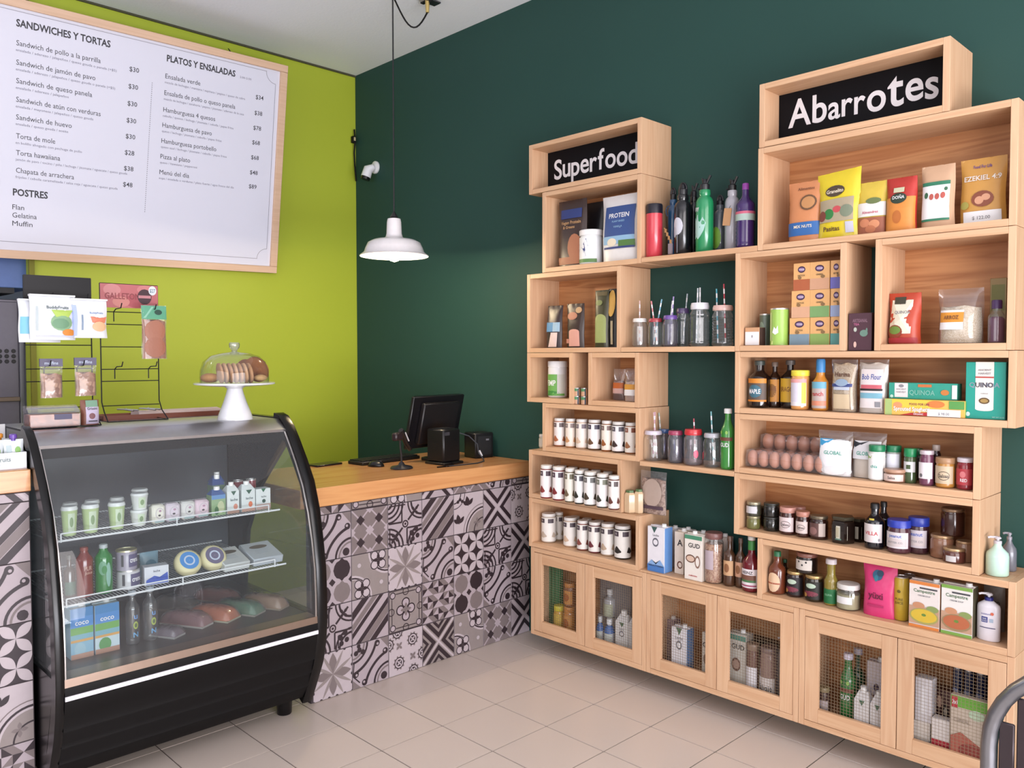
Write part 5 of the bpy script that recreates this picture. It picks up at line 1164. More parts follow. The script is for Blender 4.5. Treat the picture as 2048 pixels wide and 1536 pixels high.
place('pouch', 1712, 1772, 719, z, 'white flour bag with red and blue stripes beside the teal carton', 'snack_pouch', 'pouch', d=0.06, clear=True, fill=(0.93, 'd8ccc0'), front=-0.09, marks=[('r', -0.75, 0.75, 0.10, 0.82, M('e0d8d8')), ('t', 'Bob Flour', 0, 0.68, 0.1, M('4a5ca0'), 1.3), ('r', -0.7, 0.7, 0.46, 0.53, M('c8606c')), ('r', -0.75, 0.75, 0.42, 0.46, Kk), ('r', -0.75, 0.75, 0.28, 0.38, M('7ab0c4')), ('r', 0.3, 0.65, 0.12, 0.22, GY)])
place('box', 1769, 1931, 787, z, 'long yellow spaghetti box with white script lettering, lying flat', 'pasta_box', 'box', front=-0.1035, d=0.05, h=0.062, col='e4bc5c', side='5a9c50', marks=[('r', -0.98, -0.8, 0, 1, M('a8c078')), ('r', -0.8, 0.3, 0.5, 0.98, M('e8c848')), ('e', 0.3, 0.75, 0.22, 0.22, M('e08040')), ('e', -0.65, 0.62, 0.12, 0.2, M('e89868')), ('r', 0.62, 0.98, 0.5, 0.98, M('5a9c50')), ('p', [(-0.6, 0.02), (-0.3, 0.18), (0.1, 0.24), (0.1, 0.02)], M('b82c30')), ('t', 'FOOD FOR LIFE', -0.1, 0.72, 0.14, M('8a3c50'), 0.5), ('t', 'Sprouted Spaghetti', -0.3, 0.42, 0.26, W_, 0.9), ('t', 'ORGANIC', -0.12, 0.12, 0.1, W_, 0.25), ('r', 0.1, 0.9, 0.02, 0.45, W_), ('t', '$ 98.00', 0.5, 0.2, 0.15, GY, 0.3)])
place('box', 1778, 1915, 750, z+0.0625, 'long teal pasta box with a white tab, lying on the yellow spaghetti box', 'pasta_box', 'box', front=-0.0828, d=0.05, h=0.062, col='2c9a86', side='24806c', marks=[('r', -0.82, -0.42, 0.1, 0.98, M('e4dcdc')), ('e', -0.62, 0.8, 0.08, 0.1, GY), ('t', 'ANCIENT', -0.62, 0.6, 0.1, GY, 0.3), ('t', 'HARVEST', -0.62, 0.42, 0.1, GY, 0.3), ('r', -0.12, 0.28, 0.75, 0.92, M('c8703c')), ('t', 'QUINOA', 0.0, 0.42, 0.3, M('7ab8a8'), 0.75), ('e', 0.66, 0.45, 0.12, 0.17, M('c87c3c')), ('r', 0.86, 1.0, 0.08, 0.9, W_), ('e', -0.9, 0.15, 0.05, 0.1, M('b8dcd0'))])
place('box', 1931, 2011, 724, z, 'upright teal QUINOA box with a white centre strip, right end of the crate', 'quinoa_box', 'box', front=-0.0932, d=0.04, col='1f9c8c', side='187c70', marks=[('r', -0.5, 0.42, 0.17, 1.0, M('ece4dc')), ('e', -0.04, 0.17, 0.44, 0.03, M('ece4dc')), ('t', 'QUINOA', -0.05, 0.60, 0.085, M('8a98a8'), 1.75), ('t', 'UINO', -0.06, 0.60, 0.085, M('4a3c44'), 0.88), ('r', -0.5, 0.42, 0.72, 0.745, M('b84a44')), ('t', 'ANCIENT', -0.04, 0.86, 0.035, GY, 0.7), ('t', 'HARVEST', -0.04, 0.80, 0.035, GY, 0.7), ('e', -0.04, 0.32, 0.27, 0.055, M('5c4424')), ('e', -0.04, 0.32, 0.2, 0.035, M('a88a50')), ('t', 'traditional', -0.04, 0.45, 0.02, GY, 0.5), ('e', -0.85, 0.08, 0.11, 0.04, M('c8dcd8')), ('t', 'NET WT 12 OZ', 0.68, 0.04, 0.02, M('a8d4c8'), 0.6)])

# ---- eggs and green lids
z = 1.1658
def egg_carton(px0, px1, front, zz, label, n, depth_rows=2, top=None):
    xa = solve([0, front, zz+0.03], 0, px=px0); xb = solve([0, front, zz+0.03], 0, px=px1); W = xb-xa; st = W/n; r = st*0.49
    t = thing('egg_carton', label, 'egg carton', (xa, front, zz), 0, 'clear egg cartons')
    fm = MB()
    prof = [(-0.5, 0.010), (-0.44, 0.0), (0.44, 0.0), (0.5, 0.010), (0.5, 0.040), (0.53, 0.042), (0.5, 0.044), (0.42, 0.080), (-0.42, 0.080), (-0.5, 0.044), (-0.53, 0.042), (-0.5, 0.040)]
    dp = st*depth_rows; vs = []; nn = n*4
    for i in range(nn+1):
        k = 1.0-0.16*abs(math.sin(PI*i/4)) if False else 1-0.10*(math.cos(2*PI*i/4)*0.5+0.5)
        for y, zz_ in prof: vs.append((W*i/nn, dp/2+y*dp*k, 0.003+zz_*k+0.001))
    m = len(prof); fs = [(i*m+j, i*m+(j+1) % m, (i+1)*m+(j+1) % m, (i+1)*m+j) for i in range(nn) for j in range(m)]+[tuple(range(m)), tuple(nn*m+j for j in range(m-1, -1, -1))]
    fm.mesh(vs, fs, PLASTIC); fm.fixn = True; fm.build('clear_shell', t, smooth=0.9)
    e = None
    for i in range(n):
        for j in range(depth_rows):
            if e is None:
                mb = MB(); mb.lathe([(max(1e-4, r*math.sin(PI*q/10)*(1.0 if q < 5 else 0.96)), r*1.42*(1-math.cos(PI*q/10))) for q in range(11)], M('c98a70', 0.45), 16)
                e = mb.build('egg', t, (st*(i+0.5), st*(j+0.5), 0.005), smooth=1.5)
            else: inst(e, t, (st*(i+0.5), st*(j+0.5), 0.005))
egg_carton(1490, 1648, -0.1004, z, 'clear carton of brown eggs at the shelf front, lower of the two', 7, 2)
egg_carton(1520, 1640, 0.0107, z+0.062, 'clear carton of brown eggs set higher, behind the front egg carton', 5, 1)
tt = thing('egg_carton', 'clear egg carton at the back carrying the raised egg carton', 'egg carton', (solve([0, 0.0107, z], 0, px=1520), 0.0107, z), 0, 'clear egg cartons')
mb = MB(); mb.box(0, 0.30, 0.0, 0.075, 0.001, 0.06, PLASTIC); mb.build('clear_shell', tt)
e_ = None
for i in range(5):
    mb = MB(); mb.lathe([(max(1e-4, 0.026*math.sin(PI*q/10)), 0.027*(1-math.cos(PI*q/10))) for q in range(11)], M('c98a70', 0.45), 16); 
    if e_ is None: e_ = mb.build('egg', tt, (0.032+0.058*i, 0.037, 0.003), smooth=1.5)
    else: inst(e_, tt, (0.032+0.058*i, 0.037, 0.003))
place('pouch', 1632, 1700, 862, z, 'white zip pouch with a sky blue corner, right of the eggs', 'snack_pouch', 'pouch', d=0.05, clear=True, fill=(0.8, 'e8e8ea'), front=-0.0932, marks=[('r', -0.85, 0.85, 0.12, 0.80, M('ececf0')), ('p', [(-0.85, 0.6), (-0.85, 0.82), (0.0, 0.82), (-0.3, 0.74)], M('3c9cd0')), ('t', 'GLOBAL', 0, 0.52, 0.08, M('4aa08c'), 1.1), ('e', 0, 0.12, 0.7, 0.09, M('e8e8ea'))])
place('pouch', 1699, 1768, 866, z, 'white zip pouch with a black corner, behind the green-lidded jars', 'snack_pouch', 'pouch', d=0.05, clear=True, fill=(0.55, 'dccfc0'), front=-0.0672, marks=[('r', -0.85, 0.8, 0.42, 0.82, M('dcdce0')), ('p', [(-0.85, 0.62), (-0.85, 0.82), (0.1, 0.82), (-0.3, 0.74)], M('2c3038')), ('t', 'GLOBAL', -0.1, 0.55, 0.08, M('4aa08c'), 1.0)])
place('jar', 1737, 1771, 889, z, 'white jar with a dark green lid and lime stripe, leftmost green lid', 'spice_jar', 'jar', front=-0.1004, col='d8d8d4', lid='1c7a50', lidh=0.19, neckh=0.02, neck=0.95, lidr=0.98, label='ececec', lv=(0.05, 0.76), marks=[('p', [(-1, 0.72), (-1, 0.95), (0.1, 0.98), (-0.4, 0.8)], M('8ab83c')), ('t', 'chía', 0, 0.5, 0.12, TE, 1.0)])
place('jar', 1770, 1803, 890, z, 'white-labelled jar with a dark green lid, behind the low brown tub', 'spice_jar', 'jar', front=-0.0464, col='9aa098', lid='1c7a50', lidh=0.19, neckh=0.02, neck=0.95, lidr=0.98, label='e0e2ec', lv=(0.1, 0.76), marks=[('p', [(-1, 0.6), (-1, 0.98), (0.3, 0.98)], M('7aa83c'))])
place('jar', 1808, 1834, 896, z, 'glass herb jar with a green lid and small white label', 'spice_jar', 'jar', front=-0.0724, col='4a5c3c', lid='1f8a54', lidh=0.24, neckh=0.03, neck=0.9, lidr=1.02, label='dcdcdc', lv=(0.32, 0.62), marks=[('r', -0.3, 0.3, 0.3, 0.7, M('4a5c3c'))])
place('jar', 1822, 1846, 896, z, 'green-lidded jar in the back, only its lid showing by the purple jar', 'spice_jar', 'jar', front=0.0263, col='3c3c34', lid='1c7048', lidh=0.2)
place('jar', 1768, 1813, 937, z, 'low squat jar with a tan cloth lid and cream label', 'jam_jar', 'jar', front=-0.1046, col='8a6450', lid='b48c74', lidh=0.26, neck=0.9, lidr=1.02, label='dcc4bc', lv=(0.12, 0.62), marks=[('t', 'Salsa', 0, 0.5, 0.4, Kk, 1.0)])
place('jar', 1838, 1869, 900, z, 'purple jar with a silver lid and a white label', 'jam_jar', 'jar', front=-0.0932, col='6c3c54', lid='c8bcc4', lidh=0.12, lidmetal=0.3, neck=0.85, neckh=0.07, lidr=0.93, label='e6e2e8', lv=(0.2, 0.66), marks=[('e', -0.4, 0.2, 0.2, 0.12, M('6a6a70'))])
place('jar', 1862, 1882, 889, z, 'dark bottle with a silver cap peeking over the purple jar', 'small_bottle', 'bottle', front=-0.0049, col='2c1418', lid='b8a8a0', lidh=0.16, neck=0.7, lidr=0.8)
place('jar', 1871, 1911, 914, z, 'honey jar with a tan cloth lid and oval label, left of the red jar', 'honey_jar', 'jar', front=-0.0983, col='b8823c', lid='a8805c', lidh=0.2, neck=0.95, lidr=1.02, label='c8b498', lv=(0.14, 0.72), marks=[('e', 0.1, 0.45, 0.55, 0.26, M('4a3c2c')), ('e', 0.1, 0.45, 0.5, 0.22, M('c8b498')), ('t', 'Salsas', 0.1, 0.45, 0.2, Kk, 0.9)])
place('jar', 1913, 1948, 915, z, 'red jam jar with a white lid at the right end of the egg shelf', 'jam_jar', 'jar', front=-0.0932, col='8a2430', lid='d8d0d8', lidh=0.14, neck=0.86, label='b83a44', lv=(0.15, 0.66), marks=[('t', 'RED', 0.1, 0.3, 0.2, W_, 0.7), ('e', 0, 0.65, 0.3, 0.2, M('d87c80'))])

# ---- honey / butter shelf
z = 0.8906
place('jar', 1493, 1521, 1030, z, 'lower of two stacked greenish jars at the left end', 'preserve_jar', 'jar', front=-0.0932, h=0.058, col='6a6a3c', lid='8a8468', lidh=0.22, lidmetal=0.5)
place('jar', 1493, 1523, 1004, z+0.0585, 'upper of two stacked jars at the left end, white label', 'preserve_jar', 'jar', front=-0.0932, h=0.062, col='3c3c30', lid='9a947c', lidh=0.2, lidmetal=0.6, label='c8c8cc', lv=(0.2, 0.7), ang=0.9)
place('jar', 1521, 1543, 1010, z, 'dark tall jar right behind the left stacked pair', 'preserve_jar', 'jar', front=0.0055, col='20241c', lid='7a7a68', lidh=0.14, lidmetal=0.5)
place('jar', 1527, 1561, 1034, z, 'black preserve jar without label beside the stacked pair', 'preserve_jar', 'jar', front=-0.0776, h=0.062, col='1c1c18', lid='2c2c28', lidh=0.18)
place('jar', 1527, 1560, 1010, z+0.0625, 'black preserve jar stacked on the other black jar', 'preserve_jar', 'jar', front=-0.0776, h=0.06, col='1a1a18', lid='2a2c26', lidh=0.18)
place('jar', 1559, 1593, 1013, z, 'taller jam jar with pink lid and oval script label', 'jam_jar', 'jar', front=-0.0932, col='3c1c18', lid='c08c80', lidh=0.2, neck=0.93, lidr=0.98, label='d8c8c8', lv=(0.12, 0.64), marks=[('e', 0.1, 0.5, 0.55, 0.24, M('4a3c3c')), ('e', 0.1, 0.5, 0.5, 0.2, M('d8c8c8')), ('t', 'Salsas', 0.1, 0.5, 0.18, Kk, 0.9)])
place('jar', 1583, 1612, 1012, z, 'pink-lidded jar in the rear between the two oval-label jam jars', 'jam_jar', 'jar', front=0.0055, col='3c1c18', lid='b88478', lidh=0.2)
place('jar', 1592, 1620, 1022, z, 'shorter jam jar with brown-pink lid and oval script label', 'jam_jar', 'jar', front=-0.0932, col='341814', lid='b47c6c', lidh=0.2, neck=0.93, lidr=0.98, label='d0c0bc', lv=(0.16, 0.62), marks=[('e', 0.1, 0.5, 0.55, 0.24, M('4a3c3c')), ('e', 0.1, 0.5, 0.5, 0.2, M('d0c0bc')), ('t', 'Salsas', 0.1, 0.5, 0.18, Kk, 0.9)])
place('jar', 1619, 1657, 1030, z, 'dark chocolate spread jar with a photo label and dull gold lid', 'preserve_jar', 'jar', front=-0.088, col='2c1410', lid='6a6050', lidh=0.14, lidmetal=0.6, neck=0.88, label='5a3c38', lv=(0.14, 0.7), marks=[('r', 0.35, 1, 0, 1, M('b8a8a0')), ('e', -0.2, 0.4, 0.4, 0.3, M('8a6460'))])
place('jar', 1660, 1711, 1031, z, 'hexagonal honey jar with a cream label, biggest jar left of the black bottles', 'honey_jar', 'jar', front=-0.0983, col='1c120e', lid='4a4436', lidh=0.14, lidmetal=0.7, neck=0.85, hexa=True, label='c8c4b4', lv=(0.14, 0.66), ang=0.85, marks=[('r', -0.8, 0.1, 0.2, 0.9, M('b0a890')), ('r', 0.2, 0.25, 0, 1, M('2a2420')), ('r', -0.9, 0.9, 0, 0.1, M('5a7a6c'))])
place('jar', 1704, 1733, 1036, z, 'hexagonal honey jar half hidden behind the biggest one', 'honey_jar', 'jar', front=-0.0153, col='1c120e', lid='4a4436', lidh=0.14, lidmetal=0.7, hexa=True, label='b0a898', lv=(0.14, 0.66), ang=0.8)
place('bottle', 1729, 1770, 1006, z, 'squat black syrup bottle with a white shield label', 'syrup_bottle', 'bottle', front=-0.0932, col='101018', cap='121216', capr=0.46, caph=0.12, neckr=0.4, sh=0.58, nk=0.78, label='dcd4d4', lv=(0.15, 0.56), marks=[('t', 'VILLA', 0, 0.5, 0.2, RD, 1.2), ('e', 0.7, 0.15, 0.1, 0.08, GY)], extra=lambda t, r, h: printed(cylS(r*0.86, h*0.58, h*0.68, 0, 0.3), [('r', -1, 1, 0, 1, M('c8b44c'))], r*0.6, h*0.1).build('seal', t))
place('bottle', 1752, 1782, 1003, z, 'black syrup bottle standing behind the shield-label bottle', 'syrup_bottle', 'bottle', front=-0.0101, col='101018', cap='121216', capr=0.46, caph=0.12, neckr=0.4, sh=0.58, nk=0.78)
BLM = [('t', 'peanut', 0, 0.78, 0.2, M('3c5cb0'), 1.4), ('r', -0.85, 0.85, 0.12, 0.6, M('ccc0c0')), ('t', 'BUTTER CO.', 0, 0.36, 0.12, GY, 1.3)]
place('jar', 1774, 1823, 1038, z, 'blue-lidded nut butter jar in front', 'nut_butter_jar', 'jar', front=-0.1004, col='4c2a34', lid='2a3ca8', lidh=0.23, neck=0.93, lidr=0.98, label='d8d0d4', lv=(0.16, 0.64), marks=BLM)
place('jar', 1816, 1859, 1033, z, 'blue-lidded nut butter jar further back on the right', 'nut_butter_jar', 'jar', front=-0.0568, col='3c2028', lid='2a3ca0', lidh=0.24, neck=0.93, lidr=0.98, label='c8c0c8', lv=(0.18, 0.66), marks=BLM)
place('jar', 1860, 1909, 1068, z, 'light brown jar under the left side of the big dark jar', 'preserve_jar', 'jar', front=-0.0672, col='8a6048', lid='a48464', lidh=0.14, lidmetal=0.6)
place('jar', 1911, 1950, 1075, z, 'light brown jar partly behind the crate side, under the big dark jar', 'preserve_jar', 'jar', front=-0.0672, col='8a644c', lid='a48464', lidh=0.12, lidmetal=0.6, h=0.078)
place('jar', 1881, 1931, 1022, z+0.0845, 'big dark brown jar stacked on two lighter jars', 'preserve_jar', 'jar', front=-0.0412, h=0.105, col='3c1c14', lid='8a7058', lidh=0.12, lidmetal=0.6)
place('jar', 1885, 1933, 1094, z, 'lowest small jar with a tiny white label in front of the brown stack', 'preserve_jar', 'jar', front=-0.1067, col='5a3028', lid='b09470', lidh=0.2, lidmetal=0.7, label='c8c4c4', lv=(0.1, 0.5), ang=0.45)

# ---- bottom crate right
z = 0.6226
place('bottle', 1537, 1572, 1102, z, 'hot sauce bottle with a cream oval label and green cap', 'sauce_bottle', 'bottle', front=-0.0932, col='6a3420', cap='1f6a44', capr=0.42, caph=0.12, neckr=0.38, sh=0.55, nk=0.78, marks=[('e', -0.05, 0.52, 0.75, 0.42, M('e0c0a0')), ('r', -0.8, 0.7, 0.44, 0.5, M('a85a44'))])
place('bottle', 1560, 1580, 1118, z, 'thin dark sauce bottle with green cap behind the cream-label bottle', 'sauce_bottle', 'bottle', front=0.0159, col='2c1c14', cap='1c5a3c', capr=0.42, caph=0.12)
DJ = [('e', 0.0, 0.75, 0.42, 0.14, M('b8ccb8')), ('e', -0.1, 0.3, 0.7, 0.16, M('7a3444')), ('e', -0.5, 0.2, 0.2, 0.12, M('c09050'))]
place('jar', 1573, 1608, 1149, z, 'black-labelled preserve jar with gold lid, left under the dotted jar', 'preserve_jar', 'jar', front=-0.0776, h=0.110, col='2a1614', lid='b09464', lidh=0.12, lidmetal=0.7, label='1c1418', lv=(0.1, 0.78), ang=1.4, marks=DJ)
place('jar', 1610, 1648, 1153, z, 'black-labelled preserve jar with gold lid, right under the dotted jar', 'preserve_jar', 'jar', front=-0.0828, h=0.110, col='2a2214', lid='b09464', lidh=0.12, lidmetal=0.7, label='1e1c16', lv=(0.1, 0.78), ang=1.4, marks=DJ)
place('jar', 1592, 1636, 1108, z+0.1106, 'dark jar with a dotted white label stacked on two black-labelled jars', 'preserve_jar', 'jar', front=-0.0776, h=0.086, col='1c1210', lid='8a5c50', lidh=0.2, label='d4ccc4', lv=(0.18, 0.68), ang=0.9, marks=[('e', -0.4+0.4*k, 0.8-0.3*(k % 2), 0.1, 0.1, INK) for k in range(3)])
place('bottle', 1648, 1676, 1117, z, 'olive oil bottle with a deep green label and white cap', 'oil_bottle', 'bottle', front=-0.0828, col='8a7a34', cap='d8d0d4', capr=0.8, caph=0.11, neckr=0.62, sh=0.5, nk=0.68, label='1c6c3c', lv=(0.05, 0.36), marks=[('t', 'OLIVA', 0, 0.6, 0.14, M('8ac09a'), 1.0)], rough=0.1)
place('jar', 1672, 1722, 1166, z, 'round glass jar with a cream lid and white trapezoid label', 'preserve_jar', 'jar', front=-0.1004, col='a8a078', clear=True, fill=0.8, lid='dcd8d4', lidh=0.2, neck=0.9, lidr=0.92, marks=(), label='e0e0e0', lv=(0.26, 0.54), ang=0.7)
place('pouch', 1721, 1789, 1131, z, 'hot pink pouch with dark lettering and a blue emblem', 'snack_pouch', 'pouch', d=0.06, col='d83c78', front=-0.088, neck=0.08, marks=[('t', 'yüxi', -0.1, 0.42, 0.13, M('6a1438'), 1.5), ('e', -0.05, 0.80, 0.3, 0.10, M('2a5c7c')), ('e', 0.1, 0.84, 0.2, 0.06, M('1c4058')), ('e', -0.12, 0.74, 0.12, 0.06, M('2f7a8c')), ('r', -0.6, 0.4, 0.20, 0.24, M('b82c64'))])
place('can', 1787, 1819, 1152, z, 'tall yellow drink can beside the pink pouch', 'drink_can', 'can', front=-0.0776, col='c4a430', taper=True, marks=[('t', 'PURE', 0, 0.52, 0.06, M('6a5a1c'), 1.0), ('t', 'JUICE', 0, 0.43, 0.06, M('6a5a1c'), 1.0), ('e', 0, 0.72, 0.2, 0.04, M('6a5a1c'))])
place('can', 1806, 1832, 1149, z, 'second tall can with a dark top behind the yellow can', 'drink_can', 'can', front=0.0107, col='8a6c5c', taper=True)
def soupm(top, bowl, rim): return [('r', -0.99, 0.99, 0.93, 1.0, M(top)), ('t', 'Campestre', 0.0, 0.80, 0.07, M('5a7a5c'), 1.4), ('r', -0.3, 0.85, 0.845, 0.88, M('4a4a50')), ('t', 'CREAM SOUP', 0, 0.70, 0.03, GY, 1.2), ('r', -0.99, 0.99, 0.08, 0.46, M('c09a80')), ('e', -0.35, 0.48, 0.4, 0.07, M('c8906c')), ('e', 0.55, 0.44, 0.4, 0.07, M('8a9c5c')), ('e', 0, 0.26, 0.95, 0.17, M(rim)), ('e', 0, 0.27, 0.85, 0.14, M(bowl)), ('e', 0, 0.29, 0.15, 0.03, M('6a8a3c')), ('r', -0.99, 0.99, 0.0, 0.06, M(top))]
place('milk', 1818, 1879, 1160, z, 'soup carton with orange trim and a yellow soup bowl', 'soup_carton', 'carton', front=-0.0983, d=0.06, col='e8e0dc', side='c89c7c', capx=0.3, marks=soupm('dc8440', 'd8b83c', 'a8a45c'))
place('milk', 1882, 1945, 1168, z, 'soup carton with green trim and an orange-red soup bowl', 'soup_carton', 'carton', front=-0.0983, d=0.06, col='e8e4e0', side='54503c', capx=0.3, marks=soupm('7ca84c', 'b86844', '9c8460'))
place('pouch', 1965, 2008, 1168, z, 'grey pouch standing behind the white lotion bottle', 'snack_pouch', 'pouch', d=0.03, col='9c9088', front=0.0574, marks=[('t', 'COCO', 0, 0.6, 0.08, Kk, 1.2)])
place('pump', 1953, 2002, 1184, z, 'white lotion bottle with a navy collar and blue square print', 'lotion_bottle', 'bottle', front=-0.1004, body='ece8f0', cap='e8e6ee', collar='2c3080', flat=True, marks=[('r', -0.45, 0.05, 0.48, 0.66, M('3c4490')), ('t', 'KISS', -0.2, 0.60, 0.05, W_, 0.4), ('t', 'MY FACE', -0.2, 0.53, 0.04, W_, 0.4), ('t', 'moisture', -0.1, 0.76, 0.06, M('8a88b8'), 1.0), ('e', 0.4, 0.78, 0.14, 0.05, M('d86c50')), ('r', -0.6, 0.7, 0.30, 0.325, M('44406c')), ('r', 0.2, 0.5, 0.5, 0.62, M('a8b8cc'))])
place('pump', 1971, 2019, 1060, 0.8638, 'mint green soap dispenser on the ledge at the far right', 'soap_dispenser', 'dispenser', front=-0.088, body='bfe0d0', cap='c8c4cc')
place('pump', 2003, 2034, 1052, 0.8638, 'dusty grey soap dispenser behind the mint one', 'soap_dispenser', 'dispenser', front=0.0263, body='6c6c74', cap='8c8890')

# ---- inside the base cabinets
z = 0.1304; FI = -0.0464
t = thing('folded_bag', 'tall green ribbed bag behind the first mesh door', 'bag', (solve([0, 0.0263, .4], 0, px=1106), 0.0263, z), 0)
mb = MB(); n_s = 9
for i in range(n_s): mb.box(-0.06+i*0.0135, -0.06+i*0.0135+0.012, -0.012-0.006*(i % 2), 0.02, 0, 0.36-0.01*(i % 3), M('2f7a4c', 0.5), 0.002)
mb.build('bag', t)
place('jar', 1107, 1129, 1210, z, 'yellow-lidded mustard jar behind the first mesh door', 'mustard_jar', 'jar', front=FI, col='c89a3c', lid='d8cc3c', lidh=0.2, label='d0b04c')
for a, b_, tp, zz, lb_ in ((1127, 1150, 1180, z, 'orange honey jar right of the yellow-lidded jar, lower one'), (1128, 1152, 1140, z+0.152, 'dark honey jar stacked on the orange honey jar')):
    place('jar', a, b_, tp, zz, lb_, 'honey_jar', 'jar', front=FI, h=0.15 if zz == z else 0.13, col='c07c34' if zz == z else '8a5434', lid='c88440', lidh=0.18, label='d09048', marks=[('e', 0, 0.5, 0.5, 0.3, M('a85c24'))])
for a, b_, lb_, fr in ((1192, 1208, 'left small blue-necked bottle behind the second mesh door', FI), (1208, 1230, 'right small blue-necked bottle behind the second mesh door', FI)):
    place('bottle', a, b_, 1232 if a < 1200 else 1237, z, lb_, 'small_bottle', 'bottle', 'blue-necked small bottles', front=fr, col='c8ccd8', cap='e8ecf0', capr=0.55, caph=0.2, sh=0.45, nk=0.7, label='d0d8d4', lv=(0.05, 0.5), extra=lambda t, r, h: MB().lathe([(r*1.01, 0), (r*0.9, h*0.12), (r*0.5, h*0.26)], M('3c6cb0', 0.4), 18, 0, 0, h*0.5).build('blue_shoulder', t))
place('bottle', 1207, 1232, 1185, z+0.13, 'upper blue-shouldered bottle lying on stock behind the second mesh door', 'small_bottle', 'bottle', front=0.0159, h=0.15, col='c4c8d0', cap='e8ecf0', capr=0.5, caph=0.2, label='c8d0b8', lv=(0.05, 0.5))
place('box', 1196, 1262, 0, z, 'pale carton stock box deep behind the second mesh door', 'stock_box', 'box', front=0.0522, d=0.05, h=0.128, col='a8a4a8')
place('box', 1200, 1262, 0, z+0.1285, 'greyish stock box stacked deep behind the second mesh door', 'stock_box', 'box', front=0.0522, d=0.05, h=0.2, col='8c888c')
KID = [('p', [(-0.4, 1), (0.0, 0.84), (0.4, 1)], M('4a6a54')), ('t', 'Leche', 0, 0.78, 0.06, GY, 1.1), ('e', 0, 0.62, 0.38, 0.10, M('70707a')), ('e', 0, 0.62, 0.26, 0.06, M('e8e8ec'))]
place('gable', 1231, 1256, 1222, z, 'white drink carton with dark scribble print behind the second mesh door', 'drink_carton', 'carton', front=FI, d=0.055, col='e4e4e4', marks=KID+[('r', -1, 1, 0, 0.1, M('6a9a6c'))])
place('gable', 1257, 1280, 1226, z, 'second white carton cut off by the right stile of the second mesh door', 'drink_carton', 'carton', front=FI, d=0.055, col='e0e0e0', marks=[('r', -1, 1, 0, 0.1, M('6a9a6c'))])
place('milk', 1343, 1373, 1252, z, 'white and blue milk carton centred behind the third mesh door', 'drink_carton', 'carton', front=-0.0672, d=0.06, col='e8e6ec', side='6488b8', marks=KID+[('r', -0.98, 0.98, 0, 0.1, M('7aa4d4'))])
place('milk', 1325, 1347, 1235, z, 'mauve carton behind the white milk carton, third mesh door', 'drink_carton', 'carton', front=0.0263, d=0.06, col='a894a4', side='8c7888')
place('milk', 1404, 1424, 1262, z, 'cream carton cut off at the right edge of the third mesh door', 'drink_carton', 'carton', front=-0.0568, d=0.06, col='dcd4c8', marks=[('t', 'G', -0.5, 0.75, 0.1, Kk, 0.8), ('e', -0.4, 0.45, 0.3, 0.1, M('7a5c4c'))])
place('milk', 1456, 1492, 1262, z, 'carton with bold lettering and almond drawing behind the fourth mesh door', 'drink_carton', 'carton', front=-0.0464, d=0.06, col='c8c4bc', side='a8a098', marks=[('r', -0.98, 0.98, 0.88, 0.97, M('5a8a7c')), ('t', 'GUD', 0.1, 0.77, 0.09, Kk, 1.4), ('e', -0.1, 0.45, 0.5, 0.12, M('6a4c44')), ('e', -0.1, 0.45, 0.38, 0.08, M('a88c80'))])
place('jar', 1492, 1519, 1286, z, 'tall clear jar with a white label behind the fourth mesh door', 'spice_jar', 'jar', front=-0.0672, col='6c4c44', lid='8c7464', lidh=0.12, label='e4e0e4', lv=(0.06, 0.56))
place('jar', 1519, 1556, 1293, z, 'wide clear jar with an oval script label behind the fourth mesh door', 'jam_jar', 'jar', front=-0.0776, col='8a7068', lid='7a6460', lidh=0.1, label='d4ccc8', lv=(0.08, 0.45), marks=[('t', 'Salvaje', 0, 0.5, 0.3, Kk, 1.4)])
place('pump', 1553, 1584, 1272, z, 'white lotion bottle half hidden at the right of the fourth mesh door', 'lotion_bottle', 'bottle', front=-0.0257, body='dcdce4', cap='d8d8e0', collar='3c4890', flat=True)
place('box', 1466, 1556, 0, z, 'dark stock carton deep behind the fourth mesh door', 'stock_box', 'box', front=0.0574, d=0.05, h=0.22, col='4a3c34')
place('bottle', 1679, 1712, 1306, z, 'green soda bottle with a white cap behind the fifth mesh door', 'soda_bottle', 'bottle', front=-0.062, col='2c6c34', cap='d8d0e0', capr=0.6, caph=0.08, neckr=0.45, sh=0.6, nk=0.84, extra=gudlab)
place('bottle', 1700, 1730, 1296, z, 'darker green soda bottle behind the first one, fifth mesh door', 'soda_bottle', 'bottle', front=0.0159, col='143c24', cap='b0a8b8', capr=0.6, caph=0.08)
place('gable', 1708, 1738, 1375, z, 'small white carton with green leaf mark, left of two in the fifth door', 'drink_carton', 'carton', front=-0.0828, d=0.05, col='e0dcdc', marks=KID[:1]+[('r', -1, 1, 0, 0.16, M('c88060'))])
place('gable', 1740, 1768, 1385, z, 'small white carton with green leaf mark, right of two in the fifth door', 'drink_carton', 'carton', front=-0.0828, d=0.05, col='e0dcdc', marks=KID[:1]+[('r', -1, 1, 0, 0.16, M('c88060'))])
place('milk', 1733, 1768, 1318, z, 'tall patterned carton behind the two small ones in the fifth door', 'drink_carton', 'carton', front=0.0055, d=0.05, col='c8bcc0', marks=[('r', -0.98, 0.98, 0, 0.5, M('8a5c54')), ('e', 0.1, 0.62, 0.3, 0.06, M('4a3848'))])
place('jar', 1634, 1660, 1372, z, 'low jar with a white label at the left of the fifth mesh door', 'jam_jar', 'jar', front=-0.0672, col='4a3430', lid='8c7c5c', lidh=0.15, label='b8a8a8', lv=(0.1, 0.6))
place('box', 1826, 1860, 1425, z, 'lower of two stacked white boxes behind the last mesh door', 'white_box', 'box', front=-0.0672, d=0.06, h=0.118, col='dcd4cc')
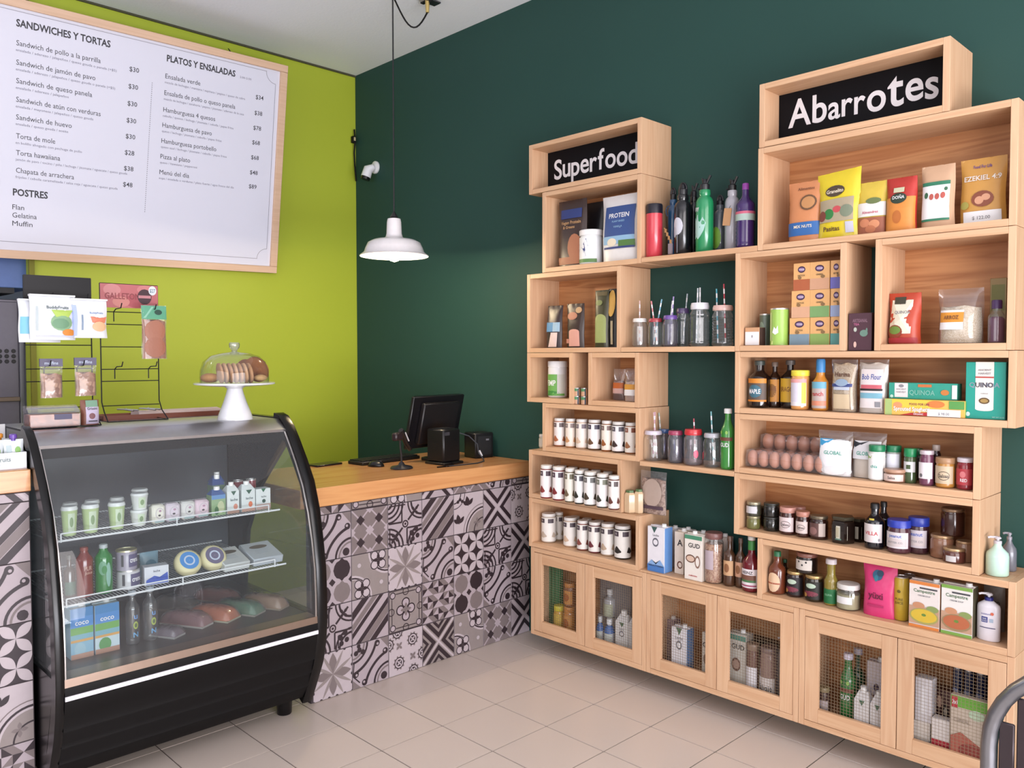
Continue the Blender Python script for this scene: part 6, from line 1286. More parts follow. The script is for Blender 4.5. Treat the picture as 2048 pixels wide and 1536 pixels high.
place('box', 1830, 1864, 1350, z+0.1185, 'upper of two stacked white boxes behind the last mesh door', 'white_box', 'box', front=-0.0672, d=0.05, h=0.17, col='d8d4d8', marks=[('r', -0.3, 0.3, 0.2, 0.8, M('e4e2e6'))])
place('box', 1863, 1899, 1445, z, 'white and red box beside the stacked white ones, last mesh door', 'stock_box', 'box', front=-0.0828, d=0.04, h=0.155, col='dcd4d0', marks=[('r', -0.99, 0.99, 0.0, 0.48, M('a82c38')), ('t', 'COCOA', 0.2, 0.24, 0.12, M('d89098'), 1.2)])
place('box', 1867, 1903, 1384, z, 'dark brown patterned box behind the white and red box', 'stock_box', 'box', front=0.0055, d=0.05, h=0.235, col='54302a', marks=[('e', -0.4, 0.8, 0.3, 0.1, M('c8a08c')), ('e', 0.3, 0.65, 0.35, 0.12, M('2c201c')), ('e', 0.3, 0.65, 0.2, 0.07, M('b8a898'))])
place('box', 1900, 1985, 1398, z, 'large cereal box with green top band and a red corner square, last mesh door', 'cereal_box', 'box', front=-0.0932, d=0.03, col='c8b8a8', side='8a7464', marks=[('r', -0.98, 0.98, 0.84, 0.99, M('6aa83c')), ('r', -0.95, -0.66, 0.82, 0.98, M('b83440')), ('t', '2x1', -0.8, 0.90, 0.06, W_, 0.25), ('e', 0.25, 0.78, 0.4, 0.07, M('b8ccb0')), ('p', [(-0.98, 0.42), (-0.5, 0.5), (0.98, 0.28), (0.98, 0.05), (-0.4, 0.05), (-0.98, 0.16)], M('a85c4c')), ('e', 0.1, 0.26, 0.7, 0.11, M('8a3c34')), ('t', 'CEREAL', -0.45, 0.66, 0.06, M('a8988a'), 0.8)])
for k, (a, b_) in enumerate(((1904, 1924), (1926, 1948), (1950, 1974))):
    place('can', a, b_, 1355, z+0.236 if False else z, 'dark blue tin in the back behind the cereal box, %s of three' % ('left', 'middle', 'right')[k], 'stock_tin', 'tin', 'blue tins behind the cereal box', front=0.0263, h=0.33, col='20284c', marks=[('r', -0.8, 0.3, 0.6, 0.8, M('8a94b8'))])

# ================================================================== INSIDE THE SHOWCASE (things face +x)
z = 0.983; FX = 1.70
def X(kind, L, R, top, z, desc, name, cat, front=None, **k): return place(kind, L, R, top, z, desc, name, cat, front=FX if front is None else front, axis='x', **k)
CG = 'green deli cups in the showcase'
for i, (a, b_, tp) in enumerate(((121, 156, 1012), (162, 199, 1008), (215, 251, 1004))):
    X('cup', a, b_, tp, z, 'pale green deli cup on the upper wire shelf, %s of three in front' % ('left', 'middle', 'right')[i], 'deli_cup', 'cup', group=CG)
for i, (a, b_) in enumerate(((124, 156), (168, 200), (219, 249))):
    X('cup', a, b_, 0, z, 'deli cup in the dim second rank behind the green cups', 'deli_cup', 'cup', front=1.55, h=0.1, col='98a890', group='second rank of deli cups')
X('cup', 259, 295, 0, z, 'lower white cup of the stacked pair in the showcase', 'deli_cup', 'cup', h=0.064, col='e4e8e4', group='white deli cups')
X('cup', 260, 297, 0, z+0.0645, 'upper white cup of the stacked pair in the showcase', 'deli_cup', 'cup', h=0.066, col='e0e4e2', group='white deli cups')
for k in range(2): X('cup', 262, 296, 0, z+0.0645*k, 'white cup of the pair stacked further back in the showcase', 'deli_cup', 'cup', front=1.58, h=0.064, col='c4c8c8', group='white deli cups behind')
for i, (a, b_, tp, c) in enumerate(((305, 332, 1010, 'e4e2d4'), (333, 362, 1007, 'd8ccd8'), (364, 392, 1003, 'd8d8d4'), (392, 420, 1000, 'e0c8d4'))):
    X('box', a, b_, tp, z, 'rounded yogurt carton, %s of four side by side in the showcase' % ('leftmost', 'second', 'third', 'rightmost')[i], 'yogurt_carton', 'carton', group='yogurt cartons', d=0.05, col=c, bev=0.010,
      marks=[('e', 0.05, 0.55, 0.62, 0.30, M('c4bcc4')), ('e', 0.05, 0.55, 0.52, 0.25, M(c)), ('e', 0.0, 0.45, 0.2, 0.05, Kk), ('e', 0.1, 0.68, 0.2, 0.06, M('b088a0')), ('r', -0.7, 0.7, 0.08, 0.2, M('98b0b0'))])
X('gable', 423, 451, 974, z, 'green and blue juice carton with white cap, right of the yogurts', 'drink_carton', 'carton', d=0.05, col='8aa87c', topc='3c5c98', marks=[('r', -0.98, 0.98, 0.8, 1, M('5c8cc0')), ('e', 0.3, 0.4, 0.5, 0.3, M('c0c8a0')), ('e', -0.3, 0.25, 0.3, 0.2, M('3c6c3c'))])
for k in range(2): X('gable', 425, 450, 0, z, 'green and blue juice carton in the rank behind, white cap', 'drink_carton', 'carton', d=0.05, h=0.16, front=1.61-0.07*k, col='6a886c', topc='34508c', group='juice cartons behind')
KM = [('p', [(-0.35, 1), (0.1, 0.80), (0.55, 1)], M('2f5a48')), ('t', 'leche', 0.15, 0.62, 0.12, M('5c6a6c'), 1.3)]
X('gable', 454, 478, 965, z, 'white carton with a peach disc, left of three at the shelf end', 'drink_carton', 'carton', d=0.05, col='dde4e4', marks=KM+[('e', 0.4, 0.3, 0.35, 0.13, M('d8907c')), ('r', -0.98, 0.98, 0, 0.14, M('a88474'))])
X('gable', 483, 510, 963, z, 'white carton with an orange disc, middle of three at the shelf end', 'drink_carton', 'carton', d=0.05, col='dde4e4', marks=KM+[('e', 0.3, 0.33, 0.3, 0.13, M('e07850')), ('r', -0.98, 0.98, 0, 0.16, M('b89080'))])
X('box', 512, 541, 977, z, 'white carton with a dark green disc, rightmost on the upper wire shelf', 'drink_carton', 'carton', d=0.05, col='dfe6e6', marks=[('p', [(-0.3, 1), (0.0, 0.82), (0.35, 1)], M('2f6a50')), ('t', 'leche', 0.05, 0.62, 0.09, M('5c6a6c'), 1.2), ('e', 0.05, 0.4, 0.25, 0.09, M('2c4a40')), ('r', -0.98, 0.98, 0, 0.26, M('b89a90'))])
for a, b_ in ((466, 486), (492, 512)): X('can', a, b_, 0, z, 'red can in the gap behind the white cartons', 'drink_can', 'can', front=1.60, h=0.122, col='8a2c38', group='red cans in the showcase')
# lower wire shelf
z = 0.750; FX = 1.74
def bigb(label_): return None
X('bottle', 127, 151, 1110, z, 'dark red-green bottle against the left end of the showcase', 'juice_bottle', 'bottle', front=1.72, col='3c2c24', cap='4a4c48', capr=0.45, caph=0.1, label='2f5a48', lv=(0.1, 0.4))
X('bottle', 151, 187, 1094, z, 'big dark red juice bottle with faint white lettering', 'juice_bottle', 'bottle', front=1.74, col='7c2820', cap='8a4038', capr=0.48, caph=0.07, neckr=0.45, sh=0.74, nk=0.92, waist=0.05, marks=[('t', 'PUR', 0.15, 0.80, 0.12, M('c8a090'), 0.8), ('t', 'juice', 0.2, 0.68, 0.08, M('c8a090'), 0.8)])
X('bottle', 189, 226, 1088, z, 'big green juice bottle with a white cap', 'juice_bottle', 'bottle', front=1.74, col='1f7a30', cap='b4bcc0', capr=0.48, caph=0.08, neckr=0.45, sh=0.72, nk=0.91, waist=0.04, marks=[('e', -0.35, 0.75, 0.4, 0.2, M('6aa080')), ('e', 0.2, 0.55, 0.25, 0.35, M('8ab8a8')), ('e', -0.2, 0.7, 0.25, 0.12, M('1f7a30'))])
TUBM = [('r', -0.1, 0.9, 0.15, 0.85, M('5a5478')), ('t', 'crema', 0.4, 0.55, 0.3, W_, 0.8), ('r', -0.7, -0.5, 0.2, 0.85, M('4a4a50'))]
X('can', 232, 280, 0, z, 'wide white dairy tub with a violet print, lower of the stack', 'dairy_tub', 'tub', h=0.075, col='c8c8cc', rim='d0d0d0', marks=TUBM)
X('can', 231, 274, 0, z+0.0755, 'cream-rimmed dairy tub standing on the wide white tub', 'dairy_tub', 'tub', h=0.078, col='9a94a4', rim='d8d4b0', marks=TUBM)
X('box', 291, 338, 1132, z, 'white packet with a cobalt blue wave, standing in the lower shelf row', 'dairy_packet', 'packet', d=0.05, col='d0d4dc', turn=-0.12, marks=[('p', [(-0.9, 0.05), (-0.85, 0.3), (-0.2, 0.5), (0.3, 0.38), (0.9, 0.62), (0.95, 0.05)], M('2c50b4')), ('t', 'leche', 0, 0.75, 0.12, M('4a5060'), 1.0)])
X('pouch', 283, 320, 0, z, 'teal and white packet behind the cobalt wave packet', 'dairy_packet', 'packet', d=0.04, h=0.10, front=1.60, col='7c9cac', marks=[('e', 0, 0.5, 0.6, 0.2, M('3c7088'))])
def wheel(L, R, Tp, label, lc, front, yy, zz, name='round_cheese'):
    y = solve([front, 0, zz], 1, px=(L+R)/2); r = 0.054
    t = thing(name, label, 'cheese', (front, y, zz), 0, 'cheese wheels')
    mb = MB(); mb.lathe([(r*0.8, -0.024), (r, -0.014), (r*1.02, 0), (r, 0.014), (r*0.8, 0.024)], M('dcd4a8', 0.5), 28); o = mb.build('rind', t, (0, 0, 0.056), smooth=0.9); o.rotation_euler = (0, math.radians(52), 0)
    mb = MB(); mb.lathe([(0.001, 0.0255), (r*0.72, 0.0252)], M(lc, 0.4), 24, cap=False); mb.lathe([(r*0.30, 0.0258), (r*0.42, 0.0258)], M('c4d0e4'), 20, cap=False); o = mb.build('label', t, (0, 0, 0.056), smooth=0); o.rotation_euler = (0, math.radians(52), 0)
wheel(349, 402, 1118, 'tilted round white cheese with a sky blue label', '4a8cd0', 1.71, 0, z)
wheel(400, 452, 1100, 'tilted round white cheese with a grey-violet label', '6c6480', 1.70, 0, z)
def flatbox(L, R, label, zz, front, tilt, col='ccd0d0'):
    ya_ = solve([front, 0, zz], 1, px=L); yb_ = solve([front, 0, zz], 1, px=R); w_ = yb_-ya_; dd = 0.15
    t = thing('cheese_box', label, 'box', (front-dd/2, (ya_+yb_)/2, zz), 0, 'flat boxes at the end of the lower wire shelf')
    mb = MB(); mb.box(-dd/2, dd/2, -w_/2, w_/2, 0, 0.035, M(col, 0.35), 0.003); o = mb.build('carton', t)
    mb = MB(); n = 18
    mb.face([(-0.03+0.016*math.cos(2*PI*i/n), 0.042*math.sin(2*PI*i/n), 0.0355) for i in range(n)], M('5c5248'))
    for k in range(3): mb.box(0.0+k*0.012, 0.003+k*0.012, -w_*0.25, w_*0.2, 0.0352, 0.0356, M('a8b0b8'))
    mb.build('print', t, smooth=0)
    t.rotation_euler = (0, math.radians(tilt), 0)
    t.location.z = zz+0.075*math.sin(math.radians(tilt))
flatbox(449, 500, 'flat white box with an oval emblem, left of two tilted to the glass', z, 1.765, 16)
flatbox(507, 566, 'flat white box with an oval emblem, right of two tilted to the glass', z, 1.765, 16, 'b4bcc4')
# deck
z = 0.5004
COC = [('r', -0.98, 0.98, 0.62, 0.82, M('4a8cd0')), ('r', -0.98, 0.98, 0.48, 0.62, M('6aa850')), ('r', -0.98, 0.98, 0.36, 0.48, M('7ab0c0')), ('r', -0.98, 0.98, 0.33, 0.38, M('d8a458')), ('t', 'coco', 0, 0.72, 0.10, W_, 1.2)]
for i, (a, b_, tp) in enumerate(((141, 187, 1211), (190, 239, 1203))):
    X('milk', a, b_, tp, z, 'blue and green coconut water carton, %s of two on the showcase deck' % ('left', 'right')[i], 'drink_carton', 'carton', group='coconut water cartons', front=1.665, d=0.07, col='c8dce4' if i else '8ab8d0', side='3c7cb8', capx=0.1,
      marks=[('r', -0.98, 0.98, 0.82, 1.0, M('3c84c0'))]+COC+[('e', -0.2, 0.18, 0.5, 0.14, M('5a9a58') if i else M('9ac0d0')), ('r', -0.98, 0.98, 0, 0.1, M('b88c78'))])
BTL = glassy('water_bottle_plastic', (0.88, 0.90, 0.92), 0.16, 2.5, 0.1)
for i, (a, b_, tp) in enumerate(((250, 280, 1180), (285, 316, 1172))):
    X('bottle', a, b_, tp, z, 'clear water bottle with light blue lettering, %s of two on the deck' % ('left', 'right')[i], 'water_bottle', 'bottle', group='clear water bottles', front=1.665, clear=True, cap='b8c4d0', capr=0.55, caph=0.09, neckr=0.42, sh=0.66, nk=0.86,
      marks=[('t', 'N', 0.1, 0.30, 0.14, M('6aa8d8'), 0.7), ('e', 0.1, 0.56, 0.3, 0.11, M('a8b858')), ('e', 0.1, 0.56, 0.16, 0.06, M('5c6a4c')), ('t', 'u', 0.1, 0.82, 0.16, M('6a9cd8'), 0.7)])
def pack(L, R, front, colr, tray, label, ln=0.22, hh=0.05, tilt=0.0, turn=0.5):
    ya_ = solve([front, 0, z+.02], 1, px=L); yb_ = solve([front, 0, z+.02], 1, px=R); w_ = (yb_-ya_)*0.66
    t = thing('food_pack', label, 'packet', (front-ln/2, (ya_+yb_)/2, z), turn, 'wrapped food packs on the showcase deck')
    mb = MB(); nx, ny = 18, 9; vs = []
    rnd = random.Random(L)
    for i in range(nx+1):
        for j in range(ny+1):
            u = -1+2*i/nx; v = -1+2*j/ny
            vs.append((u*ln/2, v*w_/2, 0.008+hh*max(0, (1-u**4)*(1-v**4))**0.5*(0.9+0.14*rnd.random())))
    mb.mesh(vs, [(i*(ny+1)+j, (i+1)*(ny+1)+j, (i+1)*(ny+1)+j+1, i*(ny+1)+j+1) for i in range(nx) for j in range(ny)], M(colr, 0.5))
    mb.box(-ln/2, ln/2, -w_/2, w_/2, 0.0, 0.008, M(tray, 0.5)); mb.build('contents', t, smooth=1.4)
    mb = MB(); vs2 = [(x*1.04, y*1.06, zz*1.06+0.003) for x, y, zz in vs]
    mb.mesh(vs2, [(i*(ny+1)+j, (i+1)*(ny+1)+j, (i+1)*(ny+1)+j+1, i*(ny+1)+j+1) for i in range(nx) for j in range(ny)], PLASTIC); mb.build('clear_wrap', t, smooth=0.4)
pack(322, 372, 1.70, '6a5a68', 'a8a8a8', 'mauve wrapped food pack beside the water bottles', 0.12, 0.03)
pack(368, 420, 1.66, '8a5c60', 'b8b4b0', 'wrapped pack of dark red cold cuts on the deck')
pack(416, 480, 1.66, 'c4683c', 'b8b4a0', 'wrapped pack of orange cold cuts on the deck')
pack(474, 528, 1.665, '3c7050', '9c9c94', 'wrapped pack with a green label on the deck')
pack(528, 574, 1.665, '9c7c60', 'a09484', 'wrapped pale brown pack nearest the right glass end')
pack(430, 480, 1.42, '905850', '8a8078', 'pink sausage pack lying further back on the deck')
pack(345, 400, 1.42, '7c7470', '8a8078', 'grey-brown food pack lying at the back of the deck')

# ================================================================== ON TOP OF THE SHOWCASE
zt = 1.3675
CY = solve([1.45, 0, 1.45], 1, px=469)
cs = thing('cake_stand', 'white pedestal cake stand with a glass dome on the showcase', 'cake stand', (1.455, CY, zt)); cs.scale = (0.95, 0.95, 0.95)
MB().lathe([(0.083, 0), (0.083, 0.006), (0.076, 0.03), (0.055, 0.085), (0.042, 0.125), (0.036, 0.150), (0.05, 0.160), (0.16, 0.166), (0.188, 0.172), (0.190, 0.178), (0.185, 0.181), (0.150, 0.176), (0.001, 0.175)], M('eceef4', 0.15, coat=0.6), 48).build('pedestal', cs, smooth=0.9)
MB().lathe([(0.160, 0.178), (0.161, 0.20), (0.158, 0.24), (0.145, 0.28), (0.115, 0.308), (0.07, 0.322), (0.025, 0.327), (0.012, 0.331)], CLEAR_D if 'CLEAR_D' in globals() else glassy('dome_glass', (0.95, 0.97, 0.96), 0.02, 1.6), 48, cap=False).build('glass_dome', cs, smooth=1.2)
MB().lathe([(0.012, 0.331), (0.014, 0.338), (0.024, 0.350), (0.026, 0.366), (0.022, 0.374), (0.001, 0.376)], glassy('knob_glass', (0.8, 0.82, 0.82), 0.12, 3.0, 0.05), 20).build('glass_knob', cs, smooth=0.9)
# cookies in the dome
def disc(mb, c, r, th, tilt, az, m):
    k = len(mb.v); mb.lathe([(r*0.85, -th/2), (r, -th*0.3), (r*1.01, 0), (r, th*0.3), (r*0.85, th/2), (0.001, th*0.58)], m, 20)
    R = Matrix.Rotation(az, 3, 'Z') @ Matrix.Rotation(tilt, 3, 'Y')
    mb.v[k:] = [tuple(R @ Vector(v)+Vector(c)) for v in mb.v[k:]]
dirc = Vector((CAM[0]-1.45, CAM[1]-CY, 0)).normalized(); sidev = Vector((-dirc.y, dirc.x, 0)); azc = math.atan2(sidev.y, sidev.x)
CKC = [('c8966c', 'e0b48c'), ('b98a64', 'd8a884')]
for k in range(7):
    p = Vector((1.45, CY, zt+0.169+0.0465))+sidev*(-0.060+0.021*k)+dirc*0.05
    mb = MB(); disc(mb, (0, 0, 0), 0.046, 0.015, PI/2-0.15, azc+0.25, M('c99c74' if k % 2 else 'b88860', 0.7))
    t = tag(mb.build('cookie', None, p, smooth=0.9), 'pale cookie standing on edge in the front row under the glass dome', 'cookie', 'cookies in a row under the dome')
for i, (sx, dy, rr, c, lb_) in enumerate(((-0.105, 0.0, 0.044, 'c08c58', 'golden bun at the left under the glass dome'), (0.10, -0.02, 0.062, 'a0643c', 'large brown cookie leaning at the right under the dome'), (0.115, 0.05, 0.030, 'c8a06c', 'small pale biscuit at the far right under the dome'), (0.060, -0.085, 0.056, '985c38', 'brown cookie behind the large leaning one under the dome'))):
    p = Vector((1.45, CY, zt+0.169+(rr*0.99 if i in (1, 3) else 0.024)))+sidev*sx+dirc*dy
    mb = MB()
    if i in (1, 3): disc(mb, (0, 0, 0), rr, 0.018, PI/2-0.35, azc+PI/2*0.6, M(c, 0.7))
    else: mb.sphere((0, 0, 0), rr, M(c, 0.7), sc=(1, 1, 0.5))
    tag(mb.build('cookie' if i != 0 else 'bun', None, p, smooth=0.9), lb_, 'cookie' if i else 'bun')

# wire snack racks
RK = M('15151a', 0.4, 0.3)
def rack(cx, cy, rot, wd, ht, label, hdr, bars, hooks, name='wire_snack_rack'):
    t = thing(name, label, 'rack', (cx, cy, zt), rot); t.scale = (1, 1, 0.968)      # local x right, front -y
    mb = MB()
    for s in (-1, 1): mb.tube([(s*(wd/2+0.004), -0.10, 0.004), (s*wd/2, -0.035, 0.045), (s*wd/2, 0, 0.09), (s*wd/2, 0, ht)], 0.0028, RK)
    mb.tube([(-wd/2-0.004, -0.10, 0.004), (wd/2+0.004, -0.10, 0.004), (wd/2+0.004, 0.06, 0.004), (-wd/2-0.004, 0.06, 0.004)], 0.0028, RK, closed=True)
    for zz in bars: mb.tube([(-wd/2, 0, zz), (wd/2, 0, zz)], 0.0024, RK)
    mb.tube([(-wd/2, 0, ht), (wd/2, 0, ht)], 0.0024, RK)
    mb.build('wire_frame', t)
    h0 = None
    for hx, hz in hooks:
        m = MB().tube([(0, 0, -0.045), (0, 0, 0), (0.0, -0.03, 0.012), (0.0, -0.10, 0.014), (0.0, -0.115, 0.035)], 0.0024, RK)
        m.build('hook', t, (hx, 0, hz))
    hm = MB(); hm.box(-wd/2, wd/2, -0.005, -0.001, hdr[0], hdr[1], hdr[2]); hm.build('header_card', t)
    if hdr[3]: 
        mb = printed(lambda u, v: ((u*wd/2, -0.005, hdr[0]+(hdr[1]-hdr[0])*v), (0, -1, 0)), hdr[3], wd, hdr[1]-hdr[0]); mb.build('print', t, smooth=0)
    return t
RA = math.radians(88)
GLOSSBLACK = M('0d0b10', 0.35, spec=0.25)
xl, yl = 1.27, (solve([1.27, 0, 1.7], 1, px=54)+solve([1.27, 0, 1.7], 1, px=179))/2
rack(xl, yl, RA, 0.252, 0.645, 'left wire snack rack with a blank glossy black header card', (0.52, 0.647, GLOSSBLACK, None), (0.08, 0.195, 0.249, 0.351, 0.49), ((-0.058, 0.25), (0.066, 0.25), (-0.045, 0.535), (0.085, 0.535)))
xr, yr = 1.15, (solve([1.15, 0, 1.7], 1, px=202)+solve([1.15, 0, 1.7], 1, px=316))/2
HP = M('b86468', 0.4)
rack(xr, yr, RA, 0.250, 0.640, 'right wire snack rack with a pink biscuit header card', (0.529, 0.639, HP, [('e', -0.6, 0.75, 0.3, 0.25, M('c88484')), ('e', 0.2, 0.3, 0.35, 0.28, M('a84c54')), ('e', -0.3, 0.25, 0.3, 0.22, M('c88078')), ('e', 0.55, 0.8, 0.3, 0.2, M('c87c7c')), ('t', 'GALLETON', -0.25, 0.50, 0.26, M('8a3a40'), 1.2), ('e', 0.52, 0.5, 0.25, 0.33, M('3c1c28')), ('r', 0.3, 0.74, 0.44, 0.56, M('c08088')), ('e', 0.80, 0.78, 0.14, 0.2, M('dce4ec')), ('t', '$27', 0.80, 0.78, 0.16, M('5c7888'), 0.2)]),
     (0.072, 0.186, 0.242, 0.346, 0.451, 0.509), ((-0.068, 0.242), (0.079, 0.242), (-0.068, 0.509), (0.079, 0.509)))
def hang(rx, ry, lx, lz, w_, h_, d_, label, name, cat, build, ly=-0.06, group=None, turn=0.0):
    ca, sa = math.cos(RA), math.sin(RA)
    t = thing(name, label, cat, (rx+lx*ca-ly*sa, ry+lx*sa+ly*ca, zt+lz*0.966), RA+turn, group)
    build(t, w_, h_, d_); return t
def bagA(main, sidec):
    def f(t, w, h, d):
        b_pouch(t, w, h, d, 'e6eaf2', main, rough=0.4)
        mb = MB(); mb.box(-w*0.5, w*0.5, -d*0.3, d*0.3, h*0.985, h+0.004, M('f0f2f6')); mb.build('seal', t)
    return f
gm_ = [('t', 'BuddyFruits', 0.2, 0.74, 0.07, M('5c6c6c'), 1.1), ('e', 0.35, 0.40, 0.5, 0.19, M('8ab088')), ('e', 0.3, 0.37, 0.4, 0.12, M('6f9a78')), ('p', [(-0.1, 0.68), (0.9, 0.68), (0.7, 0.52), (0.1, 0.52)], M('b4d064')), ('e', 0.65, 0.17, 0.3, 0.08, M('dc8c3c')), ('r', -0.78, -0.68, 0.2, 0.75, M('b8c4c8')), ('r', -0.8, 0.9, 0.06, 0.1, M('c8ccdc'))]
om_ = [('t', 'BuddyFruits', 0.35, 0.66, 0.05, M('7c98c0'), 0.9), ('p', [(0.0, 0.56), (0.95, 0.56), (0.85, 0.40), (0.1, 0.40)], M('e08468')), ('e', 0.5, 0.30, 0.42, 0.13, M('e4b890')), ('r', -0.5, -0.4, 0.2, 0.6, M('7c90a8')), ('r', -0.98, -0.72, 0.05, 0.85, M('a8b8e4'))]
hang(xl, yl, -0.048, 0.372, 0.165, 0.178, 0.05, 'white bag with a green apple picture in front of the black header', 'fruit_snack_bag', 'bag', bagA(gm_, None), ly=-0.105)
hang(xl, yl, 0.088, 0.382, 0.140, 0.158, 0.05, 'white bag with an orange slice picture, right of the apple bag', 'fruit_snack_bag', 'bag', bagA(om_, None), ly=-0.105)
hang(xl, yl, -0.085, 0.362, 0.15, 0.17, 0.04, 'white and cyan bag edge sticking out left behind the apple bag', 'fruit_snack_bag', 'bag', bagA([('r', -0.95, -0.5, 0.2, 0.6, M('7cc0dc'))], None), ly=-0.06)
COOKMIX = speckle('cookie_mix', (140, 92, 70), (204, 160, 132), 60)
def cookbag(t, w, h, d):
    b_pouch(t, w, h*0.84, d, clear=True, fill=(0.72, COOKMIX))
    MB().box(-w/2, w/2, -0.006, 0.006, h*0.80, h, M('5c5870', 0.5)).build('header_card', t)
    printed(lambda u, v: ((u*w/2, -0.006, h*0.80+h*0.2*v), (0, -1, 0)), [('t', 'muffins', 0, 0.45, 0.4, M('b8c4d8'), 1.5)], w, h*0.2).build('print', t, smooth=0)
hang(xl, yl, -0.050, 0.128, 0.084, 0.160, 0.035, 'left clear bag of biscuits with a violet card on the black rack', 'biscuit_bag', 'bag', cookbag, ly=-0.08)
hang(xl, yl, 0.078, 0.132, 0.084, 0.160, 0.035, 'right clear bag of biscuits with a violet card on the black rack', 'biscuit_bag', 'bag', cookbag, ly=-0.08)
def longbag(t, w, h, d):
    b_pouch(t, w, h, d, clear=True, fill=(0.72, speckle('biscuit_crumb', (150, 94, 74), (180, 126, 100), 220)))
    m = MB()
    for i in range(2): 
        for sd in (-1,): m.lathe([(0.001, 0), (w*0.40, 0.0), (w*0.43, 0.004), (w*0.40, 0.009), (0.001, 0.012)], M('a46a54', 0.7), 22)
    printed(pouchS(w, h, d), [('r', -0.98, 0.98, 0.74, 0.99, M('5ca484')), ('e', 0.3, 0.87, 0.3, 0.05, M('24483c')), ('p', [(-0.9, 0.76), (-0.2, 0.97), (0.0, 0.97), (-0.7, 0.76)], M('8cc4ac')), ('e', 0, 0.52, 0.85, 0.2, M('a86e58')), ('e', 0, 0.22, 0.85, 0.19, M('a46a54'))], w, h, 0.003).build('print', t, smooth=0)
hang(xr, yr, 0.079, 0.29, 0.112, 0.244, 0.03, 'long clear biscuit bag with a green top hanging on the right rack', 'biscuit_bag', 'bag', longbag, ly=-0.08)
# cookie tray box and pack in front of the left rack
def local(rx, ry, lx, ly, a=RA): return (rx+lx*math.cos(a)-ly*math.sin(a), ry+lx*math.sin(a)+ly*math.cos(a))
px_, py_ = local(xl, yl, -0.045, -0.062)
t = thing('biscuit_tray', 'clear lidded tray of reddish biscuits at the foot of the left rack', 'tray', (px_, py_, zt+0.006), RA)
mb = MB(); mb.box(-0.092, 0.092, -0.05, 0.05, 0, 0.052, speckle('tray_biscuits', (140, 78, 60), (190, 120, 96), 70), 0.004); mb.build('biscuits', t)
mb = MB(); mb.box(-0.095, 0.095, -0.053, 0.053, -0.002, 0.056, PLASTIC, 0.004); mb.prism([(-0.053, 0.056), (0.053, 0.056), (0.05, 0.085), (0.02, 0.085)], -0.095, 0.095, PLASTIC, 'x'); mb.build('clear_lid', t)
mb = MB(); mb.box(-0.005, 0.06, -0.0545, -0.0535, 0.03, 0.052, M('54506c')); mb.build('label', t)
px_, py_ = local(xl, yl, 0.090, -0.085)
t = thing('biscuit_pack', 'upright brown biscuit pack with a white label at the right rack foot', 'packet', (px_, py_, zt+0.006), RA)
b_pouch(t, 0.072, 0.105, 0.04, '7c4c3c', [('r', -0.55, 0.9, 0.05, 0.72, M('c0b4cc')), ('r', -0.5, 0.8, 0.72, 0.98, M('7aa088')), ('t', 'Grissini', 0.15, 0.66, 0.1, INK, 1.1), ('e', 0.1, 0.36, 0.35, 0.12, M('7a4c50')), ('r', -0.3, 0.7, 0.14, 0.18, INK)], rough=0.4)
# baking tray with towel and tongs behind
t = thing('serving_tray', 'long low brown tray with a folded pale cloth across the showcase top', 'tray', (1.04, -1.80, zt))
mb = MB(); mb.box(-0.07, 0.07, -0.30, 0.30, 0, 0.006, M('7c4434', 0.45)); 
for s in (-1, 1): mb.box(-0.07, 0.07, s*0.30-0.004, s*0.30+0.004, 0, 0.022, M('7c4434', 0.45))
for s in (-1, 1): mb.box(s*0.07-0.004, s*0.07+0.004, -0.304, 0.304, 0, 0.022, M('8a5040', 0.45))
mb.build('tray', t)
t = thing('folded_cloth', 'pale pink-white cloth folded flat on the brown tray', 'cloth', (1.04, -1.74, zt+0.0065))
mb = MB(); mb.prism([(-0.055, 0), (0.055, 0), (0.05, 0.024), (0.0, 0.030), (-0.05, 0.024)], -0.2, 0.2, M('dcc8c4', 0.9), 'y'); mb.build('cloth', t, smooth=0.8)
for k, (yy, lb_) in enumerate(((-2.0, 'left pair of steel tongs lying across the brown tray'), (-1.90, 'right pair of steel tongs lying across the brown tray'))):
    t = thing('serving_tongs', lb_, 'tongs', (1.10, yy, zt+0.043), 0.5)
    mb = MB()
    for s in (-1, 1): mb.tube([(-0.05, 0, 0.004), (0.0, s*0.012, 0.004), (0.055, s*0.016, 0.0)], [0.004, 0.003, 0.005], STEEL)
    mb.sphere((0, 0, 0.004), 0.006, STEEL); mb.build('steel_arms', t)

# ================================================================== ON THE LEFT COUNTER
t = thing('display_carton', 'low white display carton of fruit pouches on the left counter', 'carton', (1.525, -2.703, 1.2425))
mb = MB(); DCW = M('e6e8f0', 0.4)
mb.box(-0.07, 0.07, -0.17, 0.17, 0, 0.003, DCW); mb.box(0.067, 0.07, -0.17, 0.17, 0.003, 0.062, DCW); mb.box(-0.07, -0.067, -0.17, 0.17, 0.003, 0.062, DCW); mb.box(-0.067, 0.067, 0.167, 0.17, 0.003, 0.062, DCW); mb.box(-0.067, 0.067, -0.17, -0.167, 0.003, 0.062, DCW)
mb.build('carton', t, smooth=0)
printed(lambda u, v: ((0.0702, u*0.17, v*0.062), (1, 0, 0)), [('t', 'BuddyFruits', 0.42, 0.62, 0.26, M('6c8080'), 0.55), ('t', 'smoothie', 0.38, 0.32, 0.12, M('98a8b0'), 0.4)], 0.34, 0.062).build('print', t, smooth=0)
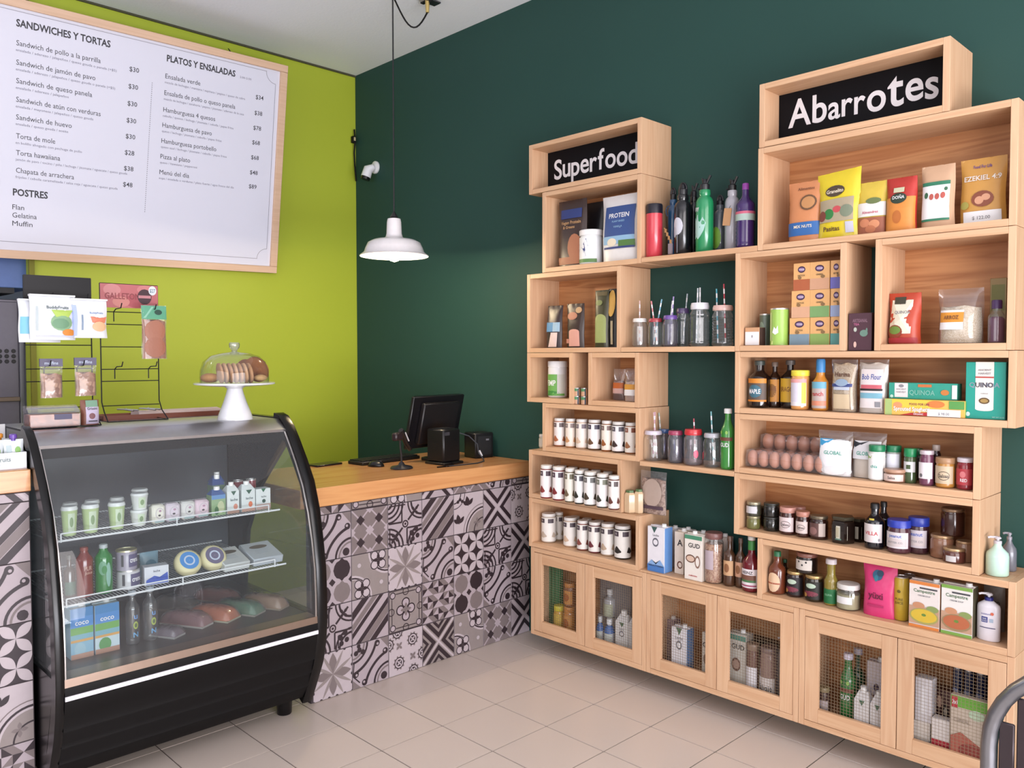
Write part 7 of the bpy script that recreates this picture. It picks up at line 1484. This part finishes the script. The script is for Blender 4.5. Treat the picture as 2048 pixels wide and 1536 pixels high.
for k, (yy, xx, cc, lb_) in enumerate(((-2.568, 1.56, '6a48a8', 'fruit pouch with a violet cap at the right end of the display carton'), (-2.634, 1.56, 'c83c34', 'fruit pouch with a red cap in the display carton'), (-2.60, 1.50, 'd88c30', 'fruit pouch with an orange cap in the second rank of the carton'), (-2.70, 1.56, '6a3c98', 'fruit pouch with a dark violet cap near the picture edge'))):
    t = thing('fruit_pouch', lb_, 'pouch', (xx, yy, 1.246), PI/2, 'fruit pouches in the display carton')
    b_pouch(t, 0.066, 0.105, 0.035, 'dfe6ea', [('e', 0.35, 0.62, 0.3, 0.13, M('8cb868')), ('r', -0.8, -0.3, 0.3, 0.8, M('b4c4c8')), ('e', -0.5, 0.4, 0.3, 0.1, M('9cc858'))])
    MB().lathe([(0.008, 0), (0.008, 0.008), (0.013, 0.009), (0.013, 0.022), (0.009, 0.025)], M(cc, 0.35), 16, 0, 0, 0.100).build('cap', t)
t = thing('counter_notice', 'small white notice standing behind the fruit pouches at the left edge', 'sign', (1.25, -2.552, 1.2425), 0)
mb = MB(); mb.box(-0.003, 0.003, -0.12, 0.028, 0, 0.145, M('eceef2')); mb.build('card', t)
printed(lambda u, v: ((0.0032, -0.046+u*0.074, v*0.145), (1, 0, 0)), [('t', 'ly', 0.72, 0.45, 0.1, GY, 0.25), ('t', 'rt', 0.75, 0.25, 0.06, GY, 0.2)], 0.148, 0.145).build('print', t, smooth=0)

# ================================================================== ON THE REAR COUNTER: cash register corner
zc = 1.0312
t = thing('register_monitor', 'black tilted register screen seen from behind on the wooden counter', 'monitor', (1.20, -0.245, zc), math.radians(6))
mb = MB(); a = math.radians(24); R = Matrix.Rotation(-a, 3, 'Y')
def rot_v(mb, k, R_, off): mb.v[k:] = [tuple(R_ @ Vector(v)+Vector(off)) for v in mb.v[k:]]
k = len(mb.v); mb.box(-0.012, 0.012, -0.215, 0.215, -0.005, 0.315, M('141216', 0.35), 0.004); mb.box(0.012, 0.045, -0.15, 0.15, 0.03, 0.28, M('181518', 0.45), 0.006); mb.box(-0.0135, -0.012, -0.19, 0.19, 0.015, 0.315, M('0a0a0c', 0.1)); rot_v(mb, k, Matrix.Rotation(math.radians(14), 3, 'Y'), (-0.05, 0, 0.085)); mb.build('screen', t)
mb = MB(); mb.box(-0.06, 0.05, -0.07, 0.07, 0, 0.02, M('141416'), 0.004); mb.tube([(0, 0, 0.02), (0.02, 0, 0.12), (0.0, 0, 0.20)], 0.02, M('141416'), 10); mb.build('stand', t)
t = thing('receipt_printer', 'black boxy receipt printer in front of the register screen', 'printer', (1.355, -0.315, zc), math.radians(5))
mb = MB(); mb.box(-0.07, 0.07, -0.07, 0.07, 0.015, 0.205, M('0d0d10', 0.4), 0.008); mb.box(-0.075, 0.085, -0.08, 0.08, 0, 0.015, M('101012', 0.4), 0.003); mb.build('body', t)
mb = MB(); mb.box(0.0702, 0.071, -0.06, -0.02, 0.17, 0.19, M('3a3a40')); mb.box(-0.03, 0.03, -0.05, 0.05, 0.205, 0.208, M('202024')); mb.build('paper_slot', t)
mb = MB(); mb.tube([(0.06, 0.0, 0.02), (0.11, -0.03, 0.004), (0.13, -0.09, 0.004), (0.11, -0.16, 0.004)], 0.004, BLACKM); mb.build('cable', t)
def at(px, py, z_):
    x = solve([0, 0, z_], 0, px=px)  # unused fallback
    return x
def floorpt(px, py, z_):
    d = Fw+Rt*((px-1024)/FPX)+Up*((768-py)/FPX); s = (z_-CAM[2])/d.z; return (CAM[0]+d.x*s, CAM[1]+d.y*s, z_)
sx_, sy_, _ = floorpt(803, 937, zc)
t = thing('barcode_scanner', 'gooseneck barcode scanner on a round black base on the counter', 'scanner', (sx_, sy_, zc), math.radians(20))
mb = MB(); mb.lathe([(0.062, 0), (0.064, 0.004), (0.058, 0.012), (0.02, 0.020), (0.012, 0.035)], M('26262e', 0.4), 28); mb.build('base', t, smooth=0.9)
MB().tube([(0, 0, 0.03), (0, 0.0, 0.07), (0.0, -0.012, 0.13), (0, -0.015, 0.18)], 0.006, M('1c1c20', 0.4), 8).build('gooseneck', t)
mb = MB(); mb.tube([(0.0, 0.09, 0.10), (0, 0.05, 0.135), (0, 0.01, 0.20), (0, -0.005, 0.215)], [0.014, 0.014, 0.017, 0.015], M('141418', 0.35), 10); mb.box(-0.018, 0.018, -0.075, -0.005, 0.16, 0.205, M('2c2024', 0.4), 0.008); mb.build('scanner_head', t)
MB().tube([(0.016, 0.052, 0.15), (0.018, 0.015, 0.20)], 0.004, M('c8c8cc', 0.2), 6).build('light_strip', t)
t = thing('keyboard', 'black keyboard at the back edge of the counter', 'keyboard', (1.02, -0.52, zc), math.radians(4))
mb = MB(); mb.box(-0.06, 0.08, -0.2, 0.24, 0, 0.02, M('0e0e10', 0.5), 0.004); mb.build('body', t)
mb = MB()
for i in range(5):
    for j in range(14): mb.box(-0.052+i*0.025, -0.031+i*0.025, -0.19+j*0.030, -0.164+j*0.030, 0.02, 0.026, M('1a1a1e', 0.5))
o = mb.build('keys', t, smooth=0); o['kind'] = 'stuff'
mx_, my_, _ = floorpt(752, 933, zc)
t = thing('computer_mouse', 'black computer mouse left of the barcode scanner', 'mouse', (mx_, my_, zc), 0.5)
MB().sphere((0, 0, 0.0), 1.0, M('141216', 0.3), 18, 10, (0.05, 0.032, 0.034)).build('shell', t, smooth=1.5); 
me_ = t.children[0].data
for v in me_.vertices: v.co.z = max(0.0, v.co.z)
MB().box(0.02, 0.035, -0.002, 0.002, 0.026, 0.034, M('3a3a40')).build('wheel', t)
qx, qy, _ = floorpt(655, 931, zc)
t = thing('phone', 'thin black slab lying near the showcase end of the counter', 'phone', (qx-0.03, qy, zc), 0.1); MB().box(-0.05, 0.05, -0.09, 0.09, 0, 0.010, M('1c161a', 0.3), 0.003).build('slab', t)
t = thing('speaker_box', 'small black speaker box in the corner by the green wall', 'speaker', (1.28, 0.035, zc), math.radians(-6))
mb = MB(); mb.box(-0.06, 0.06, -0.075, 0.065, 0, 0.155, M('101216', 0.5), 0.006); mb.build('body', t)
mb = MB(); mb.box(0.0602, 0.062, -0.055, 0.045, 0.02, 0.135, M('1a1c20', 0.8)); mb.build('grille', t)
MB().box(0.0622, 0.0626, 0.005, 0.028, 0.108, 0.118, M('8a8c94')).build('badge', t)
t = thing('power_cable', 'grey and black cable looping from the register to the counter', 'cable', (1.35, -0.19, zc))
mb = MB(); mb.tube([(0.0, 0.0, 0.17), (0.03, 0.05, 0.15), (0.05, 0.10, 0.10), (0.06, 0.10, 0.05), (0.08, 0.12, 0.012), (0.12, 0.09, 0.004), (0.16, 0.0, 0.004), (0.15, -0.12, 0.004), (0.14, -0.22, 0.004)], 0.0035, M('3c4048', 0.4), 8); mb.build('cable', t)
MB().tube([(0.062, 0.105, 0.062), (0.072, 0.118, 0.028)], 0.006, M('c4c4c8', 0.3), 8).build('plug', t)

# ================================================================== PENDANT LAMP, CAMERA, CEILING FITTING
lx, ly, lz = 1.30, -0.62, 2.215
pl = thing('pendant_lamp', 'white enamel barn-shade pendant lamp hanging over the counter', 'pendant lamp', (lx, ly, lz))
EN = M('e8e4e6', 0.25, coat=0.5)
sh = [(0.190, 0), (0.192, 0.004), (0.168, 0.022), (0.160, 0.045), (0.146, 0.075), (0.118, 0.090), (0.06, 0.098), (0.048, 0.108), (0.043, 0.125), (0.040, 0.19), (0.036, 0.208), (0.020, 0.212)]
mb = MB(); mb.lathe(sh, EN, 48, cap=False); mb.lathe([(r-0.0025, z_-0.0015) for r, z_ in sh[1:]], M('f4f0ea', 0.4), 48, cap=False); mb.build('shade', pl, smooth=1.0)
MB().lathe([(0.020, 0.212), (0.024, 0.216), (0.012, 0.235), (0.004, 0.25)], M('1c1c1e', 0.4), 20).build('cord_grip', pl, smooth=0.9)
MB().tube([(0, 0, 0.24), (0, 0, H-lz-0.002)], 0.0042, M('14141a', 0.6), 8).build('cord', pl)
BULB = M('ffe2b4', 0.3, emit=60.0, var=0)
MB().lathe([(0.001, -0.032), (0.022, -0.026), (0.032, -0.004), (0.028, 0.018), (0.016, 0.045), (0.014, 0.07)], BULB, 20, 0, 0, 0.002).build('bulb', pl, smooth=1.0)
ld = bpy.data.lights.new('pendant_bulb', 'POINT'); ld.energy = 100; ld.color = (1.0, 0.80, 0.52); ld.shadow_soft_size = 0.035
lo_ = bpy.data.objects.new('pendant_bulb', ld); C.objects.link(lo_); lo_.parent = pl; lo_.location = (0, 0, -0.004)

t = thing('security_camera', 'small white camera with a black lens on the green wall near the corner', 'camera', (0.0651, WY-0.001, 3.0255))
mb = MB(); k = len(mb.v); mb.lathe([(0.045, 0), (0.045, 0.012), (0.03, 0.02)], M('e8eaee', 0.4), 24)
mb.v[k:] = [(x, -z_, y) for x, y, z_ in mb.v[k:]]; mb.fixn = True; mb.build('wall_plate', t)
mb = MB(); mb.tube([(-0.02, -0.075, -0.075), (-0.01, -0.06, -0.02), (0.02, -0.03, 0.0)], [0.036, 0.036, 0.02], M('e4e6ec', 0.4), 18); mb.build('housing', t)
mb = MB(); mb.tube([(-0.023, -0.08, -0.094), (-0.0195, -0.0742, -0.074)], 0.0335, M('0c0c0e', 0.2), 18); mb.build('lens', t)
t = thing('junction_box', 'loose black cable with a small box running down the wall corner', 'cable', (WX+0.03, WY-0.03, 3.2384))
mb = MB(); mb.tube([(0, 0, 0.10), (0.004, 0, 0.05), (0.006, 0.0, 0.0), (-0.004, 0.0, -0.07), (0.002, 0.0, -0.16), (0.006, 0.008, -0.28)], 0.006, BLACKM, 8); mb.box(-0.018, 0.01, -0.02, 0.01, 0.0, 0.05, BLACKM, 0.004); mb.build('cable', t)
MB().box(0.010, 0.013, -0.012, 0.002, 0.015, 0.04, M('c8b890')).build('plug', t)

t = thing('ceiling_fitting', 'old metal ceiling fitting with a loop of black cable', 'ceiling fitting', (1.2386, -0.3268, H))
mb = MB(); mb.box(-0.05, 0.05, -0.012, 0.012, -0.022, -0.014, M('3a3a3c', 0.4, 0.8)); mb.box(-0.01, 0.05, 0.0, 0.06, -0.03, -0.022, M('5c5c60', 0.3, 0.9)); mb.lathe([(0.05, -0.014), (0.05, 0)], M('b0aca4', 0.6), 20); mb.build('bracket', t)
MB().tube([(0, 0, -0.014), (0.0, -0.0, -0.05), (0.0, 0, -0.085)], [0.014, 0.012, 0.010], M('c8b070', 0.4, 0.5), 10).build('connector', t)
pts = []
for i in range(13):
    s = i/12; pts.append((-0.002-0.10*s, -0.16*s, -0.085-0.16*math.sin(PI*s*0.92)*(1-0.35*s)+0.085*s))
MB().tube(pts, 0.005, BLACKM, 8).build('cable', t)

# ================================================================== KITCHEN BEHIND THE LIME WALL
t = thing('steel_fridge', 'tall grey steel cabinet beyond the end of the lime wall', 'fridge', (-0.75, -2.35, 0))
FG = M('77727e', 0.4, 0.5)
mb = MB(); mb.box(-0.35, 0.35, -0.45, 0.36, 0.1, 1.99, FG, 0.004); mb.build('body', t); mb = MB(); mb.box(0.352, 0.37, -0.45, 0.270, 0.2, 1.975, M('6a6672', 0.45, 0.3), 0.003); mb.build('door', t)
mb = MB(); mb.box(0.352, 0.365, 0.276, 0.355, 0.2, 1.975, M('8c8c98', 0.35, 0.7), 0.002); mb.build('side_strip', t)
for y in (-0.30, 0.15): MB().lathe([(0.02, 0), (0.02, 0.1)], BLACKM, 12, 0.3, y, 0).build('foot', t); MB().lathe([(0.02, 0), (0.02, 0.1)], BLACKM, 12, -0.3, y, 0).build('foot', t)
mb = MB(); 
for i in range(4):
    for j in range(3): mb.lathe([(0.001, 0), (0.013, 0.0)], M('26242a', 0.6), 8, 0, 0, 0, cap=False); k = len(mb.v)-16; mb.v[k:] = [(0.3705, 0.14+i*0.035+x, 1.63+j*0.03+y) for x, y, zz in mb.v[k:]]
mb.build('vent_holes', t, smooth=0)
MB().box(0.371, 0.40, -0.40, 0.268, 1.40, 1.425, M('7c6a5c', 0.5), 0.003).build('handle_rail', t)
t = thing('range_hood', 'blue-painted panel above the steel cabinet, behind the menu board', 'hood', (-0.55, -2.35, 2.02))
MB().box(-0.25, 0.25, -0.45, 0.335, 0.03, 0.62, M('5c78b8', 0.4), 0.004).build('panel', t); MB().box(-0.24, 0.24, -0.44, 0.24, 0.0, 0.03, M('15151c', 0.5)).build('underside', t)

# ================================================================== CHAIR IN THE FOREGROUND
cx, cy = 4.640, -0.905
ch = thing('metal_chair', 'dark metal chair with a rounded slatted back at the right edge', 'chair', (cx, cy, 0), math.radians(0))
CM = M('85868c', 0.30, 0.9); CD = M('3c3438', 0.35, 0.6)
def arc(r, zb, zs, n=18, y=0.0):   # arch outline from the seat up and over
    P = [(-r, y, zb+(zs-zb)*i/6) for i in range(6)]
    P += [(-r*math.cos(PI*i/n), y, zs+r*1.0*math.sin(PI*i/n)) for i in range(n+1)]
    P += [(r, y, zs-(zs-zb)*i/6) for i in range(1, 7)]
    return P
outer = arc(0.272, 0.45, 0.60); inner = arc(0.234, 0.45, 0.60)
mb = MB(); vs = []; fs = []
for (x, y, z_), (xi, _, zi) in zip(outer, inner):
    mx, mz = (x+xi)/2, (z_+zi)/2
    vs += [(x, -0.004, z_), (x, 0.014, z_), (mx, 0.024, mz), (xi, 0.016, zi), (xi, -0.008, zi), (mx, -0.020, mz), (x*0.8+xi*0.2, -0.014, z_*0.8+zi*0.2)]
n = len(outer); m_ = 7
for i in range(n-1):
    for k in range(m_): fs.append((i*m_+k, i*m_+(k+1) % m_, (i+1)*m_+(k+1) % m_, (i+1)*m_+k))
fs += [tuple(range(m_)), tuple((n-1)*m_+k for k in range(m_-1, -1, -1))]
mb.mesh(vs, fs, CM); mb.fixn = True; mb.build('back_frame', ch, smooth=1.2)
for i in range(11):
    x = -0.2100+i*0.042; zt_ = 0.60+math.sqrt(max(0.0, 0.234**2-min(0.233, abs(x)+0.012)**2))
    MB().box(x-0.0185, x+0.0185, -0.002, 0.008, 0.47, zt_-0.002, CD, 0.003).build('back_slat', ch)
MB().box(-0.21, 0.21, -0.02, 0.40, 0.435, 0.455, CM, 0.008).build('seat', ch)
for sx in (-1, 1):
    MB().tube([(sx*0.255, 0.0, 0.46), (sx*0.25, -0.02, 0.25), (sx*0.25, -0.06, 0.0)], 0.012, CM, 10).build('leg', ch)
    MB().tube([(sx*0.20, 0.38, 0.44), (sx*0.225, 0.42, 0.0)], 0.012, CM, 10).build('leg', ch)
